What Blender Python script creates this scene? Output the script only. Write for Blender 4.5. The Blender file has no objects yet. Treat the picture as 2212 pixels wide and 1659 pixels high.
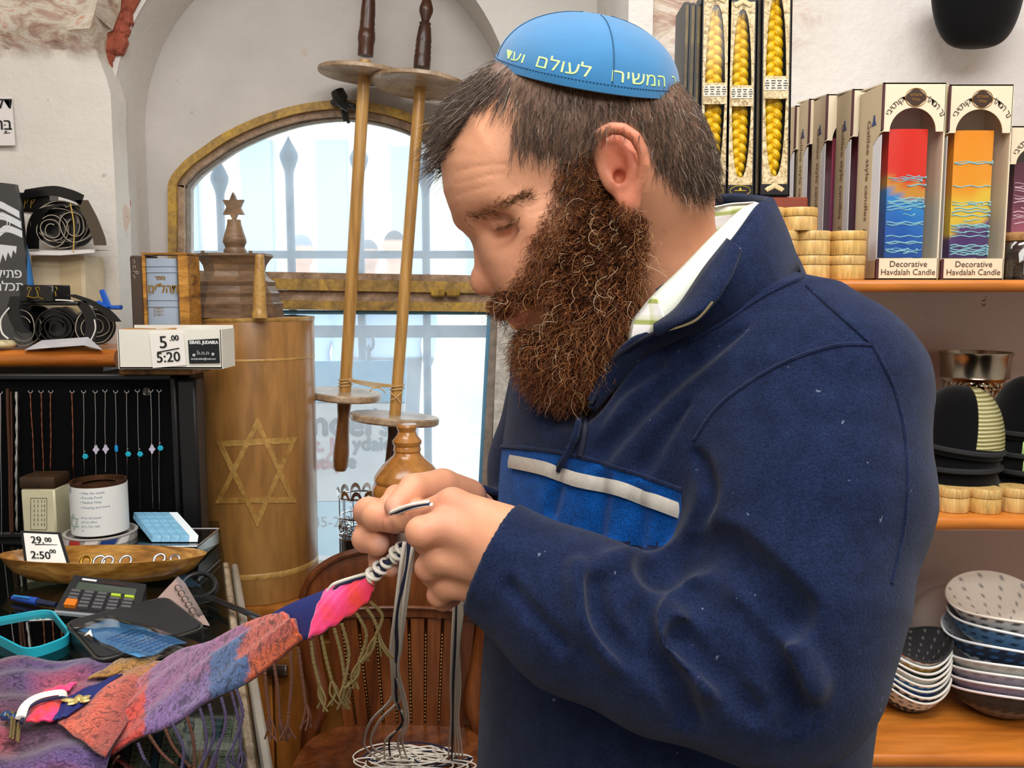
import bpy, bmesh, math, random
import numpy as np
from mathutils import Vector, Matrix
from mathutils.geometry import tessellate_polygon
SC = bpy.context.scene
COL = SC.collection
RR = random.Random(11)
NG = np.random.default_rng(11)
# ---------------------------------------------------------------- camera
F, CX, CY, ZC, TH = 1900.0, 1106.0, 829.5, 1.55, math.radians(6.0)
cam = bpy.data.cameras.new('camera'); camo = bpy.data.objects.new('camera', cam); COL.objects.link(camo)
cam.sensor_width = 36.0; cam.lens = F / 2212 * 36.0; cam.clip_start = 0.05; cam.clip_end = 100
camo.location = (0, 0, ZC); camo.rotation_euler = (math.pi / 2 - TH, 0, 0)
SC.camera = camo
# ---------------------------------------------------------------- world, lamps, exposure
W = bpy.data.worlds.new('world'); SC.world = W; W.use_nodes = True
bg = W.node_tree.nodes['Background']; bg.inputs[0].default_value = (0.80, 0.91, 1.0, 1); bg.inputs[1].default_value = 2.6
def area(name, loc, rot, sx, sy, power, col=(1, 1, 1)):
    l = bpy.data.lights.new(name, 'AREA'); l.shape = 'RECTANGLE'; l.size = sx; l.size_y = sy; l.energy = power; l.color = col
    o = bpy.data.objects.new(name, l); COL.objects.link(o); o.location = loc; o.rotation_euler = rot
    return o
area('ceiling_lamp_front', (0.05, -0.85, 2.62), (math.radians(28), 0, 0), 1.6, 0.7, 25, (1.0, 0.97, 0.94))
area('ceiling_lamp_middle', (0.30, 0.25, 2.70), (0, 0, 0), 0.9, 0.35, 15, (1.0, 0.97, 0.93))
area('ceiling_lamp_back', (-0.55, 1.0, 2.68), (0, 0, 0), 1.3, 0.4, 12, (1.0, 0.98, 0.95))
area('ceiling_lamp_side', (1.0, 0.45, 2.68), (0, 0, 0), 0.5, 1.0, 5, (1.0, 0.97, 0.93))
SC.view_settings.view_transform = 'Standard'
try: SC.view_settings.look = 'None'
except Exception: pass
SC.view_settings.gamma = 1.0; SC.view_settings.exposure = 0.36; SC.view_settings.use_curve_mapping = False
try:
    SC.cycles.use_denoising = True; SC.cycles.max_bounces = 8; SC.cycles.transparent_max_bounces = 12
    SC.cycles.diffuse_bounces = 4; SC.cycles.caustics_reflective = False; SC.cycles.caustics_refractive = False
except Exception: pass
# ---------------------------------------------------------------- projection helpers (a pixel of the photograph -> a point of the room)
cT, sT = math.cos(TH), math.sin(TH)
def ray(px, py):
    a, b = (px - CX) / F, (py - CY) / F
    return np.array([a, cT - sT * b, -sT - cT * b])
def at(px, py, Y):
    r = ray(px, py); return r * (Y / r[1]) + np.array([0, 0, ZC])
def onz(px, py, z):
    r = ray(px, py); return r * ((z - ZC) / r[2]) + np.array([0, 0, ZC])
def onx(px, py, x):
    r = ray(px, py); return r * (x / r[0]) + np.array([0, 0, ZC])
def sz(n, py, Y):
    return n * Y / ray(CX, py)[1] / F
def pix(P):
    P = np.asarray(P, float); q = P - np.array([0, 0, ZC])
    d = q[..., 1] * cT - q[..., 2] * sT; u = q[..., 1] * sT + q[..., 2] * cT
    return CX + F * q[..., 0] / d, CY - F * u / d
# ---------------------------------------------------------------- materials
def lin(h):
    if not isinstance(h, str): return tuple(h)
    h = h.lstrip('#'); c = [int(h[i:i + 2], 16) / 255 for i in (0, 2, 4)]
    return tuple(x / 12.92 if x <= 0.04045 else ((x + 0.055) / 1.055) ** 2.4 for x in c)
MATS = {}
class NT:
    def __init__(s, name):
        s.m = bpy.data.materials.new(name); s.m.use_nodes = True; s.t = s.m.node_tree; s.n = s.t.nodes
        s.b = s.n['Principled BSDF']; s.out = s.n['Material Output']
    def add(s, t, **k):
        n = s.n.new(t)
        for a, v in k.items(): setattr(n, a, v)
        return n
    def link(s, a, b): s.t.links.new(a, b)
    def coord(s, scale=(1, 1, 1), loc=(0, 0, 0), rot=(0, 0, 0)):
        tc = s.add('ShaderNodeTexCoord'); mp = s.add('ShaderNodeMapping')
        mp.inputs['Scale'].default_value = scale; mp.inputs['Location'].default_value = loc; mp.inputs['Rotation'].default_value = rot
        s.link(tc.outputs['Object'], mp.inputs['Vector']); return mp.outputs['Vector']
    def noise(s, vec, scale, detail=4, rough=.55, dist=0):
        n = s.add('ShaderNodeTexNoise'); n.inputs['Scale'].default_value = scale; n.inputs['Detail'].default_value = detail
        n.inputs['Roughness'].default_value = rough; n.inputs['Distortion'].default_value = dist
        s.link(vec, n.inputs['Vector']); return n.outputs['Fac']
    def ramp(s, fac, stops):
        r = s.add('ShaderNodeValToRGB'); e = r.color_ramp.elements
        while len(e) < len(stops): e.new(0.5)
        for k, (p, c) in enumerate(stops): e[k].position = p; e[k].color = (*lin(c), 1)
        s.link(fac, r.inputs['Fac']); return r.outputs['Color']
    def mix(s, fac, a, b, mode='MIX'):
        n = s.add('ShaderNodeMix'); n.data_type = 'RGBA'; n.blend_type = mode
        for v, i in ((fac, 0), (a, 6), (b, 7)):
            if hasattr(v, 'is_linked') or hasattr(v, 'links'): s.link(v, n.inputs[i])
            elif i == 0: n.inputs[0].default_value = v
            else: n.inputs[i].default_value = (*lin(v), 1)
        return n.outputs[2]
    def bump(s, h, strength=.3, dist=.002):
        b = s.add('ShaderNodeBump'); b.inputs['Strength'].default_value = strength; b.inputs['Distance'].default_value = dist
        s.link(h, b.inputs['Height']); s.link(b.outputs['Normal'], s.b.inputs['Normal'])
    def base(s, c):
        if hasattr(c, 'links'): s.link(c, s.b.inputs['Base Color'])
        else: s.b.inputs['Base Color'].default_value = (*lin(c), 1)
    def set(s, **k):
        for a, v in k.items(): s.b.inputs[a.replace('_', ' ')].default_value = v
def mat(name, col='#808080', rough=.5, metal=0., var=0., vscale=12, bump=0., bscale=150, bdist=.001, coat=0., sss=0., spec=.5, attr=False, sheen=0., trans=0., alpha=1., emit=0., stretch=(1, 1, 1)):
    if name in MATS: return MATS[name]
    t = NT(name); c = col
    if attr:
        a = t.add('ShaderNodeAttribute'); a.attribute_name = 'Col'; c = a.outputs['Color']
    vec = t.coord(stretch) if (var or bump) else None
    if var:
        n = t.noise(vec, vscale, 5)
        g = t.ramp(n, [(0.3, (1 - var,) * 3), (0.7, (1 + var * .4,) * 3)])
        c = t.mix(1.0, c if attr else col, g, 'MULTIPLY')
    t.base(c)
    if bump: t.bump(t.noise(vec, bscale, 3), bump, bdist)
    t.set(Roughness=rough, Metallic=metal, Specular_IOR_Level=spec, Coat_Weight=coat, Sheen_Weight=sheen, Transmission_Weight=trans, Alpha=alpha)
    if coat: t.set(Coat_Roughness=.15)
    if sss:
        t.set(Subsurface_Weight=sss, Subsurface_Scale=.006); t.b.inputs['Subsurface Radius'].default_value = (1, .35, .2)
    if emit:
        t.b.inputs['Emission Strength'].default_value = emit; t.b.inputs['Emission Color'].default_value = (*lin(col), 1)
    MATS[name] = t.m; return t.m
def wood(name, dark, light, scale=14, stretch=(1, 1, .12), rough=.4, coat=.2, dist=1.2, lo=.32, hi=.68, extra=None, spec=.4):
    if name in MATS: return MATS[name]
    t = NT(name); v = t.coord(stretch)
    f = t.noise(v, scale, 6, .6, dist)
    st = [(lo, dark), (hi, light)]
    if extra: st = [(lo, dark), ((lo + hi) / 2, extra), (hi, light)]
    c = t.ramp(f, st)
    g = t.ramp(t.noise(t.coord(tuple(x * 1 for x in stretch)), scale * 9, 3), [(.35, '#c4c4c4'), (.6, '#ffffff')])
    t.base(t.mix(.6, c, g, 'MULTIPLY')); t.bump(f, .08, .001)
    t.set(Roughness=rough, Coat_Weight=coat, Specular_IOR_Level=spec); t.set(Coat_Roughness=.2)
    MATS[name] = t.m; return t.m
def glassy(name, col='#ffffff', rough=.02, tint=.0, gloss=.12):
    "clear film or pane: mostly see-through with a mirror-like surface"
    if name in MATS: return MATS[name]
    t = NT(name)
    tr = t.add('ShaderNodeBsdfTransparent'); tr.inputs[0].default_value = (*lin(col), 1)
    gl = t.add('ShaderNodeBsdfGlossy'); gl.inputs['Roughness'].default_value = rough
    lw = t.add('ShaderNodeLayerWeight'); pw = t.add('ShaderNodeMath', operation='POWER'); t.link(lw.outputs['Facing'], pw.inputs[0]); pw.inputs[1].default_value = 4.5
    lw.inputs[0].default_value = .5; ad = t.add('ShaderNodeMath', operation='MULTIPLY_ADD'); t.link(pw.outputs[0], ad.inputs[0]); ad.inputs[1].default_value = .8; ad.inputs[2].default_value = .03 + gloss * .1
    mx = t.add('ShaderNodeMixShader'); t.link(ad.outputs[0], mx.inputs[0]); t.link(tr.outputs[0], mx.inputs[1]); t.link(gl.outputs[0], mx.inputs[2])
    t.link(mx.outputs[0], t.out.inputs[0]); MATS[name] = t.m; return t.m
# ---------------------------------------------------------------- objects
ORG = {}
def tag(o, label=None, cat=None, group=None, kind=None):
    if label: o['label'] = label
    if cat: o['category'] = cat
    if group: o['group'] = group
    if kind: o['kind'] = kind
    return o
def thing(name, label, cat, loc=(0, 0, 0), group=None):
    o = bpy.data.objects.new(name, None); COL.objects.link(o); o.location = loc; o.empty_display_size = .02
    ORG[o] = np.array(loc, float); return tag(o, label, cat, group)
class G:
    def __init__(s): s.v = []; s.f = []; s.n = 0; s.c = []
    def add(s, v, f, col=None):
        v = np.asarray(v, float).reshape(-1, 3); s.v.append(v)
        n = s.n; s.f += [tuple(int(i) + n for i in q) for q in f]; s.n += len(v)
        if col is not None:
            c = np.asarray(col, float)
            s.c.append(np.broadcast_to(c, (len(v), 3)) if c.ndim == 1 else c)
        return s
    def box(s, c, size, rot=None, bev=0., seg=1, taper=1., col=None):
        x, y, z = [q / 2 for q in size]
        if bev <= 0:
            v = np.array([[i * x * (taper if k > 0 else 1), j * y * (taper if k > 0 else 1), k * z] for k in (-1, 1) for j in (-1, 1) for i in (-1, 1)], float)
            f = [(0, 2, 3, 1), (4, 5, 7, 6), (0, 1, 5, 4), (2, 6, 7, 3), (0, 4, 6, 2), (1, 3, 7, 5)]
        else:
            bm = bmesh.new(); bmesh.ops.create_cube(bm, size=2)
            for w in bm.verts: w.co = Vector((w.co.x * x * (taper if w.co.z > 0 else 1), w.co.y * y * (taper if w.co.z > 0 else 1), w.co.z * z))
            bmesh.ops.bevel(bm, geom=list(bm.edges), offset=min(bev, .98 * min(x, y, z)), segments=seg, affect='EDGES', profile=.5)
            bm.verts.index_update(); v = np.array([w.co[:] for w in bm.verts]); f = [[w.index for w in q.verts] for q in bm.faces]; bm.free()
        if rot is not None: v = v @ np.asarray(rot).T
        return s.add(v + np.asarray(c), f, col)
    def lathe(s, prof, c=(0, 0, 0), rot=None, seg=32, cap=True, sx=1., sy=1., arc=None, col=None):
        prof = np.asarray(prof, float); n = len(prof)
        a = np.linspace(0, 2 * math.pi, seg, endpoint=False)
        v = np.stack([np.outer(prof[:, 0], np.cos(a)) * sx, np.outer(prof[:, 0], np.sin(a)) * sy, np.repeat(prof[:, 1:2], seg, 1)], -1).reshape(-1, 3)
        f = [(i * seg + j, i * seg + (j + 1) % seg, (i + 1) * seg + (j + 1) % seg, (i + 1) * seg + j) for i in range(n - 1) for j in range(seg)]
        if cap:
            if prof[0, 0] > 1e-6: f.append(tuple(range(seg - 1, -1, -1)))
            if prof[-1, 0] > 1e-6: f.append(tuple((n - 1) * seg + j for j in range(seg)))
        if rot is not None: v = v @ np.asarray(rot).T
        return s.add(v + np.asarray(c), f, col)
    def tube(s, pts, r, sides=8, closed=False, sx=1., sy=1., up=None, col=None):
        P = np.asarray(pts, float); n = len(P); r = np.broadcast_to(np.asarray(r, float), (n,))
        T = np.gradient(P, axis=0) if not closed else np.roll(P, -1, 0) - np.roll(P, 1, 0)
        T /= np.linalg.norm(T, axis=1)[:, None] + 1e-12
        N = np.zeros_like(P); u = np.array(up if up is not None else ((0, 0, 1) if abs(T[0, 2]) < .9 else (0, 1, 0)), float)
        for i in range(n):
            w = u - T[i] * (u @ T[i]); l = np.linalg.norm(w)
            if l < 1e-6: w = np.array([T[i][1], -T[i][0], .001]); l = np.linalg.norm(w)
            N[i] = w / l
            if up is None: u = N[i]
        B = np.cross(T, N); a = np.linspace(0, 2 * math.pi, sides, endpoint=False)
        v = P[:, None] + r[:, None, None] * (np.cos(a)[None, :, None] * N[:, None] * sx + np.sin(a)[None, :, None] * B[:, None] * sy)
        f = [(i * sides + j, i * sides + (j + 1) % sides, ((i + 1) % n) * sides + (j + 1) % sides, ((i + 1) % n) * sides + j) for i in range(n if closed else n - 1) for j in range(sides)]
        if not closed: f += [tuple(range(sides - 1, -1, -1)), tuple((n - 1) * sides + j for j in range(sides))]
        return s.add(v.reshape(-1, 3), f, col if (col is None or np.ndim(col) == 1) else np.repeat(np.asarray(col), sides, 0))
    def prism(s, poly, vec, col=None):
        P = np.asarray(poly, float); n = len(P); vec = np.asarray(vec, float)
        tri = tessellate_polygon([[Vector(p) for p in P]])
        f = [tuple(t) for t in tri] + [tuple(i + n for i in t[::-1]) for t in tri] + [(i, (i + 1) % n, (i + 1) % n + n, i + n) for i in range(n)]
        return s.add(np.concatenate([P, P + vec]), f, col)
    def ring(s, outer, inner, vec, closed=True, col=None):
        "frame between two outlines with the same number of points, pushed along vec"
        A, B = np.asarray(outer, float), np.asarray(inner, float); n = len(A); vec = np.asarray(vec, float)
        v = np.concatenate([A, B, A + vec, B + vec]); f = []
        for i in range(n if closed else n - 1):
            j = (i + 1) % n
            f += [(i, j, n + j, n + i), (2 * n + i, 3 * n + i, 3 * n + j, 2 * n + j), (i, 2 * n + i, 2 * n + j, j), (n + i, n + j, 3 * n + j, 3 * n + i)]
        if not closed: f += [(0, n, 3 * n, 2 * n), (n - 1, 3 * n - 1, 4 * n - 1, 2 * n - 1)]
        return s.add(v, f, col)
    def sheet(s, P, th, closed_u=False, col=None, flip=False):
        "a grid of points P[nu, nv, 3] given a thickness"
        P = np.asarray(P, float); nu, nv = P.shape[:2]
        du = np.gradient(P, axis=0) if not closed_u else np.roll(P, -1, 0) - np.roll(P, 1, 0)
        N = np.cross(du, np.gradient(P, axis=1)); N /= np.linalg.norm(N, axis=2)[..., None] + 1e-12
        if flip: N = -N
        v = np.concatenate([P.reshape(-1, 3), (P - N * th).reshape(-1, 3)]); o = nu * nv; f = []
        for i in range(nu if closed_u else nu - 1):
            k = (i + 1) % nu
            for j in range(nv - 1):
                q = (i * nv + j, k * nv + j, k * nv + j + 1, i * nv + j + 1); f += [q, tuple(o + x for x in q[::-1])]
            f += [(i * nv, o + i * nv, o + k * nv, k * nv), (i * nv + nv - 1, k * nv + nv - 1, o + k * nv + nv - 1, o + i * nv + nv - 1)]
        if not closed_u:
            for j in range(nv - 1):
                e = (nu - 1) * nv
                f += [(j, j + 1, o + j + 1, o + j), (e + j, o + e + j, o + e + j + 1, e + j + 1)]
        if col is not None and np.ndim(col) > 1: col = np.concatenate([np.asarray(col).reshape(-1, 3)] * 2)
        return s.add(v, f, col)
    def text(s, body, o, ex, ey, size, off=.0004, align='LEFT', heb=False, warp=None, col=None):
        v, f = glyphs(body[::-1] if heb else body)
        if len(v) == 0: return s
        v = v.copy(); wd = v[:, 0].max()
        if align == 'CENTER': v[:, 0] -= wd / 2
        if align == 'RIGHT': v[:, 0] -= wd
        ex, ey = np.asarray(ex, float), np.asarray(ey, float); n = np.cross(ex, ey); n /= np.linalg.norm(n)
        if warp is not None: P = warp(v[:, 0] * size, v[:, 1] * size)
        else: P = np.asarray(o) + np.outer(v[:, 0] * size, ex) + np.outer(v[:, 1] * size, ey) + n * off
        return s.add(P, f, col)
    def build(s, name, m, parent=None, smooth=40, label=None, cat=None, group=None, kind=None, recalc=True):
        me = bpy.data.meshes.new(name); V = np.concatenate(s.v)
        if parent is None: org = np.array([V[:, 0].mean(), V[:, 1].mean(), V[:, 2].min()])
        else: org = ORG[parent]
        me.from_pydata((V - org).tolist(), [], s.f)
        if s.c:
            C = np.concatenate(s.c); a = me.color_attributes.new('Col', 'FLOAT_COLOR', 'POINT')
            a.data.foreach_set('color', np.concatenate([C, np.ones((len(C), 1))], 1).astype(np.float32).ravel())
        if recalc:
            bm = bmesh.new(); bm.from_mesh(me); bmesh.ops.recalc_face_normals(bm, faces=bm.faces); bm.to_mesh(me); bm.free()
        if smooth:
            me.shade_smooth()
            if smooth < 180: me.set_sharp_from_angle(angle=math.radians(smooth))
        if isinstance(m, (list, tuple)):
            for q in m: me.materials.append(q)
        else: me.materials.append(m)
        o = bpy.data.objects.new(name, me); COL.objects.link(o)
        if parent is None: o.location = org
        else: o.parent = parent
        ORG[o] = org
        return tag(o, label, cat, group, kind)
GLY = {}
def glyphs(body):
    if body not in GLY:
        c = bpy.data.curves.new('t', 'FONT'); c.body = body; c.resolution_u = 3
        o = bpy.data.objects.new('t', c); COL.objects.link(o)
        me = bpy.data.meshes.new_from_object(o)
        v = np.array([q.co[:] for q in me.vertices]).reshape(-1, 3); f = [tuple(p.vertices) for p in me.polygons]
        bpy.data.objects.remove(o); bpy.data.meshes.remove(me)
        GLY[body] = (v, f)
    return GLY[body]
def rotz(a): c, s = math.cos(a), math.sin(a); return np.array([[c, -s, 0], [s, c, 0], [0, 0, 1]])
def rotx(a): c, s = math.cos(a), math.sin(a); return np.array([[1, 0, 0], [0, c, -s], [0, s, c]])
def roty(a): c, s = math.cos(a), math.sin(a); return np.array([[c, 0, s], [0, 1, 0], [-s, 0, c]])
def axis_rot(d):
    "rotation that takes +Z to direction d"
    return np.array(Vector(d).normalized().to_track_quat('Z', 'Y').to_matrix())
def dup(o, loc, label=None, group=None, rz=0., name=None):
    r = o.copy(); COL.objects.link(r); r.location = loc; r.rotation_euler = (0, 0, rz)
    if label: r['label'] = label
    if group: r['group'] = group
    ORG[r] = np.array(loc, float)
    for ch in list(o.children):
        c = ch.copy(); COL.objects.link(c); c.parent = r
        for g in list(ch.children):
            d = g.copy(); COL.objects.link(d); d.parent = c
    return r
def spline(pts, n):
    "Catmull-Rom through pts, n samples"
    P = np.asarray(pts, float); m = len(P); t = np.linspace(0, m - 1, n); i = np.clip(t.astype(int), 0, m - 2); u = (t - i)[:, None]
    g = lambda k: P[np.clip(k, 0, m - 1)]
    a, b, c, d = g(i - 1), g(i), g(i + 1), g(i + 2)
    return .5 * (2 * b + (c - a) * u + (2 * a - 5 * b + 4 * c - d) * u ** 2 + (3 * b - a - 3 * c + d) * u ** 3)
def pxs(L, Y=None):
    return np.array([at(*(p if Y is None else (p[0], p[1], Y))) for p in L])
X3, Y3, Z3 = np.eye(3)
# ================================================================ implicit surfaces (for the person and other soft shapes)
def ln(v): return np.sqrt((v * v).sum(-1))
def smin(a, b, k): h = np.clip(.5 + .5 * (b - a) / k, 0, 1); return b * (1 - h) + a * h - k * h * (1 - h)
def ssub(a, b, k): return -smin(-a, b, k)          # a minus b
def rcone(P, a, b, r1, r2):
    a, b = np.asarray(a), np.asarray(b); ba = b - a; t = np.clip((P - a) @ ba / (ba @ ba + 1e-12), 0, 1)
    return ln(P - a - t[:, None] * ba) - (r1 + (r2 - r1) * t)
def chain(P, pts, rs, k=0.):
    d = None
    for i in range(len(pts) - 1):
        e = rcone(P, pts[i], pts[i + 1], rs[i], rs[i + 1]); d = e if d is None else (smin(d, e, k) if k else np.minimum(d, e))
    return d
def elli(P, c, r, rot=None):
    q = P - np.asarray(c)
    if rot is not None: q = q @ rot
    r = np.asarray(r, float); k0 = ln(q / r); k1 = ln(q / (r * r)); return k0 * (k0 - 1) / (k1 + 1e-9)
def poly2(p, V):
    d = np.full(len(p), 1e9); s = np.ones(len(p)); n = len(V)
    for i in range(n):
        a, b = V[i], V[i - 1]; e = b - a; w = p - a
        t = np.clip((w @ e) / (e @ e), 0, 1); d = np.minimum(d, ((w - t[:, None] * e) ** 2).sum(1))
        c1 = p[:, 1] >= a[1]; c2 = p[:, 1] < b[1]; c3 = e[0] * w[:, 1] > e[1] * w[:, 0]
        s = np.where((c1 & c2 & c3) | (~c1 & ~c2 & ~c3), -s, s)
    return s * np.sqrt(d)
def extr(P, poly, yc, Wd, r):
    qx = poly2(P[:, [0, 2]], poly) + r; qy = np.abs(P[:, 1] - yc) - (Wd - r)
    return np.minimum(np.maximum(qx, qy), 0) + np.hypot(np.maximum(qx, 0), np.maximum(qy, 0)) - r
def mesh_sdf(fn, lo, hi, h, coarse=4):
    "sparse surface nets: vertices and quads of fn = 0 inside the box lo..hi"
    lo, hi = np.asarray(lo, float), np.asarray(hi, float); H = h * 2 ** coarse
    n = np.ceil((hi - lo) / H).astype(int)
    C = np.stack(np.meshgrid(*[np.arange(k) for k in n], indexing='ij'), -1).reshape(-1, 3); s = H
    for lv in range(coarse + 1):
        d = fn(lo + (C + .5) * s); C = C[np.abs(d) < s * (1.7 if lv < coarse else 1.2)]
        if lv < coarse:
            C = (C[:, None] * 2 + np.array([[i, j, k] for i in (0, 1) for j in (0, 1) for k in (0, 1)])[None]).reshape(-1, 3); s /= 2
    S = 1 << 20
    key = lambda q: (q[:, 0] * S + q[:, 1]) * S + q[:, 2]
    off = np.array([[i, j, k] for i in (0, 1) for j in (0, 1) for k in (0, 1)])
    allc = (C[:, None] + off[None]).reshape(-1, 3); ku, first, inv = np.unique(key(allc), return_index=True, return_inverse=True)
    d = fn(lo + allc[first] * h); D = d[inv].reshape(-1, 8)
    act = (D.min(1) < 0) & (D.max(1) >= 0); C = C[act]; D = D[act]
    E = [(a, b) for a in range(8) for b in range(a + 1, 8) if bin(a ^ b).count('1') == 1]
    num = np.zeros((len(C), 3)); cnt = np.zeros(len(C))
    for a, b in E:
        m = (D[:, a] < 0) != (D[:, b] < 0); t = np.where(m, D[:, a] / (D[:, a] - D[:, b] + 1e-20), 0)
        num += np.where(m[:, None], off[a] + t[:, None] * (off[b] - off[a]), 0); cnt += m
    V = lo + (C + num / cnt[:, None]) * h
    ck = key(C); order = np.argsort(ck); cks = ck[order]; Q = []
    def idx(q):
        k = key(q); p = np.clip(np.searchsorted(cks, k), 0, len(cks) - 1); return np.where(cks[p] == k, order[p], -1)
    for ax in range(3):
        b = 1 << (2 - ax); m = (D[:, 0] < 0) != (D[:, b] < 0); c = C[m]; sgn = D[m, 0] < 0
        u, w = [np.eye(3, dtype=int)[i] for i in range(3) if i != ax]
        q = np.stack([idx(c), idx(c - u), idx(c - u - w), idx(c - w)], 1); ok = (q >= 0).all(1); q = q[ok]; sg = sgn[ok]
        if ax == 1: sg = ~sg
        q[~sg] = q[~sg][:, ::-1]; Q.append(q)
    return V, np.concatenate(Q)
def normals(fn, P, e=.0015):
    g = np.stack([fn(P + e * a) - fn(P - e * a) for a in np.eye(3)], -1); return g / (ln(g)[:, None] + 1e-12)
def cast(fn, px, y0=.35, y1=1.6):
    "where the view ray of each photograph pixel meets fn = 0"
    R = np.array([ray(*p) for p in px]); R = R / ln(R)[:, None]; t = np.full(len(R), y0); o = np.array([0, 0, ZC])
    for _ in range(90): t = t + np.clip(fn(o + R * t[:, None]), -.02, .04) * .8
    return o + R * t[:, None]
def sdf_obj(name, fn, lo, hi, h, m, parent, colfn=None, cut=None, coarse=4):
    V, Q = mesh_sdf(fn, lo, hi, h, coarse)
    g = G(); g.add(V, Q.tolist(), colfn(V) if colfn else None)
    return g.build(name, m, parent, smooth=180, recalc=False), V
def strands(name, roots, dirs, L, npt, rad, m, parent, curl=0., freq=1.5, grav=0., tip=.3, label=None):
    "hair strands as one Curves object"
    n = len(roots); t = np.linspace(0, 1, npt); L = np.broadcast_to(L, (n,))
    d = dirs / (ln(dirs)[:, None] + 1e-9); rnd = NG.normal(size=(n, 3)); b1 = np.cross(d, rnd); b1 /= ln(b1)[:, None] + 1e-9; b2 = np.cross(d, b1)
    ph = NG.uniform(0, 6.28, n); fr = freq * NG.uniform(.6, 1.4, n); A = curl * NG.uniform(.4, 1.3, n)
    P = roots[:, None] + d[:, None] * (L[:, None] * t)[..., None]
    w = ph[:, None] + fr[:, None] * 6.28 * t
    P = P + (A[:, None] * (np.cos(w) - np.cos(ph)[:, None]))[..., None] * b1[:, None] + (A[:, None] * (np.sin(w) - np.sin(ph)[:, None]))[..., None] * b2[:, None]
    P[..., 2] -= grav * (L[:, None] * t ** 2)
    h = bpy.data.hair_curves.new(name); h.add_curves([npt] * n)
    h.attributes['position'].data.foreach_set('vector', (P - ORG[parent]).astype(np.float32).ravel())
    r = h.attributes.new('radius', 'FLOAT', 'POINT'); r.data.foreach_set('value', np.tile(rad * (1 - (1 - tip) * t), n).astype(np.float32))
    h.materials.append(m); o = bpy.data.objects.new(name, h); COL.objects.link(o); o.parent = parent; ORG[o] = ORG[parent]
    return tag(o, label, kind='stuff')
def hairmat(name, stops, rough=.45):
    t = NT(name); hi = t.add('ShaderNodeHairInfo'); t.base(t.ramp(hi.outputs['Random'], stops)); t.set(Roughness=rough, Specular_IOR_Level=.35); return t.m
# ================================================================ the room
plaster = None
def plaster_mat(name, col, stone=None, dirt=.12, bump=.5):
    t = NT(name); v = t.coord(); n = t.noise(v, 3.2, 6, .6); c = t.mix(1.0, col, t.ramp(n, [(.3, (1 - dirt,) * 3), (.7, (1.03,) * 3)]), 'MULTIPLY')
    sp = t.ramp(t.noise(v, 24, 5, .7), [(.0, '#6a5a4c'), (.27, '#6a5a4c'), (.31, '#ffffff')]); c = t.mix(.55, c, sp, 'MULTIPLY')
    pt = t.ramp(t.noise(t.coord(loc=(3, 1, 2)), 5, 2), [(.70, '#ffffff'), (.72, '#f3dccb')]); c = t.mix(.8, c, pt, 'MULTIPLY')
    if stone:
        sx = t.add('ShaderNodeSeparateXYZ'); t.link(v, sx.inputs[0]); nn = t.noise(v, 9, 6, .65); acc = None
        for o, a, b, k in stone:       # coordinate, low edge, high edge, noise reach
            m = t.add('ShaderNodeMath', operation='MULTIPLY_ADD'); m.inputs[1].default_value = k; t.link(nn, m.inputs[0]); t.link(sx.outputs[o], m.inputs[2])
            r = t.add('ShaderNodeMapRange'); r.inputs[1].default_value = a; r.inputs[2].default_value = b; t.link(m.outputs[0], r.inputs[0])
            if acc is None: acc = r.outputs[0]
            else:
                q = t.add('ShaderNodeMath', operation='MULTIPLY'); t.link(acc, q.inputs[0]); t.link(r.outputs[0], q.inputs[1]); acc = q.outputs[0]
        sc = t.ramp(t.noise(t.coord((1, 1, 2.2)), 11, 6, .7, .8), [(.25, '#6b3d30'), (.42, '#b5998a'), (.50, '#cbbca8'), (.56, '#d7cfc2'), (.66, '#c98f76'), (.78, '#a8644c')])
        c = t.mix(acc, c, sc)
    t.base(c); t.bump(t.noise(v, 38, 6, .7), bump, .006); t.set(Roughness=.9, Specular_IOR_Level=.2); return t.m
def struct(g, name, m, **k): return g.build(name, m, kind='structure', **k)
YB, YF, YP = 2.20, 2.046, 1.985
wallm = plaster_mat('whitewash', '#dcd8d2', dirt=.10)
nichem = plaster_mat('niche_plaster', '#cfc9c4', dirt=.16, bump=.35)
XL_ = at(311, 420, YB)[0]; XR_ = at(1112, 420, YB)[0]; XCc = (XL_ + XR_) / 2; RAD = (XR_ - XL_) / 2; ZS = at(700, 292, YB)[2]
def arch_path(y, r=RAD, n=40, zb=.0):
    a = np.linspace(math.pi, 0, n); return np.array([[XCc - r, y, zb]] + [[XCc + r * math.cos(t), y, ZS + r * math.sin(t)] for t in a] + [[XCc + r, y, zb]])
# window outline (frame outer edge) in the back wall
WO = [(365, 604), (364, 400), (372, 380), (400, 348), (440, 318), (480, 291), (530, 266), (580, 246), (640, 229), (700, 220), (750, 218), (800, 224), (850, 235), (900, 253), (950, 283), (1000, 325), (1040, 372), (1062, 410), (1080, 470), (1080, 640)]
WLOW = [(1076, 672), (1052, 1000), (1040, 1240), (378, 1240), (366, 700)]
wout = np.array([at(u, v, YB) for u, v in WO + WLOW])
def holed(outer, inner, y):
    O = [Vector((p[0], p[2], 0)) for p in outer]; I = [Vector((p[0], p[2], 0)) for p in inner]
    tri = tessellate_polygon([O, I]); P = np.array([[p.x, y, p.y] for p in O + I]); return P, [tuple(t) for t in tri]
bw = np.array([[XL_ - .15, YB, .0], [XR_ + .15, YB, .0], [XR_ + .15, YB, 2.8], [XL_ - .15, YB, 2.8]])
g = G(); v_, f_ = holed(bw, wout, YB); g.add(v_, f_)
n = len(wout); g.add(np.concatenate([wout, wout + [0, .16, 0]]), [(i, (i + 1) % n, (i + 1) % n + n, i + n) for i in range(n)]); struct(g, 'wall_niche', nichem, smooth=0)
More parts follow.
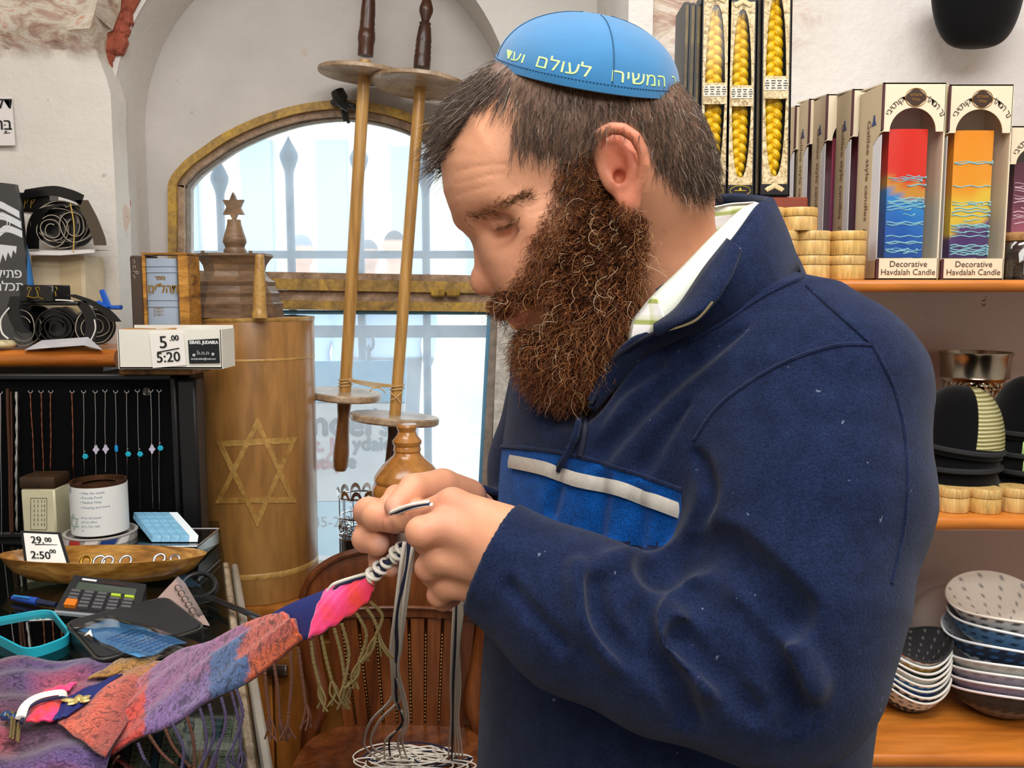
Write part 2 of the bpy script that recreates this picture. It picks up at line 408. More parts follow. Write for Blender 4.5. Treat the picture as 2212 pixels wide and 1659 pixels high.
# arch face and soffit
ap = arch_path(YF); g = G(); top = [[-1.95, YF, 0], [-1.95, YF, 2.8], [.40, YF, 2.8], [.40, YF, 0]]
tri = tessellate_polygon([[Vector((p[0], p[2], 0)) for p in top + list(ap[::-1])]]); g.add(np.array(top + list(ap[::-1])), [tuple(t) for t in tri])
rounds = [(0, 0.0), (.004, .006), (.012, .018)]
L0 = [arch_path(YF, RAD + .012), arch_path(YF + .004, RAD + .003), arch_path(YF + .014, RAD), arch_path(YB + .01, RAD - .01)]
m_ = len(ap); g.add(np.concatenate(L0), [(k * m_ + i, k * m_ + i + 1, (k + 1) * m_ + i + 1, (k + 1) * m_ + i) for k in range(3) for i in range(m_ - 1)]); struct(g, 'wall_back', wallm, smooth=40)
# left pier with rough stone at its head
pierm = plaster_mat('pier_plaster', '#e2ddd4', dirt=.10, stone=[(2, at(100, 118, YP)[2] + .02, at(100, 92, YP)[2] + .03, .06)])
def pier():
    nx, nz = 70, 90; x = np.linspace(-1.95, at(248, 400, YP)[0], nx); z = np.linspace(0, 2.8, nz); Pp = np.zeros((nx, nz, 3))
    zc = at(240, 190, YP)[2]; zk = at(232, 112, YP)[2]; xe = at(248, 400, YP)[0]; xk = at(208, 118, YP)[0]
    for j, q in enumerate(z):
        e = xe if q < zc else (xe + (xk - xe) * min(1, (q - zc) / (zk - zc)) if q < zk else xk + .026 * min(1, (q - zk) / .12))
        for i, p in enumerate(x):
            f = (p + 1.95) / (xe + 1.95); xx = -1.95 + f * (e + 1.95); bul = 0 if q < zk else .03 * min(1, (q - zk) / .03)
            nn = math.sin(xx * 31 + q * 17) * math.sin(q * 43 - xx * 23) * .012 * (1 if q > zk else .12)
            Pp[i, j] = (xx, YP - bul + nn, q)
    return Pp
g = G(); pp = pier(); g.sheet(pp[:, :], .07)
g2 = G(); g2.add(np.concatenate([pp[-1], pp[-1] * [1, 0, 1] + [0, YF + .01, 0]]), [(j, j + 1, j + 91, j + 90) for j in range(89)])
g.add(g2.v[0], g2.f); struct(g, 'wall_left', pierm, smooth=50)
# brick-red stones showing where the plaster broke off beside the pier head
stm = mat('red_stone', '#a4543f', rough=.9, var=.35, vscale=30, bump=.8, bscale=60, bdist=.006)
g = G()
P = spline(pxs([(230, 132), (240, 60), (254, 10), (270, -40)], YF - .012), 16)
for i in range(15):
    for k in range(3):
        q = P[i]; g.box(q + [.016 * k - .012 + RR.uniform(-.005, .005) - (.012 if i < 3 else 0) * k, .006 * k, RR.uniform(-.006, .006)], (.022 + RR.uniform(0, .010), .03, .044), rot=roty(RR.uniform(-.5, .7)) @ rotz(RR.uniform(-.4, .4)), bev=.008)
struct(g, 'trim_1', stm, label='brick-red stone edge where plaster broke away', smooth=30)
# right part of the room
YR = 1.50
rm = plaster_mat('right_plaster', '#dedad7', dirt=.10, stone=[(2, at(1500, 150, YR)[2], at(1500, 40, YR)[2] + .05, .09), (0, -.50, -.66, .08)])
g = G(); g.box((1.10, YR + .03, 1.4), (1.80, .06, 2.8)); struct(g, 'wall_right', rm, smooth=0)
g = G(); g.box((.21, 1.80, 1.4), (.04, .62, 2.8)); struct(g, 'wall_return', wallm, smooth=0)
g = G(); g.box((-1.95, .3, 1.4), (.06, 4.2, 2.8)); g.box((1.98, .3, 1.4), (.06, 4.2, 2.8)); struct(g, 'wall_side', wallm, smooth=0)
g = G(); g.box((0, -1.8, 1.4), (4, .06, 2.8)); struct(g, 'wall_front', wallm, smooth=0)
g = G(); g.box((0, .25, -.02), (4, 4.2, .04)); struct(g, 'floor', mat('floor_tile', '#8b8076', rough=.5, var=.3, vscale=6), smooth=0)
g = G(); g.box((0, .25, 2.79), (4, 4.2, .06)); struct(g, 'ceiling', wallm, smooth=0)
ZSILL = onz(600, 1312, 0)[2]; ZSILL = at(600, 1310, 1.86)[2]
# ---------------------------------------------------------------- the arched window
yel = wood('yellowed_frame', '#7c6238', '#d0a63a', 12, (1, 1, 1), rough=.55, extra='#b08c48', coat=0)
brn = wood('worn_frame', '#7a6350', '#bda088', 14, (1, 1, 1), rough=.6, extra='#a0846a', coat=0)
peel = mat('peeling_paint', '#cfcac0', rough=.8, var=.45, vscale=45, bump=.6, bscale=70, bdist=.004)
WIN = thing('window_1', 'arched old window with yellow-brown wooden frame', None, (0, YB, 0)); WIN['kind'] = 'structure'
def inset(pts, d):
    P = np.array(pts, float); out = []
    for i in range(len(P)):
        a = P[max(i - 1, 0)]; b = P[min(i + 1, len(P) - 1)]; t = b - a; t /= np.hypot(*t) + 1e-9; out.append(P[i] + np.array([-t[1], t[0]]) * d)
    return out
WOn = spline(np.array([(u, v, 0) for u, v in WO[1:-1]]), 60)[:, :2]; WOn = np.array([(365, 660)] + list(WOn) + [(1078, 660)])
def rail(name, a, b, y0, y1, m):
    g = G(); g.ring([at(u, v, y0) for u, v in inset(WOn, a)], [at(u, v, y0) for u, v in inset(WOn, b)], (0, y1 - y0, 0), closed=False); return g.build(name, m, WIN, smooth=30)
rail('frame', -2, 16, YB - .03, YB + .05, yel); rail('frame', 15, 33, YB - .018, YB + .05, brn); rail('glazing_bead', 32, 40, YB - .004, YB + .03, mat('old_putty', '#8d7f70', rough=.9, var=.4, vscale=60, bump=.5))
def bar(name, p, q, th, y0, y1, m, bev=.004, par=None):
    a, b = np.array(p, float), np.array(q, float); d = b - a; nn = np.array([-d[1], d[0]]) / np.hypot(*d) * th / 2
    g = G(); g.prism([at(*(a + nn), y0), at(*(b + nn), y0), at(*(b - nn), y0), at(*(a - nn), y0)], (0, y1 - y0, 0)); return g.build(name, m, par or WIN, smooth=0)
bar('transom', (372, 592), (1076, 604), 17, YB - .010, YB + .05, brn); bar('transom', (372, 610), (1078, 622), 24, YB - .034, YB + .05, yel)
bar('transom', (372, 634), (1078, 644), 22, YB - .020, YB + .05, brn); bar('transom', (372, 656), (1078, 664), 20, YB - .030, YB + .05, yel)
bar('lower_jamb', (1070, 668), (1038, 1240), 17, YB - .025, YB + .05, mat('grey_jamb', '#8f8377', rough=.8, var=.35, vscale=40, bump=.4)); bar('lower_jamb', (1097, 640), (1072, 1250), 40, YB - .045, YB - .005, peel)
bar('lower_jamb', (372, 668), (380, 1240), 18, YB - .025, YB + .05, brn); bar('sash_edge', (1057, 676), (1028, 1236), 9, YB - .012, YB + .03, mat('sash_blue', '#5c93b4', rough=.5, var=.2))
bar('sash_edge', (380, 674), (1060, 676), 8, YB - .012, YB + .03, mat('sash_blue', '#5c93b4')); bar('lower_rail', (372, 1238), (1046, 1244), 20, YB - .03, YB + .05, brn)
hm = wood('yellow_hinge', '#8d6a1c', '#c9a13a', 30, rough=.5, coat=0)
g = G()
for u0, u1 in ((930, 962), (964, 994)): g.box(at((u0 + u1) / 2, 633, YB - .04), (sz(u1 - u0 - 2, 633, YB), .02, sz(15, 633, YB)), bev=.004)
g.build('hinge', hm, WIN)
g = G(); blk = mat('black_iron', '#15120f', rough=.5, var=.3)
g.tube(pxs([(728, 196), (736, 214), (740, 226), (752, 236)], YB - .05), [.016, .018, .010, .008], 8); g.box(at(742, 226, YB - .04), (.06, .02, .014), rot=roty(.2), bev=.004); g.tube(pxs([(740, 238), (746, 262)], YB - .035), .005, 6); g.tube(pxs([(748, 238), (753, 266)], YB - .035), .004, 6)
g.build('latch', blk, WIN)
def dirtyglass():
    t = NT('dusty_glass'); v = t.coord()
    tr = t.add('ShaderNodeBsdfTransparent'); tr.inputs[0].default_value = (.97, .99, 1, 1)
    tl = t.add('ShaderNodeBsdfTranslucent'); tl.inputs[0].default_value = (.95, .97, 1, 1)
    gl = t.add('ShaderNodeBsdfGlossy'); gl.inputs['Roughness'].default_value = .04
    r = t.ramp(t.noise(v, 9, 6, .7), [(.3, (.13,) * 3), (.75, (.24,) * 3)])
    m1 = t.add('ShaderNodeMixShader'); t.link(r, m1.inputs[0]); t.link(tr.outputs[0], m1.inputs[1]); t.link(tl.outputs[0], m1.inputs[2])
    m2 = t.add('ShaderNodeMixShader'); m2.inputs[0].default_value = .04; t.link(m1.outputs[0], m2.inputs[1]); t.link(gl.outputs[0], m2.inputs[2]); t.link(m2.outputs[0], t.out.inputs[0]); return t.m
dg = dirtyglass()
gp = inset(WOn, 34); g = G(); pts = [at(u, v, YB + .02) for u, v in gp if v < 600]; pts = [at(399, 596, YB + .02)] + pts + [at(1046, 600, YB + .02)]
g.prism(pts, (0, .003, 0)); g.build('pane', dg, WIN, smooth=0)
g = G(); g.prism([at(u, v, YB + .02) for u, v in ((382, 672), (1060, 672), (1030, 1238), (386, 1236))], (0, .003, 0)); g.build('pane', dg, WIN, smooth=0)
# sill with a cabinet below it
cabw = wood('orange_cabinet', '#9a5a22', '#c98a45', 5, (1, 1, .25), rough=.35, coat=.3, extra='#b5722f')
CY0 = 1.86
CAB = thing('window_cabinet', 'orange-brown wooden cabinet under the arched window, metal pull on its front', 'cabinet', (-.3, 2.0, 0))
g = G(); g.box((-.40, (CY0 + .02 + YF + .1) / 2, (ZSILL - .03) / 2), (1.10, YF + .1 - CY0 - .02, ZSILL - .03)); g.build('body', cabw, CAB, smooth=0)
g = G(); g.box((-.40, (CY0 - .01 + YB - .035) / 2, ZSILL - .015), (1.10 if False else .80, YB - .035 - CY0 + .01, .03), bev=.006, seg=2); g.build('top', cabw, CAB)
for k, (x0, x1) in enumerate(((-.945, -.53), (-.525, -.20), (-.195, .145))):
    g = G(); g.box(((x0 + x1) / 2, CY0 + .01, ZSILL * .5 - .03), (x1 - x0, .02, ZSILL - .10), bev=.003); d = g.build('door', cabw, CAB)
    if k == 1 or k == 0:
        c = at(598, 1446, CY0 - .02) if k == 1 else np.array([-.62, CY0 - .02, .7])
        g = G(); g.box(c, (.05, .02, .024), bev=.006, seg=2); g.build('handle', mat('chrome', '#b8b8b8', rough=.18, metal=1.), d)
# ---------------------------------------------------------------- outside
pave = mat('pale_paving', '#d8d2c6', rough=.9, var=.2, vscale=2)
g = G(); g.box((0, 8.4, .18), (16, 11.6, .04)); struct(g, 'ground', pave, smooth=0)
lime = mat('pale_limestone', '#dcd6c8', rough=.9, var=.2, vscale=2, bump=.3)
BLD = thing('stone_building', 'pale stone building across the street, seen through the arched window', 'building', (0, 9, .2))
g = G(); g.box((-1.5, 9.4, 2.5), (12, .8, 4.6)); g.build('wall', lime, BLD, smooth=0)
for x in (-3.3, -2.55, -1.8, -1.05, -.3): 
    g = G(); g.box((x, 8.97, 2.3), (.30, .08, 1.5)); g.build('window', mat('shutter_blue', '#a9c0d0', rough=.6), BLD, smooth=0)
for x in (-2.9, -1.3): 
    g = G(); g.box((x, 8.97, .9), (.6, .08, 1.3)); g.build('door', mat('shop_dark', '#8a99a5', rough=.6), BLD, smooth=0)
YFN = 2.80; iron = mat('painted_iron', '#3f627e', rough=.5, var=.2, vscale=20)
FEN = thing('iron_fence', 'blue-grey iron spear-top fence outside the arched window', 'fence', (at(700, 700, YFN)[0], YFN, .2))
for u, tip, w in ((322, 322, 1), (478, 342, 1.1), (628, 294, 1.15), (778, 300, 1.15), (920, 332, 1.1), (1066, 330, 1.1)):
    x = at(u, 500, YFN)[0]; k = sz(1, 400, YFN); z1 = at(u, tip, YFN)[2]; r = 8 * k * w
    pr = [(r, .2), (r, z1 - 92 * k), (r * 1.1, z1 - 75 * k), (17 * k * w, z1 - 48 * k), (17.5 * k * w, z1 - 38 * k), (12 * k, z1 - 22 * k), (4 * k, z1 - 8 * k), (.0005, z1)]
    g = G(); g.lathe(pr, (x, YFN, 0), seg=12); g.build('bar', iron, FEN)
for v, th in ((550, 16), (716, 26), (1086, 20)):
    a = at(200, v, YFN - .02); g = G(); g.box((-.45, YFN - .015, a[2]), (2.6, .03, sz(th, v, YFN))); g.build('rail', iron, FEN, smooth=0)
# hanging sign
YSG = 2.72; SGN = thing('hanging_shop_sign', 'shop sign with red and black lettering hanging on a chain outside the window', 'sign', at(780, 900, YSG))
sgl = mat('sign_pale', '#cfd3d6', rough=.7, var=.12, vscale=8); sgb = mat('sign_blue', '#3f9fd0', rough=.6, var=.12, vscale=8)
g = G(); g.prism([at(u, v, YSG) for u, v in ((560, 868), (874, 868), (868, 1082), (560, 1082))], (0, .02, 0)); g.build('board', sgl, SGN, smooth=0)
g = G(); g.prism([at(u, v, YSG) for u, v in ((560, 782), (878, 779), (874, 872), (560, 872))], (0, .02, 0)); g.build('board', sgb, SGN, smooth=0)['label'] = 'blue upper field of the sign'
g = G(); g.prism([at(u, v, YSG) for u, v in ((560, 1084), (868, 1084), (858, 1260), (560, 1260))], (0, .02, 0)); g.build('board', mat('sign_sky', '#9fc9dd', rough=.7), SGN, smooth=0)
k = sz(1, 900, YSG)
def sgt(s, u, v, h, m, name='lettering', b=.0):
    g = G(); g.text(s, at(u, v, YSG), X3, Z3, h * k / .72, .002); 
    if b:
        for dx, dy in ((b, 0), (-b, 0), (0, b), (0, -b)): g.text(s, at(u + dx, v + dy, YSG), X3, Z3, h * k / .72, .0018)
    g.build(name, m, SGN, smooth=0, recalc=False)
sr, sk = mat('sign_red', '#b0524c', rough=.7), mat('sign_black', '#3a3a40', rough=.7)
sgt("ndel's", 672, 940, 56, sk, b=3); sgt('t. J', 678, 975, 30, sr, b=2.5); sgt('ydaic', 762, 972, 30, sk, b=2.5); sgt('ntiq', 672, 1012, 28, sr, b=2.5); sgt('e', 750, 1010, 30, sk, b=2.5); sgt('45-2', 676, 1138, 24, sk)
g = G()
for kk, v in enumerate((740, 764)):
    a = np.linspace(0, 2 * math.pi, 20, endpoint=False); c = at(797, v, YSG + .01); ex = X3 if kk == 0 else Y3
    g.tube(c + np.outer(np.cos(a) * 10 * k, ex) + np.outer(np.sin(a) * 17 * k, Z3), 3 * k, 6, closed=True)
g.build('chain', iron, SGN)
# passers-by
def passer(name, label, x, y, h, cc, hair):
    o = thing(name, label, 'person', (x, y, .2))
    b = h / 1.75
    def fn(P):
        q = (P - [x, y, .2]) / b; d = elli(q, (0, 0, 1.62), (.078, .095, .115))
        d = smin(d, rcone(q, (0, 0, 1.5), (0, 0, 1.38), .05, .06), .02); t = elli(q, (0, 0, 1.15), (.19, .12, .32)); t = smin(t, elli(q, (0, 0, .9), (.17, .12, .12)), .05)
        for s in (-1, 1):
            t = smin(t, chain(q, np.array([(s * .09, 0, .88), (s * .09, -.01, .48), (s * .09, .01, .06)]), (.085, .06, .045)), .02); t = smin(t, chain(q, np.array([(s * .19, 0, 1.36), (s * .24, .01, 1.1), (s * .22, -.06, .86)]), (.055, .045, .036)), .03)
            t = smin(t, elli(q, (s * .09, -.06, .04), (.045, .12, .04)), .02)
        return smin(d, t, .03) * b
    def cf(V):
        c = np.tile(np.array(lin('#d2a58c')), (len(V), 1)); z = (V[:, 2] - .2) / b; c[z < 1.42] = lin(cc); c[z < .9] = lin('#5a6470'); hm_ = (z > 1.66) | ((z > 1.58) & (V[:, 1] > y + .02)); c[hm_] = lin(hair); return c
    sdf_obj('body', fn, (x - .5, y - .4, .15), (x + .5, y + .4, .2 + h * 1.06), .02, mat('passer_skin', attr=True, rough=.8), o, cf, coarse=2)
passer('person', 'distant passer-by with dark hair seen through the window between the two roller rods', at(852, 500, 6)[0], 6.0, at(852, 492, 6)[2] - .2, '#9fb4c6', '#4c4a4c')
passer('person', 'distant passer-by in pale blue behind the fence bar beside the window star finial', at(650, 500, 5.6)[0], 5.6, at(650, 500, 5.6)[2] - .2, '#9db8cd', '#7e8a98')
passer('person', 'distant passer-by partly hidden by the left roller rod beyond the fence', at(795, 500, 6.4)[0], 6.4, at(795, 512, 6.4)[2] - .2, '#8fa7bb', '#5c6066')
# ================================================================ the person
Y0 = .75
def hp(u, v, w=0.): return at(u, v, Y0 + w)
def hpoly(L): return np.array([at(u, v, Y0)[[0, 2]] for u, v in L])
HS = sz(1, 500, Y0)
FACE = hpoly([(1010, 255), (968, 320), (957, 365), (962, 420), (974, 455), (986, 478), (999, 493), (1012, 508), (1027, 524), (1040, 570), (1058, 612), (1078, 640), (1083, 660), (1098, 668), (1112, 676), (1100, 684), (1112, 694), (1132, 702), (1140, 720), (1150, 752), (1180, 770), (1250, 720), (1335, 610), (1390, 430), (1330, 250)])
NOSE = hpoly([(1002, 495), (1020, 512), (1026, 540), (1025, 578), (1021, 606), (1024, 622), (1036, 633), (1056, 634), (1074, 640), (1105, 628), (1112, 600), (1085, 545), (1060, 505)])
NOSET = hpoly([(1023, 590), (1021, 610), (1026, 624), (1038, 633), (1058, 634), (1072, 628), (1066, 600), (1045, 585)])
BEARD = hpoly([(1262, 380), (1235, 420), (1205, 462), (1178, 520), (1160, 570), (1140, 606), (1098, 618), (1078, 640), (1076, 662), (1090, 674), (1110, 670), (1150, 664), (1158, 690), (1138, 704), (1130, 735), (1134, 775), (1152, 806), (1182, 834), (1220, 846), (1258, 842), (1295, 800), (1318, 760), (1344, 700), (1362, 620), (1368, 560), (1370, 500), (1358, 462), (1338, 428), (1310, 395), (1290, 370)])
def seg_c(*pts): return [at(*p) for p in pts]
EAR = [hp(*p) for p in [(1300, 352, -.074), (1290, 318, -.080), (1297, 290, -.086), (1320, 277, -.090), (1346, 279, -.092), (1372, 296, -.093), (1388, 326, -.092), (1392, 356, -.090), (1386, 388, -.086), (1375, 414, -.083), (1366, 436, -.080)]]
# hands: (px, py, Y)
LH = dict(m=[((1092, 1150, .672), (977, 1090, .690), .022, .0128), ((1100, 1185, .668), (957, 1138, .675), .022, .0132), ((1095, 1225, .672), (952, 1204, .678), .022, .0125), ((1085, 1262, .682), (970, 1260, .692), .020, .0118)],
          f=[[(977, 1090, .690), (915, 1108, .700), (872, 1122, .712), (848, 1130, .722)], [(957, 1138, .675), (910, 1150, .667), (922, 1172, .692), (935, 1178, .712)],
             [(952, 1204, .678), (926, 1226, .684), (936, 1243, .706), (955, 1243, .722)], [(970, 1260, .692), (948, 1285, .700), (958, 1297, .718), (978, 1292, .730)], [(1060, 1130, .700), (955, 1118, .715), (900, 1108, .727), (868, 1106, .735)]],
          r=[[.0125, .0100, .0092, .0080], [.0132, .0122, .0100, .0085], [.0125, .0108, .0095, .0082], [.0118, .0095, .0085, .0075], [.0145, .0125, .0110, .0090]])
RH = dict(m=[((1025, 1110, .800), (918, 1085, .785), .022, .0125), ((1030, 1140, .805), (885, 1112, .798), .022, .013), ((1030, 1170, .805), (880, 1158, .798), .021, .0125), ((1025, 1200, .800), (890, 1205, .790), .020, .012)],
          f=[[(918, 1085, .785), (856, 1074, .775), (840, 1094, .748), (850, 1108, .734)], [(885, 1112, .798), (796, 1106, .766), (812, 1116, .742), (856, 1127, .728)],
             [(880, 1158, .798), (796, 1150, .780), (790, 1164, .757), (816, 1174, .743)], [(890, 1205, .790), (822, 1205, .785), (822, 1218, .764), (846, 1224, .748)], [(1010, 1075, .785), (955, 1052, .768), (895, 1057, .744), (856, 1094, .723)]],
          r=[[.0125, .0108, .0098, .0085], [.013, .0130, .0120, .0102], [.0125, .0122, .0118, .0108], [.012, .0108, .0100, .0092], [.0175, .0160, .0132, .0102]])
NAILS = [((872, 1127, .726), .0062), ((828, 1172, .737), .0058), ((858, 1226, .742), .0055), ((850, 1098, .716), .0055)]
def hand(P, H):
    d = None
    for a, b, r1, r2 in H['m']:
        e = rcone(P, at(*a), at(*b), r1, r2); d = e if d is None else smin(d, e, .010)
    fg = None
    for pts, rs in zip(H['f'], H['r']):
        e = chain(P, seg_c(*pts), rs, .003); fg = e if fg is None else smin(fg, e, .0015)
    return smin(d, fg, .006)
NECK = (hp(1352, 400, .012), at(1430, 590, .775), at(1500, 800, .80))
def body(P):
    out = np.full(len(P), 1.0); z = P[:, 2]
    m = z > 1.40                                                     # head and neck
    if m.any():
        Q = P[m]
        d = elli(Q, hp(1238, 292), (262 * HS, .075, 190 * HS))
        fw = .066 - .012 * np.clip((1.62 - Q[:, 2]) / .1, 0, 1)
        d = smin(d, extr(Q, FACE, Y0, fw, .046), .020)
        d = smin(d, chain(Q, NECK, (.056, .055, .060)), .022)
        d = smin(d, elli(Q, hp(1420, 380), (.045, .055, .05)), .03)
        d = smin(d, elli(Q, hp(1185, 492, -.050), (.020, .014, .015)), .022)      # cheekbone
        d = smin(d, elli(Q, hp(1150, 590, -.040), (.024, .016, .026)), .02)
        for s in (-1, 1):
            d = ssub(d, elli(Q, hp(1074, 492, s * .050), (.014, .0100, .011)), .018)  # eye socket
            d = smin(d, chain(Q, [hp(1004, 474, s * .014), hp(1050, 455, s * .036), hp(1122, 434, s * .056)], (.0075, .0085, .006)), .009)
            d = smin(d, elli(Q, hp(1094, 482, s * .0375), (.0145, .0125, .0115)), .004)
            d = ssub(d, chain(Q, [hp(1066, 474, s * .0475), hp(1098, 460, s * .0545), hp(1132, 452, s * .0575)], (.0012, .0016, .001)), .003)
            d = ssub(d, chain(Q, [hp(1076, 490, s * .0475), hp(1100, 490, s * .0530), hp(1120, 478, s * .0560), hp(1134, 462, s * .0575)], (.0014, .0018, .0016, .001)), .002)
            d = ssub(d, chain(Q, [hp(1090, 512, s * .048), hp(1120, 500, s * .056), hp(1150, 474, s * .060)], (.001, .0014, .001)), .006)
        for p in WRK: d = ssub(d, chain(Q, p, np.full(len(p), .0003)) + .0004, .0024)
        n = extr(Q, NOSE, Y0, .0085 + .008 * np.clip((1.585 - Q[:, 2]) / .05, 0, 1), .008)
        n = smin(n, extr(Q, NOSET, Y0, .015, .013), .008)
        for s in (-1, 1): n = smin(n, elli(Q, hp(1080, 612, s * .0145), (.0105, .0065, .0085)), .008)
        d = smin(d, n, .008)
        for s in (-1, 1): d = ssub(d, elli(Q, hp(1072, 630, s * .0105), (.0058, .0032, .0030), roty(.25)), .002)
        d = smin(d, chain(Q, [hp(1098, 672, -.006), hp(1106, 670, .012)], (.006, .006)), .004)
        d = smin(d, chain(Q, [hp(1108, 666, 0), hp(1128, 660, -.022), hp(1160, 664, -.034)], (.0062, .0055, .003)), .004)
        d = smin(d, chain(Q, [hp(1118, 692, 0), hp(1140, 684, -.020), hp(1164, 672, -.034)], (.0080, .0075, .003)), .004)
        for ss, (k0, k1) in (((-1), (0, 0)), (1, (0, 0))):
            Qe = Q.copy()
            if ss > 0: Qe[:, 1] = 2 * Y0 - Qe[:, 1]
            e = elli(Qe, hp(1340, 358, -.0775), (46 * HS, .0065, 66 * HS), roty(-.30))
            e = ssub(e, elli(Qe, hp(1336, 350, -.089), (28 * HS, .0095, 46 * HS), roty(-.25)), .004)
            e = smin(e, chain(Qe, EAR, np.linspace(.0048, .0040, len(EAR))), .0035)
            e = smin(e, elli(Qe, hp(1357, 434, -.079), (20 * HS, .0048, 25 * HS), roty(-.5)), .006)
            e = smin(e, chain(Qe, [hp(1352, 324, -.081), hp(1362, 336, -.083), hp(1368, 366, -.083), hp(1352, 398, -.081)], (.0025, .0036, .0036, .0032)), .005)
            e = smin(e, elli(Qe, hp(1323, 392, -.0795), (.0052, .0040, .0066)), .004)
            e = ssub(e, elli(Qe, hp(1338, 380, -.082), (.0045, .009, .0055)), .002)
            d = smin(d, e, .004)
        out[m] = d
    low = np.minimum(chain(P, [at(1500, 800, .80), np.array([.17, .80, 1.05]), np.array([.17, .80, .86])], (.06, .07, .09)), 9)
    low = smin(low, chain(P, [at(1500, 800, .80), at(1770, 860, .68), at(1660, 1440, .60), at(1260, 1330, .64), at(1095, 1205, .668)], (.05, .04, .034, .030, .026)), .02)
    low = smin(low, chain(P, [at(1500, 800, .80), at(1200, 820, .95), at(1180, 1180, 1.0), at(1030, 1155, .805)], (.05, .04, .034, .026)), .02)
    near = P[:, 0] < .02
    if near.any():
        Q = P[near]; low[near] = smin(smin(low[near], hand(Q, LH), .012), hand(Q, RH), .0008)
    return smin(out, low, .01)
WRK = []
WRK = [cast(body, spline(L, 8)) for L in ([(985, 372), (1020, 362), (1060, 356), (1096, 356)], [(982, 398), (1020, 388), (1056, 378), (1088, 376)], [(988, 422), (1024, 410), (1064, 400)], [(1140, 448), (1158, 440), (1172, 428)], [(1142, 460), (1162, 458), (1178, 452)], [(1108, 580), (1122, 606), (1134, 622)], [(1082, 506), (1104, 506), (1128, 494)])]
HAIRP = np.array([(1062, 90), (995, 175), (945, 250), (930, 340), (956, 340), (985, 292), (1016, 236), (1060, 212), (1104, 218), (1120, 255), (1108, 300), (1124, 332), (1168, 338), (1204, 345), (1213, 390), (1200, 440), (1250, 440), (1272, 400), (1280, 330), (1300, 272), (1345, 262), (1380, 285), (1400, 330), (1420, 372), (1450, 400), (1487, 425), (1530, 425), (1580, 330), (1560, 200), (1500, 120), (1280, 100)], float)
def cov(P, poly, soft):
    u, v = pix(np.where((P[:, 1] < Y0)[:, None], P, P * [1, -1, 1] + [0, 2 * Y0, 0])); return np.clip(.5 - poly2(np.stack([u, v], 1), poly) / soft, 0, 1)
def skincol(V):
    c = np.tile(np.array(lin('#d89b78')), (len(V), 1))
    def spot(p, r, col, amt):
        nonlocal c
        w = np.exp(-(ln((V - p) / np.asarray(r)) ** 2))[:, None] * amt; c = c * (1 - w) + np.array(lin(col)) * w
    spot(hp(1345, 320, -.09), (.02, .03, .03), '#d0664a', .75); spot(hp(1360, 430, -.08), (.014, .02, .014), '#d87a62', .6)
    spot(hp(1150, 560, -.05), (.03, .03, .03), '#cf8468', .35); spot(hp(1035, 600, 0), (.02, .03, .025), '#c8795e', .4)
    for p, r in [(hp(1130, 662, -.015), (.02, .03, .004)), (hp(1138, 688, -.012), (.017, .03, .006))]: spot(p, r, '#b0524a', .85)
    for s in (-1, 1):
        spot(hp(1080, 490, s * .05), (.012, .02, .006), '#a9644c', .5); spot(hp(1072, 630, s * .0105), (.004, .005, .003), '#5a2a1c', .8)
        spot(hp(1337, 372, s * .082), (.008, .02, .010), '#a84a34', .6)
    hd = (V[:, 2] > 1.42) & (ln(V - hp(1240, 400)) < .25)
    w = (cov(V, HAIRP, 16) * .88 * hd)[:, None]; c = c * (1 - w) + np.array(lin('#4a3628')) * w
    lh = V[:, 2] < 1.42
    f = (np.sin(V[:, 0] * 310 + V[:, 2] * 170) * np.sin(V[:, 2] * 260 - V[:, 1] * 210) * .5 + .5)[:, None] * lh[:, None] * .35
    c = c * (1 - f) + np.array(lin('#cc8a6e')) * f
    for p in LH['f'] + RH['f']:
        for q in (p[1], p[3]): spot(at(*q), (.012,) * 3, '#cb7f66', .45)
    spot(at(977, 1090, .680), (.016,) * 3, '#c07a62', .5); spot(at(957, 1138, .665), (.014,) * 3, '#c98a70', .5)
    for p, r in NAILS: spot(at(*p), (r, .008, r), '#e2b3a2', .9)
    return c
PERSON = thing('person', 'bearded man in blue cap and navy fleece, looking down, tying strings with both hands', 'person', (.17, .80, 0))
skin = mat('skin', attr=True, rough=.48, sss=.10, var=.07, vscale=60, bump=.28, bscale=420, bdist=.0007, spec=.4)
BODY, BV = sdf_obj('body', body, (-.25, .52, .78), (.42, 1.12, 1.86), .0017, skin, PERSON, skincol)
# ---------------------------------------------------------------- beard, hair, brows
def beardf(P):
    z = P[:, 2]; w = .076 - .030 * np.clip((1.60 - z) / .17, 0, 1) ** 1.3
    d = extr(P, BEARD, Y0 + .004, w + .002, .030)
    d = smin(d, extr(P, hpoly([(1140, 604), (1098, 614), (1074, 640), (1070, 656), (1086, 666), (1120, 656), (1165, 646), (1180, 610)]), Y0, .034, .012), .008)
    d = ssub(d, elli(P, hp(1140, 682, -.03), (.021, .06, .0110), roty(.38)), .005)
    n = np.sin(P[:, 0] * 210 + 2 * np.sin(P[:, 2] * 130)) * np.sin(P[:, 2] * 190 + 2 * np.sin(P[:, 1] * 120)) * np.sin(P[:, 1] * 200 + P[:, 0] * 90)
    return d + .0035 * n - .0005
beardm = mat('beard_mass', '#3a1f10', rough=.9, var=.5, vscale=160, bump=1., bscale=420, bdist=.004, spec=.1)
BEARDO, bv = sdf_obj('beard', beardf, (-.05, .64, 1.37), (.16, .86, 1.68), .0024, beardm, PERSON)
bn = normals(beardf, bv); u, v = pix(bv); keep = (bv[:, 1] < Y0 + .045) & ((((u - 1140) * .94 + (v - 680) * -.35) / 46) ** 2 + (((v - 681) * .94 + (u - 1140) * .35) / 19) ** 2 > 1); bv, bn = bv[keep], bn[keep]
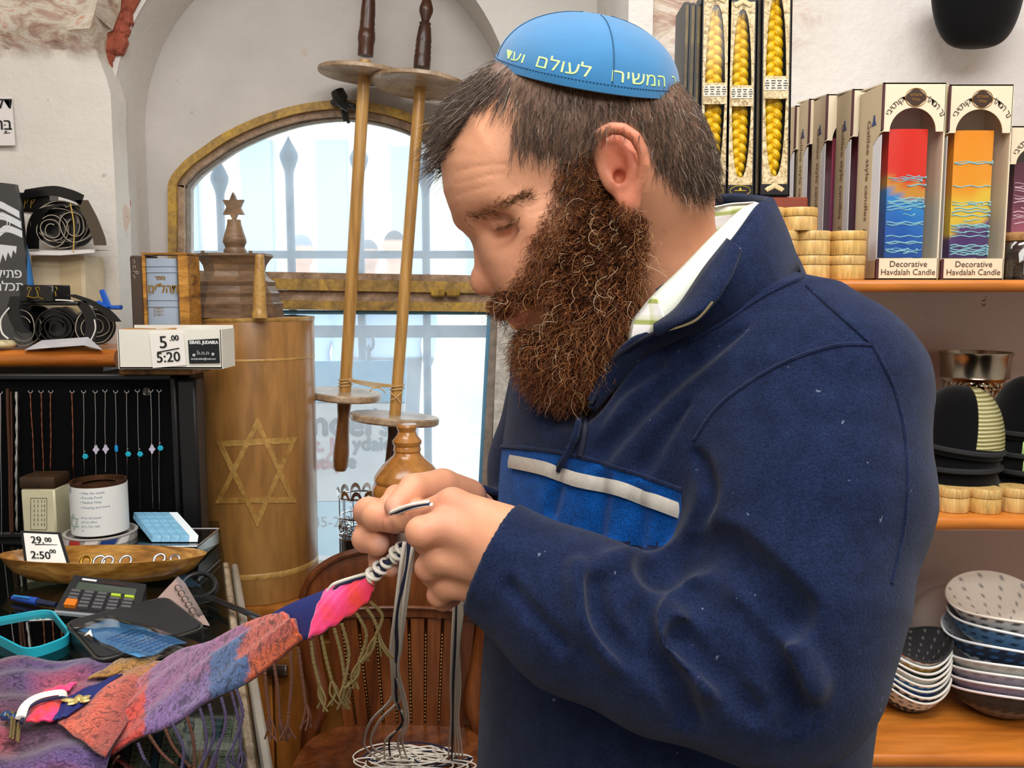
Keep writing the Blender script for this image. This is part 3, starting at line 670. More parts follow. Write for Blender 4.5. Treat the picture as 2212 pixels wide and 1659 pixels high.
bmat = hairmat('beard_hair', [(0, '#3a1d0e'), (.35, '#5d2f14'), (.7, '#854a20'), (.93, '#a86f3e'), (1, '#d0b48e')])
i = NG.integers(0, len(bv), 15000); P, N = bv[i], bn[i]; u, v = pix(P)
flow = np.stack([-.25 + (u - 1200) / 700, np.zeros(len(u)), -1.0 * np.ones(len(u))], 1)
mo = (v < 675) & (u < 1165); flow[mo] = np.array([.25, -.1, -1.0])
D = flow + N * .55 + NG.normal(size=P.shape) * .35
ed = np.clip((v - 420) / 260, .35, 1)
strands('beard_strands', P - N * .001, D, .017 * ed * np.where(mo, .5, 1) * NG.uniform(.6, 1.35, len(P)), 9, .00024, bmat, BEARDO, curl=.0024, freq=1.3, grav=.12)
i = NG.integers(0, len(bv), 480); P, N = bv[i], bn[i]
strands('beard_strands', P, N * .8 + [-.1, 0, -.8] + NG.normal(size=P.shape) * .4, NG.uniform(.014, .028, len(P)), 10, .00021, hairmat('beard_light', [(0, '#94602f'), (.6, '#b98a58'), (1, '#e0cfb4')]), BEARDO, curl=.003, freq=1.2, grav=.1)
BP = np.array([(1285, 330), (1240, 345), (1212, 360), (1198, 430), (1178, 470), (1158, 520), (1140, 575), (1110, 618), (1180, 640), (1330, 560), (1372, 470), (1335, 420), (1318, 380)], float)
cvx = BV[(BV[:, 2] > 1.50) & (BV[:, 1] < Y0)]; cw_ = cov(cvx, BP, 30) * (ln(cvx - hp(1342, 360, -.085)) > .024); i = NG.choice(len(cvx), 4200, p=cw_ / cw_.sum()); P = cvx[i]; N = normals(body, P); u, v = pix(P)
strands('beard_strands', P, np.stack([-.2 + (u - 1230) / 500, 0 * u, -1 + 0 * u], 1) + N * .45 + NG.normal(size=P.shape) * .35, NG.uniform(.006, .014, len(P)), 7, .0002, bmat, BEARDO, curl=.0015, freq=1.1, grav=.1)
hv = BV[(BV[:, 2] > 1.50)]; hn = normals(body, hv)
w = cov(hv, HAIRP, 26) * (ln(hv - hp(1240, 330)) < .17)
u, v = pix(hv); earm = np.minimum(ln(hv - hp(1342, 360, -.085)), ln(hv - hp(1342, 360, .085))) > .026
p = w * earm * (v > 60); p = p / p.sum()
i = NG.choice(len(hv), 17000, p=p); P, N = hv[i], hn[i]; u, v = pix(P)
fwd = np.clip((1130 - u) / 130, 0, 1)[:, None]
D = (1 - fwd) * np.array([.02, 0, -1.]) + fwd * np.array([-.75, 0, -.75]) + N * .28 + NG.normal(size=P.shape) * .18
back = np.clip((u - 1380) / 100, 0, 1)[:, None]; D = D + back * np.array([.25, 0, -.2])
Lh = np.where(u < 1120, .024, .0125) * np.where((u > 1195) & (u < 1290) & (v > 340), .6, 1) * NG.uniform(.6, 1.3, len(u))
hmat = hairmat('scalp_hair', [(0, '#21150d'), (.5, '#3f2c1e'), (.85, '#5f4734'), (.96, '#8a7563'), (1, '#cfc6bb')])
HAIRO = strands('hair', P, D, Lh, 6, .0002, hmat, PERSON, curl=.0007, freq=.8, grav=.05)
# longer front hair combed forward
k = 2600; tt = NG.uniform(0, 1, k) ** .8; ww = np.clip(NG.normal(0, .03, k), -.055, .055)
rt = np.array([hp(1075 - 95 * a + NG.normal() * 9, 146 + 105 * a + NG.normal() * 9, b) for a, b in zip(tt, ww)]); rt = rt - 0
pr = np.array([b for b in rt]); nn = normals(body, pr); pr = pr - nn * body(pr)[:, None]
strands('hair', pr, np.array([-.70, 0, -.85]) + nn * .30 + NG.normal(size=pr.shape) * .10, NG.uniform(.016, .031, k), 8, .00022, hmat, PERSON, curl=.0008, freq=.6, grav=.16)
def brow(s):
    b = []
    for _ in range(300):
        t = NG.uniform(0, 1); q = spline([(1008, 470), (1048, 457), (1100, 436), (1142, 420)], 40)[int(t * 39)]
        b.append((q[0] + NG.normal() * 5, q[1] + NG.normal() * (7 - 3 * t)))
    P = cast(body, b); 
    if s > 0: P[:, 1] = 2 * Y0 - P[:, 1]
    n = normals(body, P); return P, n
bm_ = hairmat('brow_hair', [(0, '#4a2e1a'), (.7, '#7a5230'), (1, '#a47a50')])
for s in (-1, 1):
    P, n = brow(s); strands('eyebrow', P, np.array([.8, 0, .35]) + n * .4 + NG.normal(size=P.shape) * .25, NG.uniform(.005, .011, len(P)), 5, .0002, bm_, PERSON, curl=.0006)
P = cast(body, [(1074 + 50 * t, 490 - 22 * t * t) for t in NG.uniform(0, 1, 90)])
strands('eyelashes', P, np.array([-.6, -.5, -.75]) + NG.normal(size=P.shape) * .15, NG.uniform(.004, .007, 90), 5, .00022, bm_, PERSON)
# fine light hair on the back of the near hand
# ---------------------------------------------------------------- the cap
KL, KR, KN, KA = hp(1073, 133), hp(1462, 199), at(1275, 190, Y0 - .080), hp(1290, 31)
kc = (KL + KR) / 2; ka = (KR - KL) / 2; kb = KN - kc; ku = KA - kc
def capP(ph, h, off=0.):
    ph, h = np.broadcast_arrays(ph, h); r = (1 - np.clip(h, 0, 1) ** 2.1) ** (1 / 2.1) * (1 + off)
    return kc + (r * np.cos(ph))[..., None] * ka + (r * np.sin(ph))[..., None] * kb + (h * (1 + off))[..., None] * ku
capm = mat('cap_cotton', '#1a6c9f', rough=.85, var=.10, vscale=26, bump=.35, bscale=900, bdist=.0006, sheen=.3, stretch=(1, 1, 2.5))
g = G(); ph = np.linspace(0, 2 * math.pi, 96, endpoint=False); hh = np.sin(np.linspace(0, math.pi / 2, 26)) * .9995
g.sheet(capP(ph[:, None], hh[None], .012), .0018, closed_u=True, flip=True)
CAP = g.build('skullcap', capm, PERSON, smooth=180)
g = G(); g.sheet(capP(ph[:, None], np.linspace(-.03, .10, 5)[None], .024), .003, closed_u=True, flip=True); g.build('hem_band', capm, CAP, smooth=60)
g = G()
for q in (0, 90, 180, 270):
    a = math.radians(q + 78); hh2 = np.linspace(.10, .99, 24); g.tube(capP(np.full(24, a), hh2, .0125), .0007, 5)
g.build('panel_seam', mat('cap_seam', '#0f4468', rough=.9), CAP)
g = G(); aa = np.linspace(0, 2 * math.pi, 180, endpoint=False)
for a in aa: g.tube(capP(np.array([a, a + .02]), np.array([.085, .085]), .0255), .0004, 4)
g.build('stitching', mat('cap_seam', '#1d6a9c'), CAP, kind='stuff')
emb = mat('embroidery', '#b9d98a', rough=.6)
g = G()
for s, a0, a1, k in (('ועד', 154, 134, .011), ('לעולם', 125, 91, .0135), ('המשיח', 80, 40, .0135), ('ך', 31, 25, .0135)):
    v, f = glyphs(s[::-1]); wd = v[:, 0].max(); x = v[:, 0] / wd; y = v[:, 1]
    a = np.radians(a0 + (a1 - a0) * x); hgt = .165 + y * k / ln(ku) * .95
    base = G(); g.add(capP(a, hgt - .02, .0165), f)
g.build('embroidered_lettering', emb, CAP, smooth=0, recalc=False)
# ================================================================ clothes
def fleecemat(name, col, k):
    t = NT(name); v = t.coord(); a = t.noise(v, 640, 3, .7); b = t.noise(v, 60, 4); c = t.mix(1., col, t.ramp(b, [(.3, (.75,) * 3), (.7, (1.2,) * 3)]), 'MULTIPLY'); c = t.mix(.8, c, t.ramp(a, [(.32, (.45,) * 3), (.66, (1.45,) * 3)]), 'MULTIPLY')
    li = t.ramp(t.noise(v, 150, 2, .5), [(.745, '#000000'), (.765, '#8f98ac')]); c = t.mix(.35, c, li, 'ADD')
    t.base(c); t.bump(a, k, .0012); t.set(Roughness=1., Specular_IOR_Level=.04, Sheen_Weight=.10, Sheen_Roughness=.5); MATS[name] = t.m; return t.m
fleece = fleecemat('navy_fleece', '#19233f', .65)
fleeceb = fleecemat('blue_fleece', '#0b4a94', .8)
E1 = np.array([-.42, .9075]); E2 = np.array([-.9075, -.42])
LV = []
for v, L, R_ in ((660, 1230, 1790), (740, 1150, 1930), (850, 1100, 1995), (1000, 1083, 2042), (1150, 1072, 2034), (1300, 1055, 1985), (1450, 1045, 1935), (1659, 1036, 1902), (1900, 1040, 1905), (2250, 1060, 1910)):
    z = at(1400, v, .83)[2]; xl, xr = at(L, v, .90)[0], at(R_, v, .75)[0]; hx = (xr - xl) / 2; a = .195 if v > 700 else .15
    LV.append((z, (xl + xr) / 2, math.sqrt(max(hx ** 2 - (a * .42) ** 2, .01)) / .9075, a))
LV = np.array(LV[::-1])
def torso0(P):
    z = np.clip(P[:, 2], LV[0, 0], LV[-1, 0]); cx, b, a = (np.interp(z, LV[:, 0], LV[:, k]) for k in (1, 2, 3))
    q = P[:, :2] - np.stack([cx, np.full(len(z), .83)], 1); q = np.stack([q @ E1 / a, q @ E2 / b], 1)
    k0 = ln(q); k1 = ln(q / np.stack([a, b], 1)); d = k0 * (k0 - 1) / (k1 + 1e-6); d = np.where(k0 < .2, -.1, d)
    dz = np.maximum(P[:, 2] - LV[-1, 0], LV[0, 0] - P[:, 2])
    d = np.maximum(d, dz)
    nb = at(1450, 660, .79)
    d = smin(d, rcone(P, nb, at(1778, 842, .680), .074, .065), .05)
    d = smin(d, rcone(P, nb, at(1230, 800, .95), .074, .060), .05)
    d = smin(d, rcone(P, nb, at(1560, 620, .82), .07, .07), .04)
    return d
FOLDT = [([(1300, 980), (1400, 868), (1540, 760), (1640, 700)], .009), ([(1388, 1010), (1470, 900), (1590, 790), (1700, 720)], .007), ([(1490, 930), (1560, 850), (1680, 770)], .008), ([(1290, 905), (1340, 840), (1420, 790)], .006),
         ([(1300, 1040), (1290, 1120), (1280, 1190)], .008), ([(1380, 1070), (1375, 1160), (1360, 1220)], .007), ([(1210, 1020), (1190, 1100)], .006), ([(1880, 1330), (1930, 1200), (1985, 1080)], .006)]
def setfold(F, L):
    out = []
    for p, r in L: out.append((cast(F, spline(p, 9)), r))
    return out
def carve(P, d, folds, k=.012, out=1.0):
    for p, r in folds:
        c = chain(P, p, np.full(len(p), r)); d = ssub(d, c + r * .10, k * .65)
    return d
def ridge(P, d, folds, k=.016):
    for p, r in folds: d = smin(d, chain(P, p, np.full(len(p), r)) + r * .30, k * .7)
    return d
FT = setfold(torso0, FOLDT)
def opening(P):      # neck hole and the open front below the beard
    d = chain(P, [hp(1400, 420, .02), at(1455, 650, .795), at(1480, 760, .80)], (.085, .086, .070))
    d = smin(d, rcone(P, at(1580, 430, .825), at(1540, 570, .82), .058, .040), .01)
    return smin(d, chain(P, [at(1270, 690, .72), at(1200, 800, .715), at(1165, 870, .70)], (.052, .050, .030)), .02)

def torso(P):
    d = carve(P, torso0(P), FT)
    d = ssub(d, rcone(P, at(1520, 1290, .62), at(1900, 1330, .62), .0, .0) + .001, .003) if False else d
    d = ssub(d, opening(P), .010)
    return np.maximum(d, -(d + .012)) if False else d
SLV = seg_c((1775, 850, .673), (1738, 1050, .655), (1690, 1300, .615), (1682, 1425, .600), (1440, 1398, .618), (1250, 1325, .640), (1068, 1208, .668))
SLR = (.069, .088, .080, .064, .059, .056, .047)
def sleeve0(P):
    d = smin(chain(P, SLV[:4], SLR[:4], .02), chain(P, SLV[3:], SLR[3:], .02), .025)
    return smin(d, elli(P, at(1655, 1470, .600), (.062, .055, .05)), .03)
VAL = [([(1490, 1272), (1510, 1266), (1524, 1262)], 0.0159), ([(1428, 1222), (1479, 1186), (1560, 1190), (1640, 1262), (1700, 1322)], 0.0207), ([(1508, 1300), (1536, 1364), (1589, 1431), (1605, 1442)], 0.0098),
       ([(1535, 1300), (1622, 1364), (1680, 1469), (1716, 1545)], 0.0146), ([(1383, 1330), (1397, 1407), (1455, 1488), (1482, 1550)], 0.0122), ([(1470, 1375), (1508, 1412), (1570, 1469), (1625, 1536)], 0.0110),
       ([(1287, 1262), (1300, 1345), (1364, 1421)], 0.0085), ([(1100, 1268), (1158, 1335), (1215, 1393)], 0.0061), ([(1431, 1240), (1397, 1300)], 0.0085), ([(1560, 1340), (1640, 1450)], 0.0073),
       ([(1500, 960), (1530, 1060), (1500, 1130)], 0.0085)]
RDG = [([(1405, 1306), (1433, 1383), (1508, 1431), (1535, 1485)], 0.0110), ([(1508, 1278), (1575, 1254), (1625, 1297), (1700, 1390), (1748, 1480)], 0.0146), ([(1326, 1216), (1364, 1207), (1417, 1222), (1442, 1250)], 0.0122),
       ([(1448, 1262), (1498, 1290), (1476, 1366)], 0.0073), ([(1250, 1230), (1262, 1330), (1330, 1420)], 0.0098), ([(1560, 1400), (1640, 1500)], 0.0098)]
VS, RS = setfold(sleeve0, VAL), setfold(sleeve0, RDG)
ca, cb = at(1113, 1090, .655), at(1016, 1332, .672); cn = np.cross(cb - ca, np.array([.30, 1, 0])); cn /= ln(cn); cn = cn if cn[0] < 0 else -cn
def sleeve(P):
    d = carve(P, ridge(P, sleeve0(P), RS), VS, .010)
    d = np.maximum(d, (P - ca) @ cn - .002)
    d = ssub(d, chain(P, [SLV[-2], SLV[-1], SLV[-1] + (SLV[-1] - SLV[-2])], (.036, .040, .044)), .002)
    return d
def sleeve_b(P):
    d = chain(P, seg_c((1230, 820, .95), (1190, 1010, .99), (1165, 1180, .97), (1020, 1160, .815)), (.064, .068, .060, .050), .02)
    n = at(1020, 1160, .815) - at(1165, 1180, .97); n /= ln(n)
    d = np.maximum(d, (P - at(1022, 1160, .812)) @ n)
    return ssub(d, chain(P, [at(1060, 1165, .86), at(960, 1155, .75)], (.043, .045)), .002)
def jacket(P):
    k = .003 + .040 * np.clip((P[:, 2] - 1.37) / .10, 0, 1); return smin(torso(P), sleeve(P), k)
JV, JQ = mesh_sdf(jacket, (-.15, .46, .82), (.5, 1.25, 1.72), .0030, 4)
JACK = thing('fleece_jacket', None, None, (.17, .80, 0)); JACK.parent = PERSON; JACK.location = (0, 0, 0)
# colour panel on the chest: cut along two straight seams
s1 = cast(torso, [(1100, 962), (1250, 986), (1468, 1056)]); n1 = np.cross(s1[1] - s1[0], s1[2] - s1[0]); n1 /= ln(n1); n1 = n1 * np.sign(n1[2])
bm = bmesh.new(); me = bpy.data.meshes.new('t'); me.from_pydata(JV.tolist(), [], JQ.tolist()); bm.from_mesh(me)
low = s1[0] - n1 * .135
for p in (s1[0], low): bmesh.ops.bisect_plane(bm, geom=bm.verts[:] + bm.edges[:] + bm.faces[:], plane_co=Vector(p), plane_no=Vector(n1))
e2 = np.array([E2[0], E2[1], 0])
ah = cast(jacket, [(1500, 950), (1745, 765), (1952, 930)]); na = np.cross(ah[1] - ah[0], ah[2] - ah[0]); na /= ln(na); na = na * np.sign(na @ (at(1720, 1050, .60) - ah.mean(0)))
bm.verts.index_update(); bm.normal_update(); A, B, S_ = [], [], []
AV = np.array([v.co[:] for v in bm.verts]); FC = [f for f in bm.faces]; CC = np.array([f.calc_center_median()[:] for f in FC]); df = sleeve(CC) - torso(CC)
arm = np.where(CC[:, 2] > 1.36, ((CC - ah[0]) @ na > 0) & (df < .035), df < .003)
for f, c, ar in zip(FC, CC, arm):
    k = (c - s1[0]) @ n1 < 0 and (c - low) @ n1 > 0 and np.array(f.normal) @ e2 > -.15
    k = k and (c[0] - .15) * E2[0] + (c[1] - .83) * E2[1] > .045
    (S_ if ar else B if k else A).append([v.index for v in f.verts])
bm.free()
def sub(name, faces, m):
    u = np.unique(np.concatenate([np.array(f) for f in faces])); mp = {int(a): i for i, a in enumerate(u)}
    g = G(); g.add(AV[u], [[mp[i] for i in f] for f in faces]); return g.build(name, m, JACK, smooth=180, recalc=False)
sub('jacket_body', A, fleece); sub('chest_panel', B, fleeceb).__setitem__('label', 'royal blue chest panel')
sub('sleeve', S_, fleece)
sdf_obj('sleeve', sleeve_b, (-.10, .72, 1.05), (.12, 1.14, 1.6), .005, fleece, JACK, coarse=3)
def onsurf(px, off, fn=jacket, n=60, smooth=True):
    P = cast(fn, spline(px, n)); N = normals(fn, P, .006); return P + N * off, N
def band(name, px, width, m, off=.0015, th=.0016, n=70, fn=torso):
    P, N = onsurf(px, off, fn, n); T = np.gradient(P, axis=0); T /= ln(T)[:, None]; B = np.cross(T, N)
    w = np.linspace(-.5, .5, 6); S = P[:, None] + B[:, None] * (w * width)[None, :, None] + N[:, None] * (.0008 * (1 - (2 * w) ** 2))[None, :, None]
    g = G(); g.sheet(S, th); return g.build(name, m, JACK, smooth=60)
band('reflective_stripe', [(1107, 997), (1180, 1012), (1250, 1036), (1330, 1052), (1410, 1080), (1472, 1103)], .0108, mat('piping', '#b9b4aa', rough=.45, var=.12, vscale=300, stretch=(1, 1, 1)), .002)['label'] = 'pale grey piping stripe'
P, N = onsurf([(1085, 964), (1170, 972), (1250, 986), (1350, 1016), (1475, 1058)], .0006); g = G(); g.tube(P, .0019, 6); g.build('seam', fleece, JACK)
g = G()
for L in ([(1735, 600), (1650, 640), (1560, 700), (1490, 740)], [(1742, 618), (1802, 672), (1880, 742)]):
    P, N = onsurf(L, .0004); g.tube(P, .0016, 6)
g.build('seam', fleece, JACK)
g = G()
for L in ([(1885, 745), (1935, 850), (1958, 980), (1955, 1120), (1925, 1260)], [(1500, 950), (1560, 870), (1680, 790), (1800, 748), (1885, 745)]):
    P = cast(jacket, spline(L, 60)); g.tube(P, .0017, 6)
g.build('seam', fleece, JACK)
# stand-up collar and the shirt inside it
CTs = cast(torso0, [(1276, 868), (1318, 790)])
def strip(top, bot, n=70, nv=7, bul=.004):
    a, b = spline([at(*p) for p in top], n), spline([at(*p) for p in bot], n); t = np.linspace(0, 1, nv)
    S = a[:, None] * (1 - t)[None, :, None] + b[:, None] * t[None, :, None]
    c = at(1450, 640, .79); o = S - c; o[..., 2] = 0; o /= ln(o)[..., None] + 1e-9
    return S + o * (bul * np.sin(t * math.pi))[None, :, None]
CT = [(1276, 868, .700), (1318, 790, .690), (1362, 742, .680), (1420, 712, .668), (1476, 668, .662), (1536, 588, .664), (1598, 508, .680), (1640, 450, .705), (1662, 436, .745), (1640, 430, .795), (1570, 426, .85), (1500, 440, .885), (1400, 520, .90), (1320, 640, .885), (1262, 780, .83), (1262, 866, .755)]
CB = [(1278, 885, .700), (1328, 832, .672), (1384, 782, .650), (1456, 736, .634), (1545, 705, .628), (1620, 672, .632), (1680, 622, .655), (1716, 586, .700), (1712, 610, .76), (1690, 600, .83), (1620, 590, .88), (1550, 600, .90), (1420, 640, .945), (1300, 740, .93), (1240, 830, .87), (1256, 885, .765)]
CBs = cast(torso0, [(p[0], p[1]) for p in CB[1:8]]); CB = [CB[0]] + [(p[0], p[1], float(q[1]) + .010) for p, q in zip(CB[1:8], CBs)] + CB[8:]
CT[0] = (1276, 868, float(CTs[0][1]) - .004); CB[0] = (1278, 885, float(CTs[0][1]) + .004); CT[1] = (1318, 790, min(.70, float(CTs[1][1]) - .003))
g = G(); g.sheet(strip(CT, CB), .0045); COLLAR = g.build('collar', fleece, JACK, smooth=180)
g = G(); a = spline([at(*p) for p in CT], 90); g.tube(a, .0034, 8); g.build('collar_edge', fleece, JACK, smooth=180)
# turned-out flap with the zip end
fl_t = [(1418, 708, .664), (1470, 668, .655), (1530, 580, .655), (1576, 522, .662)]
fl_b = [(1420, 716, .655), (1500, 690, .630), (1556, 642, .628), (1592, 545, .650)]
g = G(); g.sheet(strip(fl_t, fl_b, 40, 7, .005), .004); g.build('collar_flap', fleece, JACK, smooth=180)
zipm = mat('zip_tape', '#0d1428', rough=.7); brass = mat('zip_metal', '#b8ad8a', rough=.3, metal=1.)
g = G()
za = spline([at(*p) for p in [(1276, 872, float(CTs[0][1]) - .008), (1318, 794, CT[1][2] - .006), (1364, 747, .673), (1424, 716, .656), (1500, 694, .626), (1538, 655, .622)]], 60); g.tube(za, .0016, 6)
g.build('zip_edge', zipm, JACK)
g = G(); zt = spline([at(*p) for p in [(1440, 714, .648), (1500, 693, .6245), (1538, 653, .6205)]], 40)
for p in zt[::1]: g.box(p, (.0014, .0012, .0014))
g.build('zip_teeth', brass, JACK, kind='stuff')
zP, zN = onsurf([(1276, 872), (1268, 905), (1262, 950), (1255, 985)], .001, n=30); g = G(); g.tube(zP, .0028, 6, sx=1.4); g.build('zip', zipm, JACK)
zo = zP[4] + zN[4] * .004
g = G(); g.box(zo, (.007, .004, .012), bev=.0015); sl = g.build('zip_slider', mat('zip_slider_metal', '#a89a6c', rough=.3, metal=1.), JACK)
pl = onsurf([(1274, 885), (1268, 905), (1262, 922)], .007, n=12)[0]; g = G(); g.tube(pl, .0034, 6, sx=.4); g.build('zip_pull', mat('dark_metal', '#8a8a8c', rough=.35, metal=1.), JACK)
g = G(); pc = onsurf([(1262, 920), (1256, 940), (1244, 965), (1228, 995), (1212, 1014)], .0065, n=24)[0]; g.tube(pc, np.array([.0028] * 6 + [.0036] * 4 + [.003] * 10 + [.002] * 4), 7); g.build('zip_pull_cord', fleece, JACK)
# shirt
def shirtmat():
    t = NT('checked_shirt'); v = t.coord((1, 1, 1)); sx = t.add('ShaderNodeSeparateXYZ'); t.link(v, sx.inputs[0])
    def stripes(o, k):
        m = t.add('ShaderNodeMath', operation='MULTIPLY'); m.inputs[1].default_value = k; t.link(sx.outputs[o], m.inputs[0])
        f = t.add('ShaderNodeMath', operation='FRACT'); t.link(m.outputs[0], f.inputs[0]); return f.outputs[0]
    a = t.ramp(stripes(2, 62), [(.0, '#ffffff'), (.52, '#ffffff'), (.56, '#b9c27e'), (.72, '#aab560'), (.78, '#dfe4c0'), (.9, '#f2f4e6')])
    b = t.ramp(stripes(0, 50), [(.0, '#ffffff'), (.70, '#ffffff'), (.76, '#d9e0b8'), (.95, '#ffffff')])
    t.base(t.mix(.8, a, b, 'MULTIPLY')); t.set(Roughness=.8); return t.m
shm = shirtmat(); shw = mat('shirt_white', '#e9ecdf', rough=.8, var=.08, vscale=30)
S1 = [(1360, 742, .700), (1366, 700, .694), (1385, 672, .690), (1416, 636, .684), (1470, 584, .684), (1540, 512, .692), (1600, 456, .716), (1630, 441, .748), (1610, 440, .80), (1560, 445, .845), (1480, 470, .865), (1400, 560, .87)]
S2 = [(1366, 760, .694), (1392, 740, .684), (1420, 716, .676), (1452, 684, .672), (1500, 626, .674), (1570, 540, .684), (1628, 480, .712), (1652, 462, .748), (1640, 475, .81), (1580, 495, .86), (1490, 530, .885), (1410, 620, .89)]
SHIRT = thing('shirt', None, None, (.17, .80, 0)); SHIRT.parent = PERSON; SHIRT.location = (0, 0, 0)
g = G(); g.sheet(strip(S1, S2, 80, 7, .006), .0016); g.build('shirt_collar', shw, SHIRT, smooth=180)
S0 = [(p[0] - 4, p[1] + 4, p[2] + .004) for p in S1]; S3 = [(1372, 790, .71), (1400, 770, .705), (1430, 750, .70), (1460, 720, .70), (1500, 680, .70), (1560, 620, .71), (1600, 560, .74), (1610, 550, .77), (1590, 540, .82), (1540, 560, .85), (1480, 590, .87), (1410, 660, .88)]
g = G(); g.sheet(strip(S0, S3, 80, 6, .002), .0012); g.build('collar_stand', shm, SHIRT, smooth=180)
g = G(); g.sheet(strip([(1374, 690, .684), (1392, 668, .680), (1410, 644, .676), (1420, 642, .670)], [(1364, 752, .682), (1388, 735, .673), (1414, 714, .666), (1440, 694, .660)], 24, 6, .003), .0012); g.build('collar_point', shm, SHIRT, smooth=180)
g = G(); g.sheet(strip([(1300, 800, .712), (1318, 778, .706), (1340, 750, .702)], [(1298, 832, .706), (1300, 822, .704), (1322, 792, .70)], 14, 5, .001), .0012); g.build('shirt_placket', shw, SHIRT, smooth=180)
# trousers and shoes (below the picture)
def legs(P):
    d = chain(P, [(.16, .70, .95), (.14, .70, .5), (.15, .72, .09)], (.10, .075, .06), .01)
    d = smin(d, chain(P, [(.16, .90, .95), (.14, .90, .5), (.15, .90, .09)], (.10, .075, .06), .01), .01)
    return smin(d, elli(P, (.165, .80, .92), (.155, .19, .12)), .03)
sdf_obj('trousers', legs, (-.1, .5, .02), (.4, 1.1, 1.06), .010, mat('dark_trousers', '#1b1c22', rough=.9), PERSON, coarse=2)
for y in (.71, .90): sdf_obj('shoe', lambda P, y=y: np.maximum(smin(elli(P, (.09, y, .03), (.15, .05, .055)), elli(P, (.15, y, .06), (.07, .045, .07)), .03), -P[:, 2]), (-.1, y - .1, -.01), (.3, y + .1, .16), .008, mat('black_leather', '#101010', rough=.4), PERSON, coarse=2)
# ================================================================ left side: counter, jewellery display, shelf
ZCN = at(300, 1165, 1.70)[2]
black = mat('black_velvet', '#060607', rough=.95, spec=.1); blackp = mat('black_plastic', '#141416', rough=.35); blackg = mat('black_gloss', '#0b0b0c', rough=.12, coat=.5)
white = mat('white_card', '#efece4', rough=.6); ink = mat('black_ink', '#151515', rough=.6); silver = mat('silver', '#cfcfd2', rough=.22, metal=1.); gold = mat('gold', '#c99a3c', rough=.3, metal=1.)
film = glassy('clear_film', '#ffffff', .06, gloss=.25)
shelfw = wood('orange_shelf', '#a85a1c', '#d98a38', 6, (.15, 1, 1), rough=.3, coat=.4, extra='#c97428')
olive = wood('olive_wood', '#5b3715', '#d3a052', 10, (.5, 1.3, 2.2), rough=.3, coat=.5, dist=2.4, lo=.30, hi=.62, extra='#a9742f')
olivel = wood('pale_olive_wood', '#b98339', '#e6c07a', 16, (2, 2, .4), rough=.4, coat=.2, dist=1.8, lo=.25, hi=.5)
cardb = mat('carton', '#d9c6a4', rough=.8, var=.08, vscale=12)
# ---- counter
CFR, CNR = at(487, 1226, 1.0), onz(562, 1659, ZCN); CFR = onz(487, 1226, ZCN); d_ = (CNR - CFR) / ln((CNR - CFR)[None])[0]
CNR2 = CFR + d_ * (CFR[1] - .74) / -d_[1]; CFR2 = CFR + d_ * (CFR[1] - 1.905) / -d_[1] if False else np.array([CFR[0] - .004, 1.84, ZCN])
COUNT = thing('display_counter', 'glass-topped display counter with wooden edge rails under the shawl', 'counter', (-1.1, 1.3, 0))
top = np.array([[-1.90, 1.84, ZCN], [at(474, 1150, 1.84)[0], 1.84, ZCN], CFR, CNR2, [-1.90, .74, ZCN]])
g = G(); g.prism(top - [0, 0, .006], (0, 0, .006)); g.build('glass_top', glassy('counter_glass', '#cfd6d2', .03, gloss=.3), COUNT, smooth=0)
dk = mat('counter_lining', '#2b2a24', rough=.6, var=.3, vscale=9)
g = G(); g.prism(top * [1, 1, 0] + [0, 0, ZCN - .07], (0, 0, .02)); g.build('shelf', dk, COUNT, smooth=0)
inn = np.array([[-1.89, 1.83, 0], [at(470, 1150, 1.83)[0], 1.83, 0], CFR * [1, 1, 0] + [-.012, -.01, 0], CNR2 * [1, 1, 0] + [-.012, .012, 0], [-1.89, .752, 0]])
g = G(); g.prism(inn, (0, 0, ZCN - .07)); g.build('body', wood('counter_body', '#4a2d17', '#7a4e28', 6, (1, 1, .2)), COUNT, smooth=0)
rl = wood('rail_wood', '#6e5a44', '#b7a48a', 20, (1, 1, 1), rough=.5, coat=0)
for o in (0, .016):
    g = G(); a, b = CFR + [o - .010, .03, -.012], CNR2 + [o - .010, 0, -.012]; dd = b - a; R_ = np.array(Vector(dd).to_track_quat('Y', 'Z').to_matrix())
    g.box((a + b) / 2, (.012, np.linalg.norm(dd), .026 if o == 0 else .020), rot=R_, bev=.003); g.build('edge_rail', rl if o == 0 else mat('rail_metal', '#b9b2a4', rough=.35, metal=.6, var=.2), COUNT)
g = G(); a, b = np.array([-1.9, .74, ZCN - .012]), CNR2 + [0, 0, -.012]; g.box((a + b) / 2, (ln((b - a)[None])[0], .012, .026), bev=.003); g.build('edge_rail', rl, COUNT)
# striped rows of price slips under the glass
slp = mat('paper_slip', '#b9bda6', rough=.8, var=.25, vscale=220); slb = mat('slip_blue', '#3f6d86', rough=.8)
for i in range(12):
    u = 285 + i * 21; a, b = onz(u, 1555, ZCN - .046), onz(u - 26, 1720, ZCN - .046); dd = (b - a); w = np.array([.0055 if i % 3 else .0042, 0, 0])
    g = G(); g.prism([a - w, a + w, b + w * .9, b - w * .9], (0, 0, .003)); s_ = g.build('price_slip_row', slp if i % 3 else slb, COUNT, smooth=0)
    if i % 3:
        g = G()
        for k in range(26):
            p = a + dd * (k + .5) / 26; g.box(p + [0, 0, .0032], (.0012 if k % 2 else .006, .0016, .0004))
        g.build('print', ink, s_, smooth=0, kind='stuff')
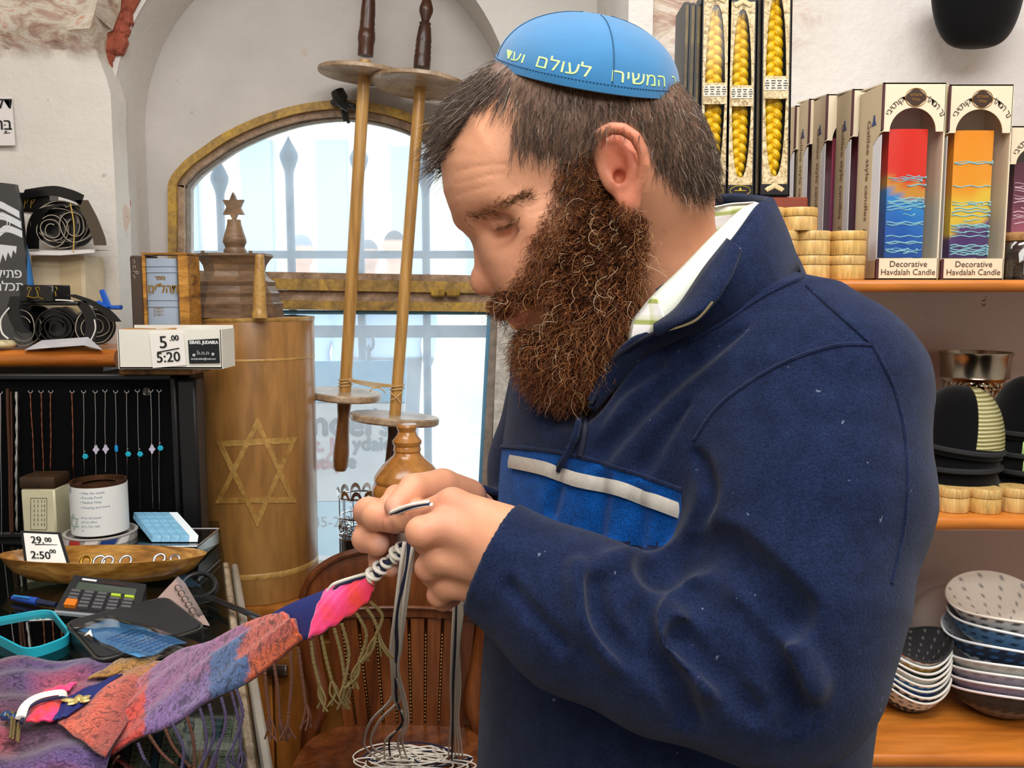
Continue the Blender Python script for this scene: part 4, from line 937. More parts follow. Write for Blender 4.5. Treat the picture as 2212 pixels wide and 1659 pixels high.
# ---- jewellery display board with necklaces
zt = at(200, 815, 1.70)[2]; xr = at(374, 900, 1.70)[0]; xl = -1.62
DSP = thing('jewellery_display', 'black velvet display case standing open behind the counter, hung with chains', 'display case', ((xl + xr) / 2, 1.76, ZCN))
g = G(); g.box(((xl + xr) / 2, 1.735, (zt + ZCN) / 2), (xr - xl, .05, zt - ZCN - .001), bev=.003); g.build('board', black, DSP, smooth=0)
brd = mat('black_leatherette', '#121214', rough=.4)
g = G()
for a, b in (((xl, ZCN + .007), (xl, zt)), ((xr, ZCN + .007), (xr, zt)), ((xl, zt), (xr, zt)), ((xl, ZCN + .007), (xr, ZCN + .007))):
    g.box(((a[0] + b[0]) / 2, 1.708, (a[1] + b[1]) / 2), (abs(a[0] - b[0]) + .012, .012, abs(a[1] - b[1]) + .012), bev=.003)
g.build('border', brd, DSP)
xe = at(425, 900, 1.70)[0]; g = G(); g.box(((xr + xe) / 2 + .003, 1.727, (zt + ZCN) / 2 - .002), (xe - xr - .008, .05, zt - ZCN - .006), bev=.005); g.build('side_leaf', brd, DSP)
g = G(); g.lathe([(0, 0), (.006, .0005), (.0085, .002), (0, .003)], at(318, 846, 1.7085), rot=rotx(math.pi / 2), seg=16); g.build('suction_cup', film, DSP)
copper = mat('copper_chain', '#b4745a', rough=.3, metal=1.); brleath = mat('brown_cord', '#4a2a18', rough=.6)
turq = mat('turquoise', '#27b4cf', rough=.4); opal = mat('opal', '#c9c2d6', rough=.25, coat=.5); azure = mat('azure_bead', '#1c8fd0', rough=.3)
def necklace(u0, u1, v0, v1, m, th, label, pend=None, vp=0, clasp=True, beads=False):
    y = 1.700; o = thing('necklace', label, 'necklace', at(u0, v0, y), 'chains hung on the black display')
    n = 26; P = np.array([at(u0 + (u1 - u0) * t + math.sin(t * 9 + u0) * .5, v0 + (v1 - v0) * t, y) for t in np.linspace(0, 1, n)])
    k = sz(1, 1000, y); g = G(); g.tube(P, th * k * (1 + (.35 * np.sin(np.arange(n) * 2.2) if beads else 0)), 5); g.build('chain', m, o)
    if clasp:
        a = np.linspace(math.pi * .95, math.pi * 2.05, 10); c = at(u0, v0 - 4, y); g = G()
        g.tube(c + np.outer(np.cos(a) * 4.5 * k, X3) + np.outer(np.sin(a) * 4.5 * k, Z3), 1.3 * k, 5); g.build('clasp', silver, o)
    if pend:
        t = (vp - v0) / (v1 - v0); c = at(u0 + (u1 - u0) * t + (2.5 if pend == 'flower' else 0), vp, y - .004); g = G()
        if pend == 'flower':
            for q in range(6):
                a = q * math.pi / 3; g.lathe([(0, -3 * k), (2.6 * k, -1.5 * k), (2.9 * k, 0), (2.6 * k, 1.5 * k), (0, 3 * k)], c + (math.cos(a) * 3.6 * k, 0, math.sin(a) * 3.6 * k), seg=6)
            g.lathe([(0, -3.4 * k), (2.6 * k, 0), (0, 3.4 * k)], c, seg=8); g.build('flower_bead', turq, o)
        elif pend == 'hand':
            poly = [(-2, 9), (2, 9), (3, 4), (6, 1), (6.5, -2), (3, -5), (1.5, -10), (-1.5, -10), (-3, -5), (-6.5, -2), (-6, 1), (-3, 4)]
            g.prism([c + (a * k, 0, b * k) for a, b in poly], (0, .003, 0)); g.build('hand_charm', opal, o)
        else:
            g.lathe([(0, -8 * k), (3.4 * k, -6 * k), (3.8 * k, 0), (3.4 * k, 6 * k), (0, 8 * k)], c, seg=8); g.build('bead', azure, o)
        g = G(); g.lathe([(0, -2 * k), (2 * k, 0), (0, 2 * k)], c + (0, 0, 11 * k), seg=6); g.build('small_bead', silver, o)
    return o
necklace(1, 4, 850, 1155, silver, 1.2, 'thin silver chain at the far left end of the black display')
necklace(16, 24, 840, 1150, brleath, 3.0, 'brown leather cord pendant strap, first of two on the display', clasp=False)
necklace(24, 27, 846, 1150, brleath, 2.0, 'thinner brown cord with reddish edge beside the first brown cord', clasp=False)
necklace(37, 37, 846, 1146, mat('bright_silver', '#dcdcdc', rough=.25, metal=1.), 3.6, 'broad silver mesh necklace, widest chain on the display', clasp=False, beads=True)
necklace(66, 76, 848, 1040, copper, 1.6, 'copper chain just right of the broad silver mesh', beads=True)
necklace(89, 95, 848, 1040, copper, 1.6, 'copper chain in the middle of the three short copper chains', beads=True)
necklace(110, 110, 848, 1040, copper, 1.6, 'copper chain above the right edge of the cream charity box', beads=True)
necklace(156, 161, 848, 1110, copper, 1.7, 'copper and silver chain falling beside the left of the tin can', beads=True)
necklace(181, 182, 848, 1025, silver, .9, 'thin silver chain with the lowest turquoise flower, above the tin can', 'flower', 986)
necklace(206, 207, 848, 1025, silver, .9, 'thin silver chain with a pale hand charm, first of two over the can', 'hand', 971)
necklace(227, 228, 846, 1020, silver, .9, 'thin silver chain with a pale hand charm, right of another hand charm', 'hand', 970)
necklace(250, 252, 848, 1025, silver, .9, 'thin silver chain with a long azure bead', 'bead', 969)
necklace(274, 275, 848, 1108, silver, .9, 'silver chain with turquoise flower falling behind the can edge', 'flower', 981)
necklace(297, 303, 846, 1100, silver, .9, 'silver chain with turquoise flower hung third from the right end', 'flower', 981)
necklace(326, 330, 846, 1098, silver, 1.0, 'silver chain with a pale hand charm between two turquoise flowers', 'hand', 970)
necklace(344, 344, 846, 1100, silver, .9, 'silver chain with turquoise flower nearest the right border of the display', 'flower', 968)
# ---- on top of the display
x0, x1 = at(279, 700, 1.75)[0], at(402, 700, 1.75)[0]; g = G(); g.box(((x0 + x1) / 2, 1.803, (zt + ZCN) / 2), (x1 - x0, .074, zt - ZCN - .001), bev=.003); tag(g.build('black_riser', brd, smooth=30), 'black riser box behind the jewellery display carrying the books', 'box')
zb = at(340, 797, 1.66)[2]
g = G(); g.box((at(340, 806, 1.69)[0], 1.73, (zt + .004 + zb) / 2), (sz(158, 806, 1.69), .10, zb - zt - .008), bev=.002)
tag(g.build('gilt_tin', mat('gilt_pattern', '#7a5526', rough=.4, metal=.5, var=.8, vscale=45), smooth=30), 'flat gilt-patterned tin between the white box and the black display', 'tin')
WB = thing('white_tray_box', 'white open carton with a handwritten price 5.00 on its front', 'box', at(367, 797, 1.66))
x0, x1 = at(256, 750, 1.66)[0], at(478, 750, 1.66)[0]; zt2 = at(367, 712, 1.66)[2]; dp = .075; wh = mat('white_carton', '#e9e6da', rough=.55, var=.05)
g = G(); w = .003
g.box(((x0 + x1) / 2, 1.66 + w / 2, (zb + zt2) / 2), (x1 - x0, w, zt2 - zb)); g.box(((x0 + x1) / 2, 1.66 + dp, (zb + zt2 + .006) / 2), (x1 - x0, w, zt2 - zb + .006))
for x in (x0, x1): g.box((x, 1.66 + dp / 2, (zb + zt2) / 2), (w, dp, zt2 - zb))
g.box(((x0 + x1) / 2, 1.66 + dp / 2, zb + .002), (x1 - x0, dp, w)); g.build('tray', wh, WB, smooth=0)
def card(name, m, pts, y, th, par, **k):
    g = G(); g.prism([at(u, v, y) for u, v in pts], (0, th, 0)); return g.build(name, m, par, smooth=0, **k)
def wr(par, s, u, v, h, y, m=None, heb=False, ang=0., name='lettering', align='LEFT', bold=0, wid=1.):
    k = sz(1, v, y); ex = (X3 * math.cos(ang) - Z3 * math.sin(ang)) * wid; ez = X3 * math.sin(ang) + Z3 * math.cos(ang); g = G()
    for b in range(bold + 1): g.text(s, at(u + b * 1.2, v, y), ex, ez, h * k / .72, .0006 + .0001 * b, heb=heb, align=align)
    return g.build(name, m or ink, par, smooth=0, recalc=False)
pc = card('price_label', white, ((322, 720), (396, 718), (402, 789), (330, 795)), 1.657, .0015, WB)
wr(pc, '5', 344, 752, 27, 1.6565, ang=-.05, bold=1); wr(pc, '.00', 366, 736, 12, 1.6565, ang=-.05, bold=1); wr(pc, '5:20', 338, 783, 22, 1.6565, ang=-.06, bold=1)
g = G(); g.tube(pxs([(340, 761), (387, 752)], 1.6562), .0010, 5); g.build('line', ink, pc)
lb = card('printed_label', mat('label_black', '#10181a', rough=.4), ((406, 735), (472, 731), (475, 784), (409, 785)), 1.657, .0012, WB)
wt = mat('white_ink', '#e9ecec', rough=.6); wr(lb, 'ISRAEL JUDAIKA', 409, 743, 7.5, 1.6565, wt, bold=1, wid=.82); wr(lb, 'b.n.n', 425, 766, 10, 1.6565, mat('grey_ink', '#8a9294'), bold=1)
g = G()
for u, v in ((419, 767), (460, 765)): g.lathe([(.0012, 0), (.0026, 0), (.0026, .0006), (.0012, .0006)], at(u, v, 1.6564), rot=rotx(math.pi / 2), seg=12, cap=False)
g.build('print', wt, lb); wr(lb, 'israeljudaika@mail.com', 413, 777, 4.5, 1.6565, wt, wid=.9)
tanp = mat('tan_packet', '#c08a4a', rough=.5, var=.3)
for k, (u, w_, s) in enumerate(((300, 60, .1), (350, 50, -.25), (410, 46, .3))):
    g = G(); g.box(at(u, 712 + k, 1.70) + [0, 0, -.004], (sz(w_, 712, 1.7), .05, .012), rot=roty(s * .3), bev=.003)
    tag(g.build('paper_packet', tanp if k < 2 else white, smooth=30), ('tan packet at the left in the white carton', 'tan curled packet in the middle of the white carton', 'white folded paper at the right in the white carton')[k], 'packet')
# books in a wooden holder
yb = 1.768
HOLD = thing('wooden_book_case', 'striped olive wood book case around the grey prayer book', 'book case', (at(350, 700, yb)[0], yb + .04, zt))
zb1 = at(340, 550, yb)[2]
def wallb(u0, u1, v0, m, name, par, y=yb, d=.07, z0=None, bev=.002):
    a, b = at(u0, v0, y)[0], at(u1, v0, y)[0]; z1 = at((u0 + u1) / 2, v0, y)[2]; z0 = zt if z0 is None else z0
    g = G(); g.box(((a + b) / 2, y + d / 2, (z0 + z1) / 2), (b - a, d, z1 - z0), bev=bev); return g.build(name, m, par, smooth=30)
olv = wood('striped_olive', '#6b4318', '#d6a04a', 9, (.6, 1, 3.2), rough=.45, coat=.1, dist=1.5, extra='#b97f33')
wallb(382, 404, 551, olv, 'side', HOLD); wallb(304, 312, 551, olv, 'side', HOLD); g = G(); g.box((at(354, 550, yb)[0], yb + .035, zb1 + .002), (sz(100, 550, yb), .07, .004)); g.build('lid', olv, HOLD, smooth=0)
BK = thing('grey_prayer_book', 'silver-grey bound prayer book with gold title inside the wooden case', 'book', (at(346, 700, yb)[0], yb + .04, zt))
a, b = at(314, 600, yb)[0], at(380, 600, yb)[0]; r = (b - a) / 2; zk = at(346, 557, yb)[2]; gy = mat('grey_binding', '#9aa7b8', rough=.45, bump=.2, bscale=300)
sec = [(math.cos(t) * r, -math.sin(t) * .010) for t in np.linspace(math.pi, 0, 13)] + [(r, .055), (-r, .055)]
g = G(); g.prism([((a + b) / 2 + x, yb + .006 + y, zt + .001) for x, y in sec], (0, 0, zk - zt - .002)); g.build('cover', gy, BK, smooth=35)
g = G()
for v in (575, 588, 648, 662):
    z = at(346, v, yb)[2]; g.tube([((a + b) / 2 + x, yb + .0055 + y, z) for x, y in sec[:13]], .0012, 5)
g.build('raised_band', gy, BK)
wr(BK, 'ספר', 334, 604, 9, yb - .0042, gold, True, bold=1); wr(BK, 'תהל"ים', 319, 632, 19, yb - .0042, gold, True, bold=1, wid=.82)
for v in (668, 675, 682): wr(BK, 'ירושלים', 332, v, 5, yb - .0042, gold, True)
bb = wallb(279, 303, 552, mat('brown_binding', '#4a3a30', rough=.5, var=.2), 'brown_book', None, d=.06, z0=zt, bev=.003); tag(bb, 'dark brown book standing left of the grey prayer book', 'book')
wr(bb, 'ספר התורה', 0, 0, 1, yb, gold) if False else None
for v, s in ((568, 'ב'), (580, 'ה'), (592, 'סד'), (602, 'ר')): wr(bb, s, 287, v, 8, yb - .0004, mat('pale_stamp', '#b9aa98', rough=.5), True)
# ---- shelf on the pier with tefillin
zs = at(120, 757, 1.76)[2]; zs0 = at(120, 795, 1.76)[2]; xs = at(246, 776, 1.76)[0]
g = G(); th = zs - zs0; sec = [(1.76 + th * .5 - math.cos(t) * th * .5, (zs + zs0) / 2 + math.sin(t) * th / 2) for t in np.linspace(-math.pi / 2, math.pi / 2, 9)]
g.prism([(-1.9, y, z) for y, z in sec + [(1.995, zs), (1.995, zs0)]], (1.9 + xs, 0, 0)); SH1 = tag(g.build('wall_shelf', shelfw, smooth=40), 'orange wooden shelf on the pier, above the jewellery display', 'shelf')
g = G(); g.box(((-1.9 + at(232, 805, 1.9)[0]) / 2, 1.93, zs0 - .010), (1.9 + at(232, 805, 1.9)[0], .10, .018), bev=.002); g.build('batten', mat('grey_batten', '#8d8a86', rough=.6), SH1)
leath = mat('strap_leather', '#0e0d0d', rough=.28, spec=.5, coat=.2); ledge = mat('strap_edge', '#b8ab96', rough=.7); gpr = mat('gold_print', '#c9a548', rough=.35, metal=.8)
def coil(name, par, c, r0, r1, turns, wid, yaw=0., ph=0., flat=1., edge=True):
    n = int(36 * turns); t = np.linspace(0, 1, n); a = ph + t * turns * 2 * math.pi; r = (r0 + (r1 - r0) * t) * (1 + .05 * np.sin(a * 1.5 + 1) + .03 * np.sin(a * 3.7))
    R_ = rotz(yaw); P = np.stack([np.cos(a) * r, np.zeros(n), np.sin(a) * r * flat], 1)
    A = P @ R_.T + c; off = R_ @ np.array([0, wid, 0]); S = np.stack([A + off * k for k in (0, .5, 1)], 1)
    g = G(); g.sheet(S, .0016); o = g.build(name, leath, par, smooth=60)
    rr_ = max(r0, r1); g = G(); g.lathe([(0, 0), (rr_ * .97, 0), (rr_ * .97, wid * .25), (rr_ * .6, wid * .45), (0, wid * .45)], c + off * .55, rot=R_ @ rotx(-math.pi / 2), seg=28, sy=flat); g.build('strap_roll', leath, par, smooth=50)
    if edge: g = G(); g.tube(A - off * .02, .0008, 5); g.build('strap_edge', ledge, o)
    return o
def tefillin(name, label, base):
    return thing(name, label, 'tefillin', base)
T1 = tefillin('tefillin', 'wound black tefillin straps and gilt-lettered box lying on the orange shelf', at(125, 757, 1.82))
zc_ = lambda u, v, y: at(u, v, y)
coil('strap_coil', T1, zc_(122, 708, 1.775), .008, .043, 4.2, .06, yaw=.35, flat=.98, edge=False); coil('strap_coil', T1, zc_(208, 706, 1.785), .006, .040, 3.6, .05, yaw=.5, ph=1.2)
coil('strap_coil', T1, zc_(48, 706, 1.79), .02, .044, 2.0, .06, yaw=-.2, ph=.4)
g = G(); g.box(zc_(98, 634, 1.80), (sz(86, 634, 1.8), .05, sz(36, 634, 1.8)), rot=rotz(-.25), bev=.002); bx = g.build('box', leath, T1)
g = G(); g.box(zc_(130, 655, 1.81), (sz(150, 655, 1.81), .07, .008), rot=rotz(-.25), bev=.002); g.build('base_plate', leath, T1)
g = G()
for u in (58, 96):
    for s in (1, -1): g.tube(pxs([(u + 14 - 13 * s, 626), (u + 14 - 12 * s, 620), (u + 14 - 4 * s, 622), (u + 14 - 9 * s, 630), (u + 14 - 11 * s, 640)], 1.772), .0011, 5)
g.tube(pxs([(58, 640), (70, 643), (84, 642), (94, 646)], 1.770), .0012, 5); g.build('gilt_print', gpr, bx)
for L in ([(35, 640), (28, 670), (40, 705), (58, 720)], [(172, 650), (190, 675), (198, 705), (190, 740)], [(150, 636), (190, 650), (228, 672), (250, 695)]):
    P = pxs([(u, v) for u, v in L], 1.765); P = spline(P, 20); g = G(); g.sheet(np.stack([P - X3 * .012, P, P + X3 * .012], 1), .002); g.build('strap', leath, T1, smooth=60)
g = G(); g.tube(spline(pxs([(20, 665), (2, 690), (4, 718), (18, 732)], 1.762), 20), .0018, 6); g.tube(spline(pxs([(120, 648), (160, 652), (178, 675)], 1.768), 20), .0014, 6); g.tube(spline(pxs([(204, 690), (206, 712), (196, 736)], 1.764), 20), .0014, 6); g.build('pale_edge', white, T1)
blp = mat('blue_clip_plastic', '#1556b8', rough=.35)
g = G(); g.tube(pxs([(220, 626), (230, 652), (238, 668)], 1.77), [.006, .007, .006], 6, sx=.6); g.tube(pxs([(212, 652), (236, 664), (262, 664)], 1.768), [.006, .007, .008], 6, sx=.6); g.lathe([(0, -.004), (.006, 0), (0, .004)], zc_(236, 662, 1.764), seg=10); g.build('clip', blp, T1, label='bright blue plastic clip')
g = G(); P = np.array([[at(u, v, y) for u, v, y in r_] for r_ in (((60, 752, 1.775), (90, 735, 1.765), (190, 728, 1.762), (215, 752, 1.775)), ((52, 756, 1.758), (110, 751, 1.752), (180, 746, 1.752), (222, 756, 1.758)))]); g.sheet(P, .0006); g.build('plastic_bag', mat('bag_film', '#d9d6da', rough=.2, trans=.3), T1)
g = G(); g.lathe([(0, 0), (.022, .002), (.026, .009), (.018, .016), (0, .017)], zc_(8, 752, 1.785), seg=16); tag(g.build('pale_pouch', mat('pale_pouch', '#d8c79a', rough=.7), smooth=180), 'small cream pouch beside the lower tefillin at the picture edge', 'pouch')
# carton with papers and the second set of straps
yc = 1.88; a, b = at(68, 600, yc)[0], at(183, 600, yc)[0]; z1 = at(126, 552, yc)[2]
g = G(); g.box(((a + b) / 2, yc + .045, (zs + z1) / 2), (b - a, .09, z1 - zs), bev=.002); CT_ = tag(g.build('small_carton', cardb, smooth=30), 'plain cream carton standing behind the lower tefillin', 'box')
g = G(); g.box((b - .030, yc - .0005, (zs + z1) / 2), (.045, .001, z1 - zs - .01)); g.build('tape', mat('tape', '#cbb48c', rough=.3), CT_)
g = G(); P = np.array([[at(62, 540, 1.86) , at(130, 541, 1.86), at(206, 538, 1.87)], [at(64, 550, 1.845), at(130, 551, 1.84), at(204, 545, 1.85)]]); P = np.stack([P[0] + [0, .08, .002], P[0], P[1]], 0); g.sheet(P, .0012); tag(g.build('folded_paper', mat('crumpled_paper', '#dcd6d2', rough=.7, bump=.4, bscale=60), smooth=60), 'crumpled white paper between the carton and the upper tefillin', 'paper')
T2 = tefillin('tefillin', 'loosely coiled black tefillin straps with pale edges on top of the cream carton', at(130, 545, 1.89))
coil('strap_coil', T2, zc_(128, 482, 1.865), .034, .058, 3.0, .05, yaw=.25, flat=.86); coil('strap_coil', T2, zc_(112, 496, 1.858), .010, .034, 3.0, .05, yaw=.25, ph=1, flat=1.1)
coil('strap_coil', T2, zc_(160, 488, 1.862), .012, .036, 2.0, .045, yaw=.3, ph=2, flat=1.2)
g = G(); g.box(zc_(84, 440, 1.885), (sz(64, 440, 1.88), .05, sz(42, 440, 1.88)), rot=rotz(.1), bev=.002); bx = g.build('box', leath, T2)
g = G()
for u in (52, 66): g.tube(pxs([(u, 450), (u + 2, 432), (u + 10, 430), (u + 4, 440)], 1.856), .0011, 5)
g.build('gilt_print', gpr, bx)
for L in ([(50, 420), (110, 412), (150, 420), (178, 432)], [(176, 432), (196, 470), (212, 510), (216, 530)], [(140, 440), (90, 455), (72, 490), (70, 538)]):
    P = spline(pxs(L, 1.85), 20); dv = X3 * .004 + Z3 * .010 if L[0][0] < 60 else X3 * .013; g = G(); g.sheet(np.stack([P - dv, P, P + dv], 1), .002); g.build('strap', leath if L[0][0] != 176 else mat('strap_back', '#4d4233', rough=.5), T2, smooth=60)
g = G(); g.tube(spline(pxs([(152, 440), (160, 490), (158, 545)], 1.848), 16), .0012, 5); g.build('rubber_band', mat('rubber_band', '#c7a54a', rough=.5), T2)
# tzitzit packet in a clear bag, leaning at the picture edge
PK = thing('string_packet', 'black packet with white stripes and Hebrew lettering in a clear bag', 'packet', at(20, 640, 1.80))
y = 1.792; card('card', mat('packet_black', '#1c1c20', rough=.3), ((-120, 380), (32, 398), (44, 455), (54, 560), (66, 750), (-120, 752)), y, .012, PK)
wpk = mat('packet_white', '#e8eaee', rough=.4)
for L in ([(-100, 432), (-10, 440), (20, 452), (42, 464)], [(-100, 458), (-8, 466), (14, 470), (46, 486)], [(-100, 505), (-14, 508), (14, 494), (48, 506)]):
    P = spline(pxs(L, y - .0005), 20); g = G(); g.sheet(np.stack([P + Z3 * .007, P - Z3 * .007], 1), .0005); g.build('stripe', wpk, PK, smooth=0)
g = G(); g.prism([at(u, v, y - .001) for u, v in ((-80, 520), (0, 528), (36, 532), (34, 548), (28, 540), (24, 558), (17, 544), (12, 564), (6, 548), (0, 568), (-8, 552), (-80, 570))], (0, .001, 0)); g.build('fringe_print', wpk, PK, smooth=0)
wr(PK, 'פתיל', -8, 600, 20, y - .0006, wpk, True, bold=1); wr(PK, 'תכלת', -14, 628, 20, y - .0006, wpk, True, bold=1)
g = G(); c0 = at(4, 480, y - .001); aa = np.linspace(0, 2 * math.pi, 24, endpoint=False)
for r in (.016, .011): g.tube(c0 + np.outer(np.cos(aa) * r, X3) + np.outer(np.sin(aa) * r * 1.2, Z3), .0009, 5, closed=True)
g.build('emblem', wpk, PK)
g = G(); g.tube(spline([at(40, 505, 1.806), at(50, 540, 1.806), at(58, 585, 1.806), at(66, 640, 1.806)], 20), .0125, 10, sy=.7); g.build('blue_cloth_roll', mat('blue_cloth', '#2f6fae', rough=.8, bump=.4, bscale=200), PK, label='blue cloth edge beside the packet')
card('clear_bag', film, ((-120, 352), (6, 360), (40, 400), (72, 752), (-120, 752)), y - .006, .0006, PK)
# paper on the pier, pin on the reveal
PP = thing('wall_note', 'white paper with hand-inked Hebrew letters stuck on the pier', 'sign', at(0, 315, YP - .012))
card('sheet', mat('note_paper', '#e6dfdc', rough=.7), ((-140, 209), (25, 208), (33, 314), (-140, 316)), YP - .012, .001, PP)
wr(PP, 'דק', -12, 234, 24, YP - .0125, None, True, bold=1); wr(PP, 'בָּר', -10, 280, 24, YP - .0125, None, True, bold=1); g = G(); g.tube(pxs([(8, 288), (22, 287)], YP - .0125), .0008, 5); g.build('mark', ink, PP)
g = G(); g.box(at(278, 439, 2.09), (.006, .010, .013), bev=.001); tag(g.build('red_tag', mat('red_plastic', '#c02a20', rough=.4), smooth=0), 'tiny red tag on the niche reveal above the books', 'tag')
# ---- things standing on the counter
def tin(c, r, z0, z1, m, rimm, par, seg=40):
    h = z1 - z0; g = G(); g.lathe([(0, 0), (r * .97, 0), (r, .003), (r, h - .004), (r * 1.02, h - .002), (r * 1.02, h), (r * .93, h), (r * .92, h - .010), (0, h - .010)], (c[0], c[1], z0), seg=seg); return g.build('body', m, par, smooth=30)
yt = 1.60; ct = at(218, 1150, yt); zt1 = at(218, 1146, yt)[2]; rt_ = sz(73, 1150, yt)
TN = thing('round_sweet_tin', 'round tin with red rim and union flag stripes under the white can', 'tin', (ct[0], yt, ZCN))
tin(ct, rt_, ZCN, zt1, mat('tin_grey', '#c4bdb8', rough=.35, metal=.3), None, TN)
def onCyl(c, r, a0, a1, z0, z1, n=16, lean=0.):
    a = np.linspace(a0, a1, n); s = np.array([c[0], c[1], 0]); return np.stack([s + np.stack([np.sin(a + lean) * r, -np.cos(a + lean) * r, np.full(n, z1)], 1), s + np.stack([np.sin(a) * r, -np.cos(a) * r, np.full(n, z0)], 1)], 1)
hz = zt1 - ZCN; red = mat('flag_red', '#c4362c', rough=.35, coat=.3); nav = mat('flag_blue', '#27407e', rough=.35, coat=.3); fwh = mat('flag_white', '#e6e0dc', rough=.35, coat=.3)
g = G(); g.sheet(onCyl(ct, rt_ * 1.006, -math.pi, math.pi, ZCN + .002, ZCN + hz * .62, 60), .0008); g.build('red_band', red, TN)
for a0, a1, m, l in ((-1.1, -.6, fwh, .2), (-.5, -.15, red, 0), (-.1, .25, fwh, .25), (.3, .75, nav, .3), (.85, 1.15, fwh, .3)):
    g = G(); g.sheet(onCyl(ct, rt_ * 1.004, a0, a1, ZCN + hz * .62, ZCN + hz * .92, 12, l * .5), .0008); g.build('flag_patch', m, TN)
CN = thing('charity_can', 'tin can wrapped in white printed paper standing on the union flag tin', 'can', (ct[0], yt, zt1))
rc = sz(56, 1090, yt); zc1 = at(217, 1036, yt)[2]; rust = mat('rusty_rim', '#5a3a22', rough=.5, metal=.6, var=.4, vscale=60)
tin(ct, rc, zt1, zc1, rust, None, CN); g = G(); g.sheet(onCyl(ct, rc * 1.012, -math.pi, math.pi, zt1 + .002, zc1 - .006, 60), .0008); g.build('paper_wrap', mat('printed_paper', '#e9ebe8', rough=.6), CN)
g = G(); g.lathe([(rc * .55, zc1 - .009), (rc * .86, zc1 - .009), (rc * .86, zc1 - .006), (rc * .60, zc1 - .006)], (ct[0], ct[1], 0), seg=32, cap=False, arc=None); g.build('opened_lid', rust, CN)
bl = mat('blue_print', '#2f5f86', rough=.6)
def cyl_text(par, s, a0, z, h, m, r, name='lettering'):
    v, f = glyphs(s); k = h / .72; a = a0 + v[:, 0] * k / r; g = G(); g.add(np.stack([ct[0] + np.sin(a) * r, ct[1] - np.cos(a) * r, z + v[:, 1] * k], 1), f); g.build(name, m, par, smooth=0, recalc=False)
zz = lambda v: at(218, v, yt - rc)[2]
for s, v in (('• Help the needy', 1068), ('• Provide Food', 1078), ('• Medical Help', 1088), ('• Housing and more', 1099), ('When full please', 1121), ('call the office', 1130), ('(917) 770-1440', 1140), ('or', 1148)): cyl_text(CN, s, -.24, zz(v), .0046 if v < 1110 else .0038, bl, rc * 1.03)
cyl_text(CN, 'ell', -.99, zz(1068), .012, mat('grey_print', '#4a5560'), rc * 1.03)
grn = mat('green_line', '#5d8a72', rough=.6); g = G()
for s in (1, -1):
    A_ = [(-.62 + math.sin(q) * .30, zz(1130) + math.cos(q) * .0150 * s) for q in (0, 2.094, 4.189)]
    for i in range(3):
        p, q = A_[i], A_[(i + 1) % 3]; L = np.linspace(0, 1, 8); aa = p[0] + (q[0] - p[0]) * L; g.tube(np.stack([ct[0] + np.sin(aa) * rc * 1.03, ct[1] - np.cos(aa) * rc * 1.03, p[1] + (q[1] - p[1]) * L], 1), .0005, 4)
g.build('star_print', grn, CN)
# cream metal charity box
BX = thing('charity_box', 'cream metal charity box with a brown hinged lid beside the can', 'box', at(82, 1165, 1.64)); y = 1.62
a, b = at(46, 1090, y)[0], at(119, 1090, y)[0]; z1 = at(82, 1056, y)[2]; z2 = at(82, 1030, y)[2]
g = G(); g.box(((a + b) / 2, y + .03, (ZCN + z1) / 2), (b - a, .06, z1 - ZCN), bev=.003); g.build('body', mat('cream_enamel', '#d9d2ae', rough=.4, var=.15, vscale=20), BX)
br = mat('brown_enamel', '#4f3a28', rough=.4, metal=.4, var=.3); g = G(); g.box(((a + b) / 2, y + .029, (z1 + z2) / 2), (b - a + .003, .062, z2 - z1), bev=.004, seg=2); ld = g.build('lid', br, BX)
g = G(); g.lathe([(0, 0), (.003, .0), (.003, .002), (0, .002)], at(82, 1050, y - .001), rot=rotx(math.pi / 2), seg=8); g.build('catch', blackp, ld)
g = G()
for p, q in (((66, 1076), (101, 1076)), ((66, 1144), (101, 1144)), ((66, 1076), (66, 1144)), ((101, 1076), (101, 1144))): g.tube(pxs([p, q], y - .0005), .0004, 4)
for i, u in enumerate((74, 82, 90, 96)): 
    for k in range(6): g.box(at(u, 1083 + k * 10, y - .0004), (.0009, .0004, .0055 if (k + i) % 3 else .004))
g.build('printed_panel', ink, BX, smooth=0)
# leaflets and a small black tray
TR = thing('small_black_tray', 'small black tray with pale rim behind the olive wood bowl', 'tray', at(440, 1190, 1.60))
p0, p1 = onz(300, 1178, ZCN), onz(474, 1176, ZCN); g = G(); g.box(((p0[0] + p1[0]) / 2, p1[1] - .06, ZCN + .016), (p1[0] - p0[0], .12, .030), bev=.003); g.build('tray', blackg, TR)
g = G(); c = np.array([(p0[0] + p1[0]) / 2, p1[1] - .06, ZCN + .031]); hx, hy = (p1[0] - p0[0]) / 2, .06; g.tube([c + (sx_ * hx, sy_ * hy, 0) for sx_, sy_ in ((-1, -1), (1, -1), (1, 1), (-1, 1))], .0016, 5, closed=True); g.build('rim', silver, TR)
lf = mat('leaflet_blue', '#86bfe0', rough=.5, var=.3, vscale=40, stretch=(1, 1, 6)); lfe = mat('leaflet_edge', '#d9ecf6', rough=.6)
zl = ZCN + .0325
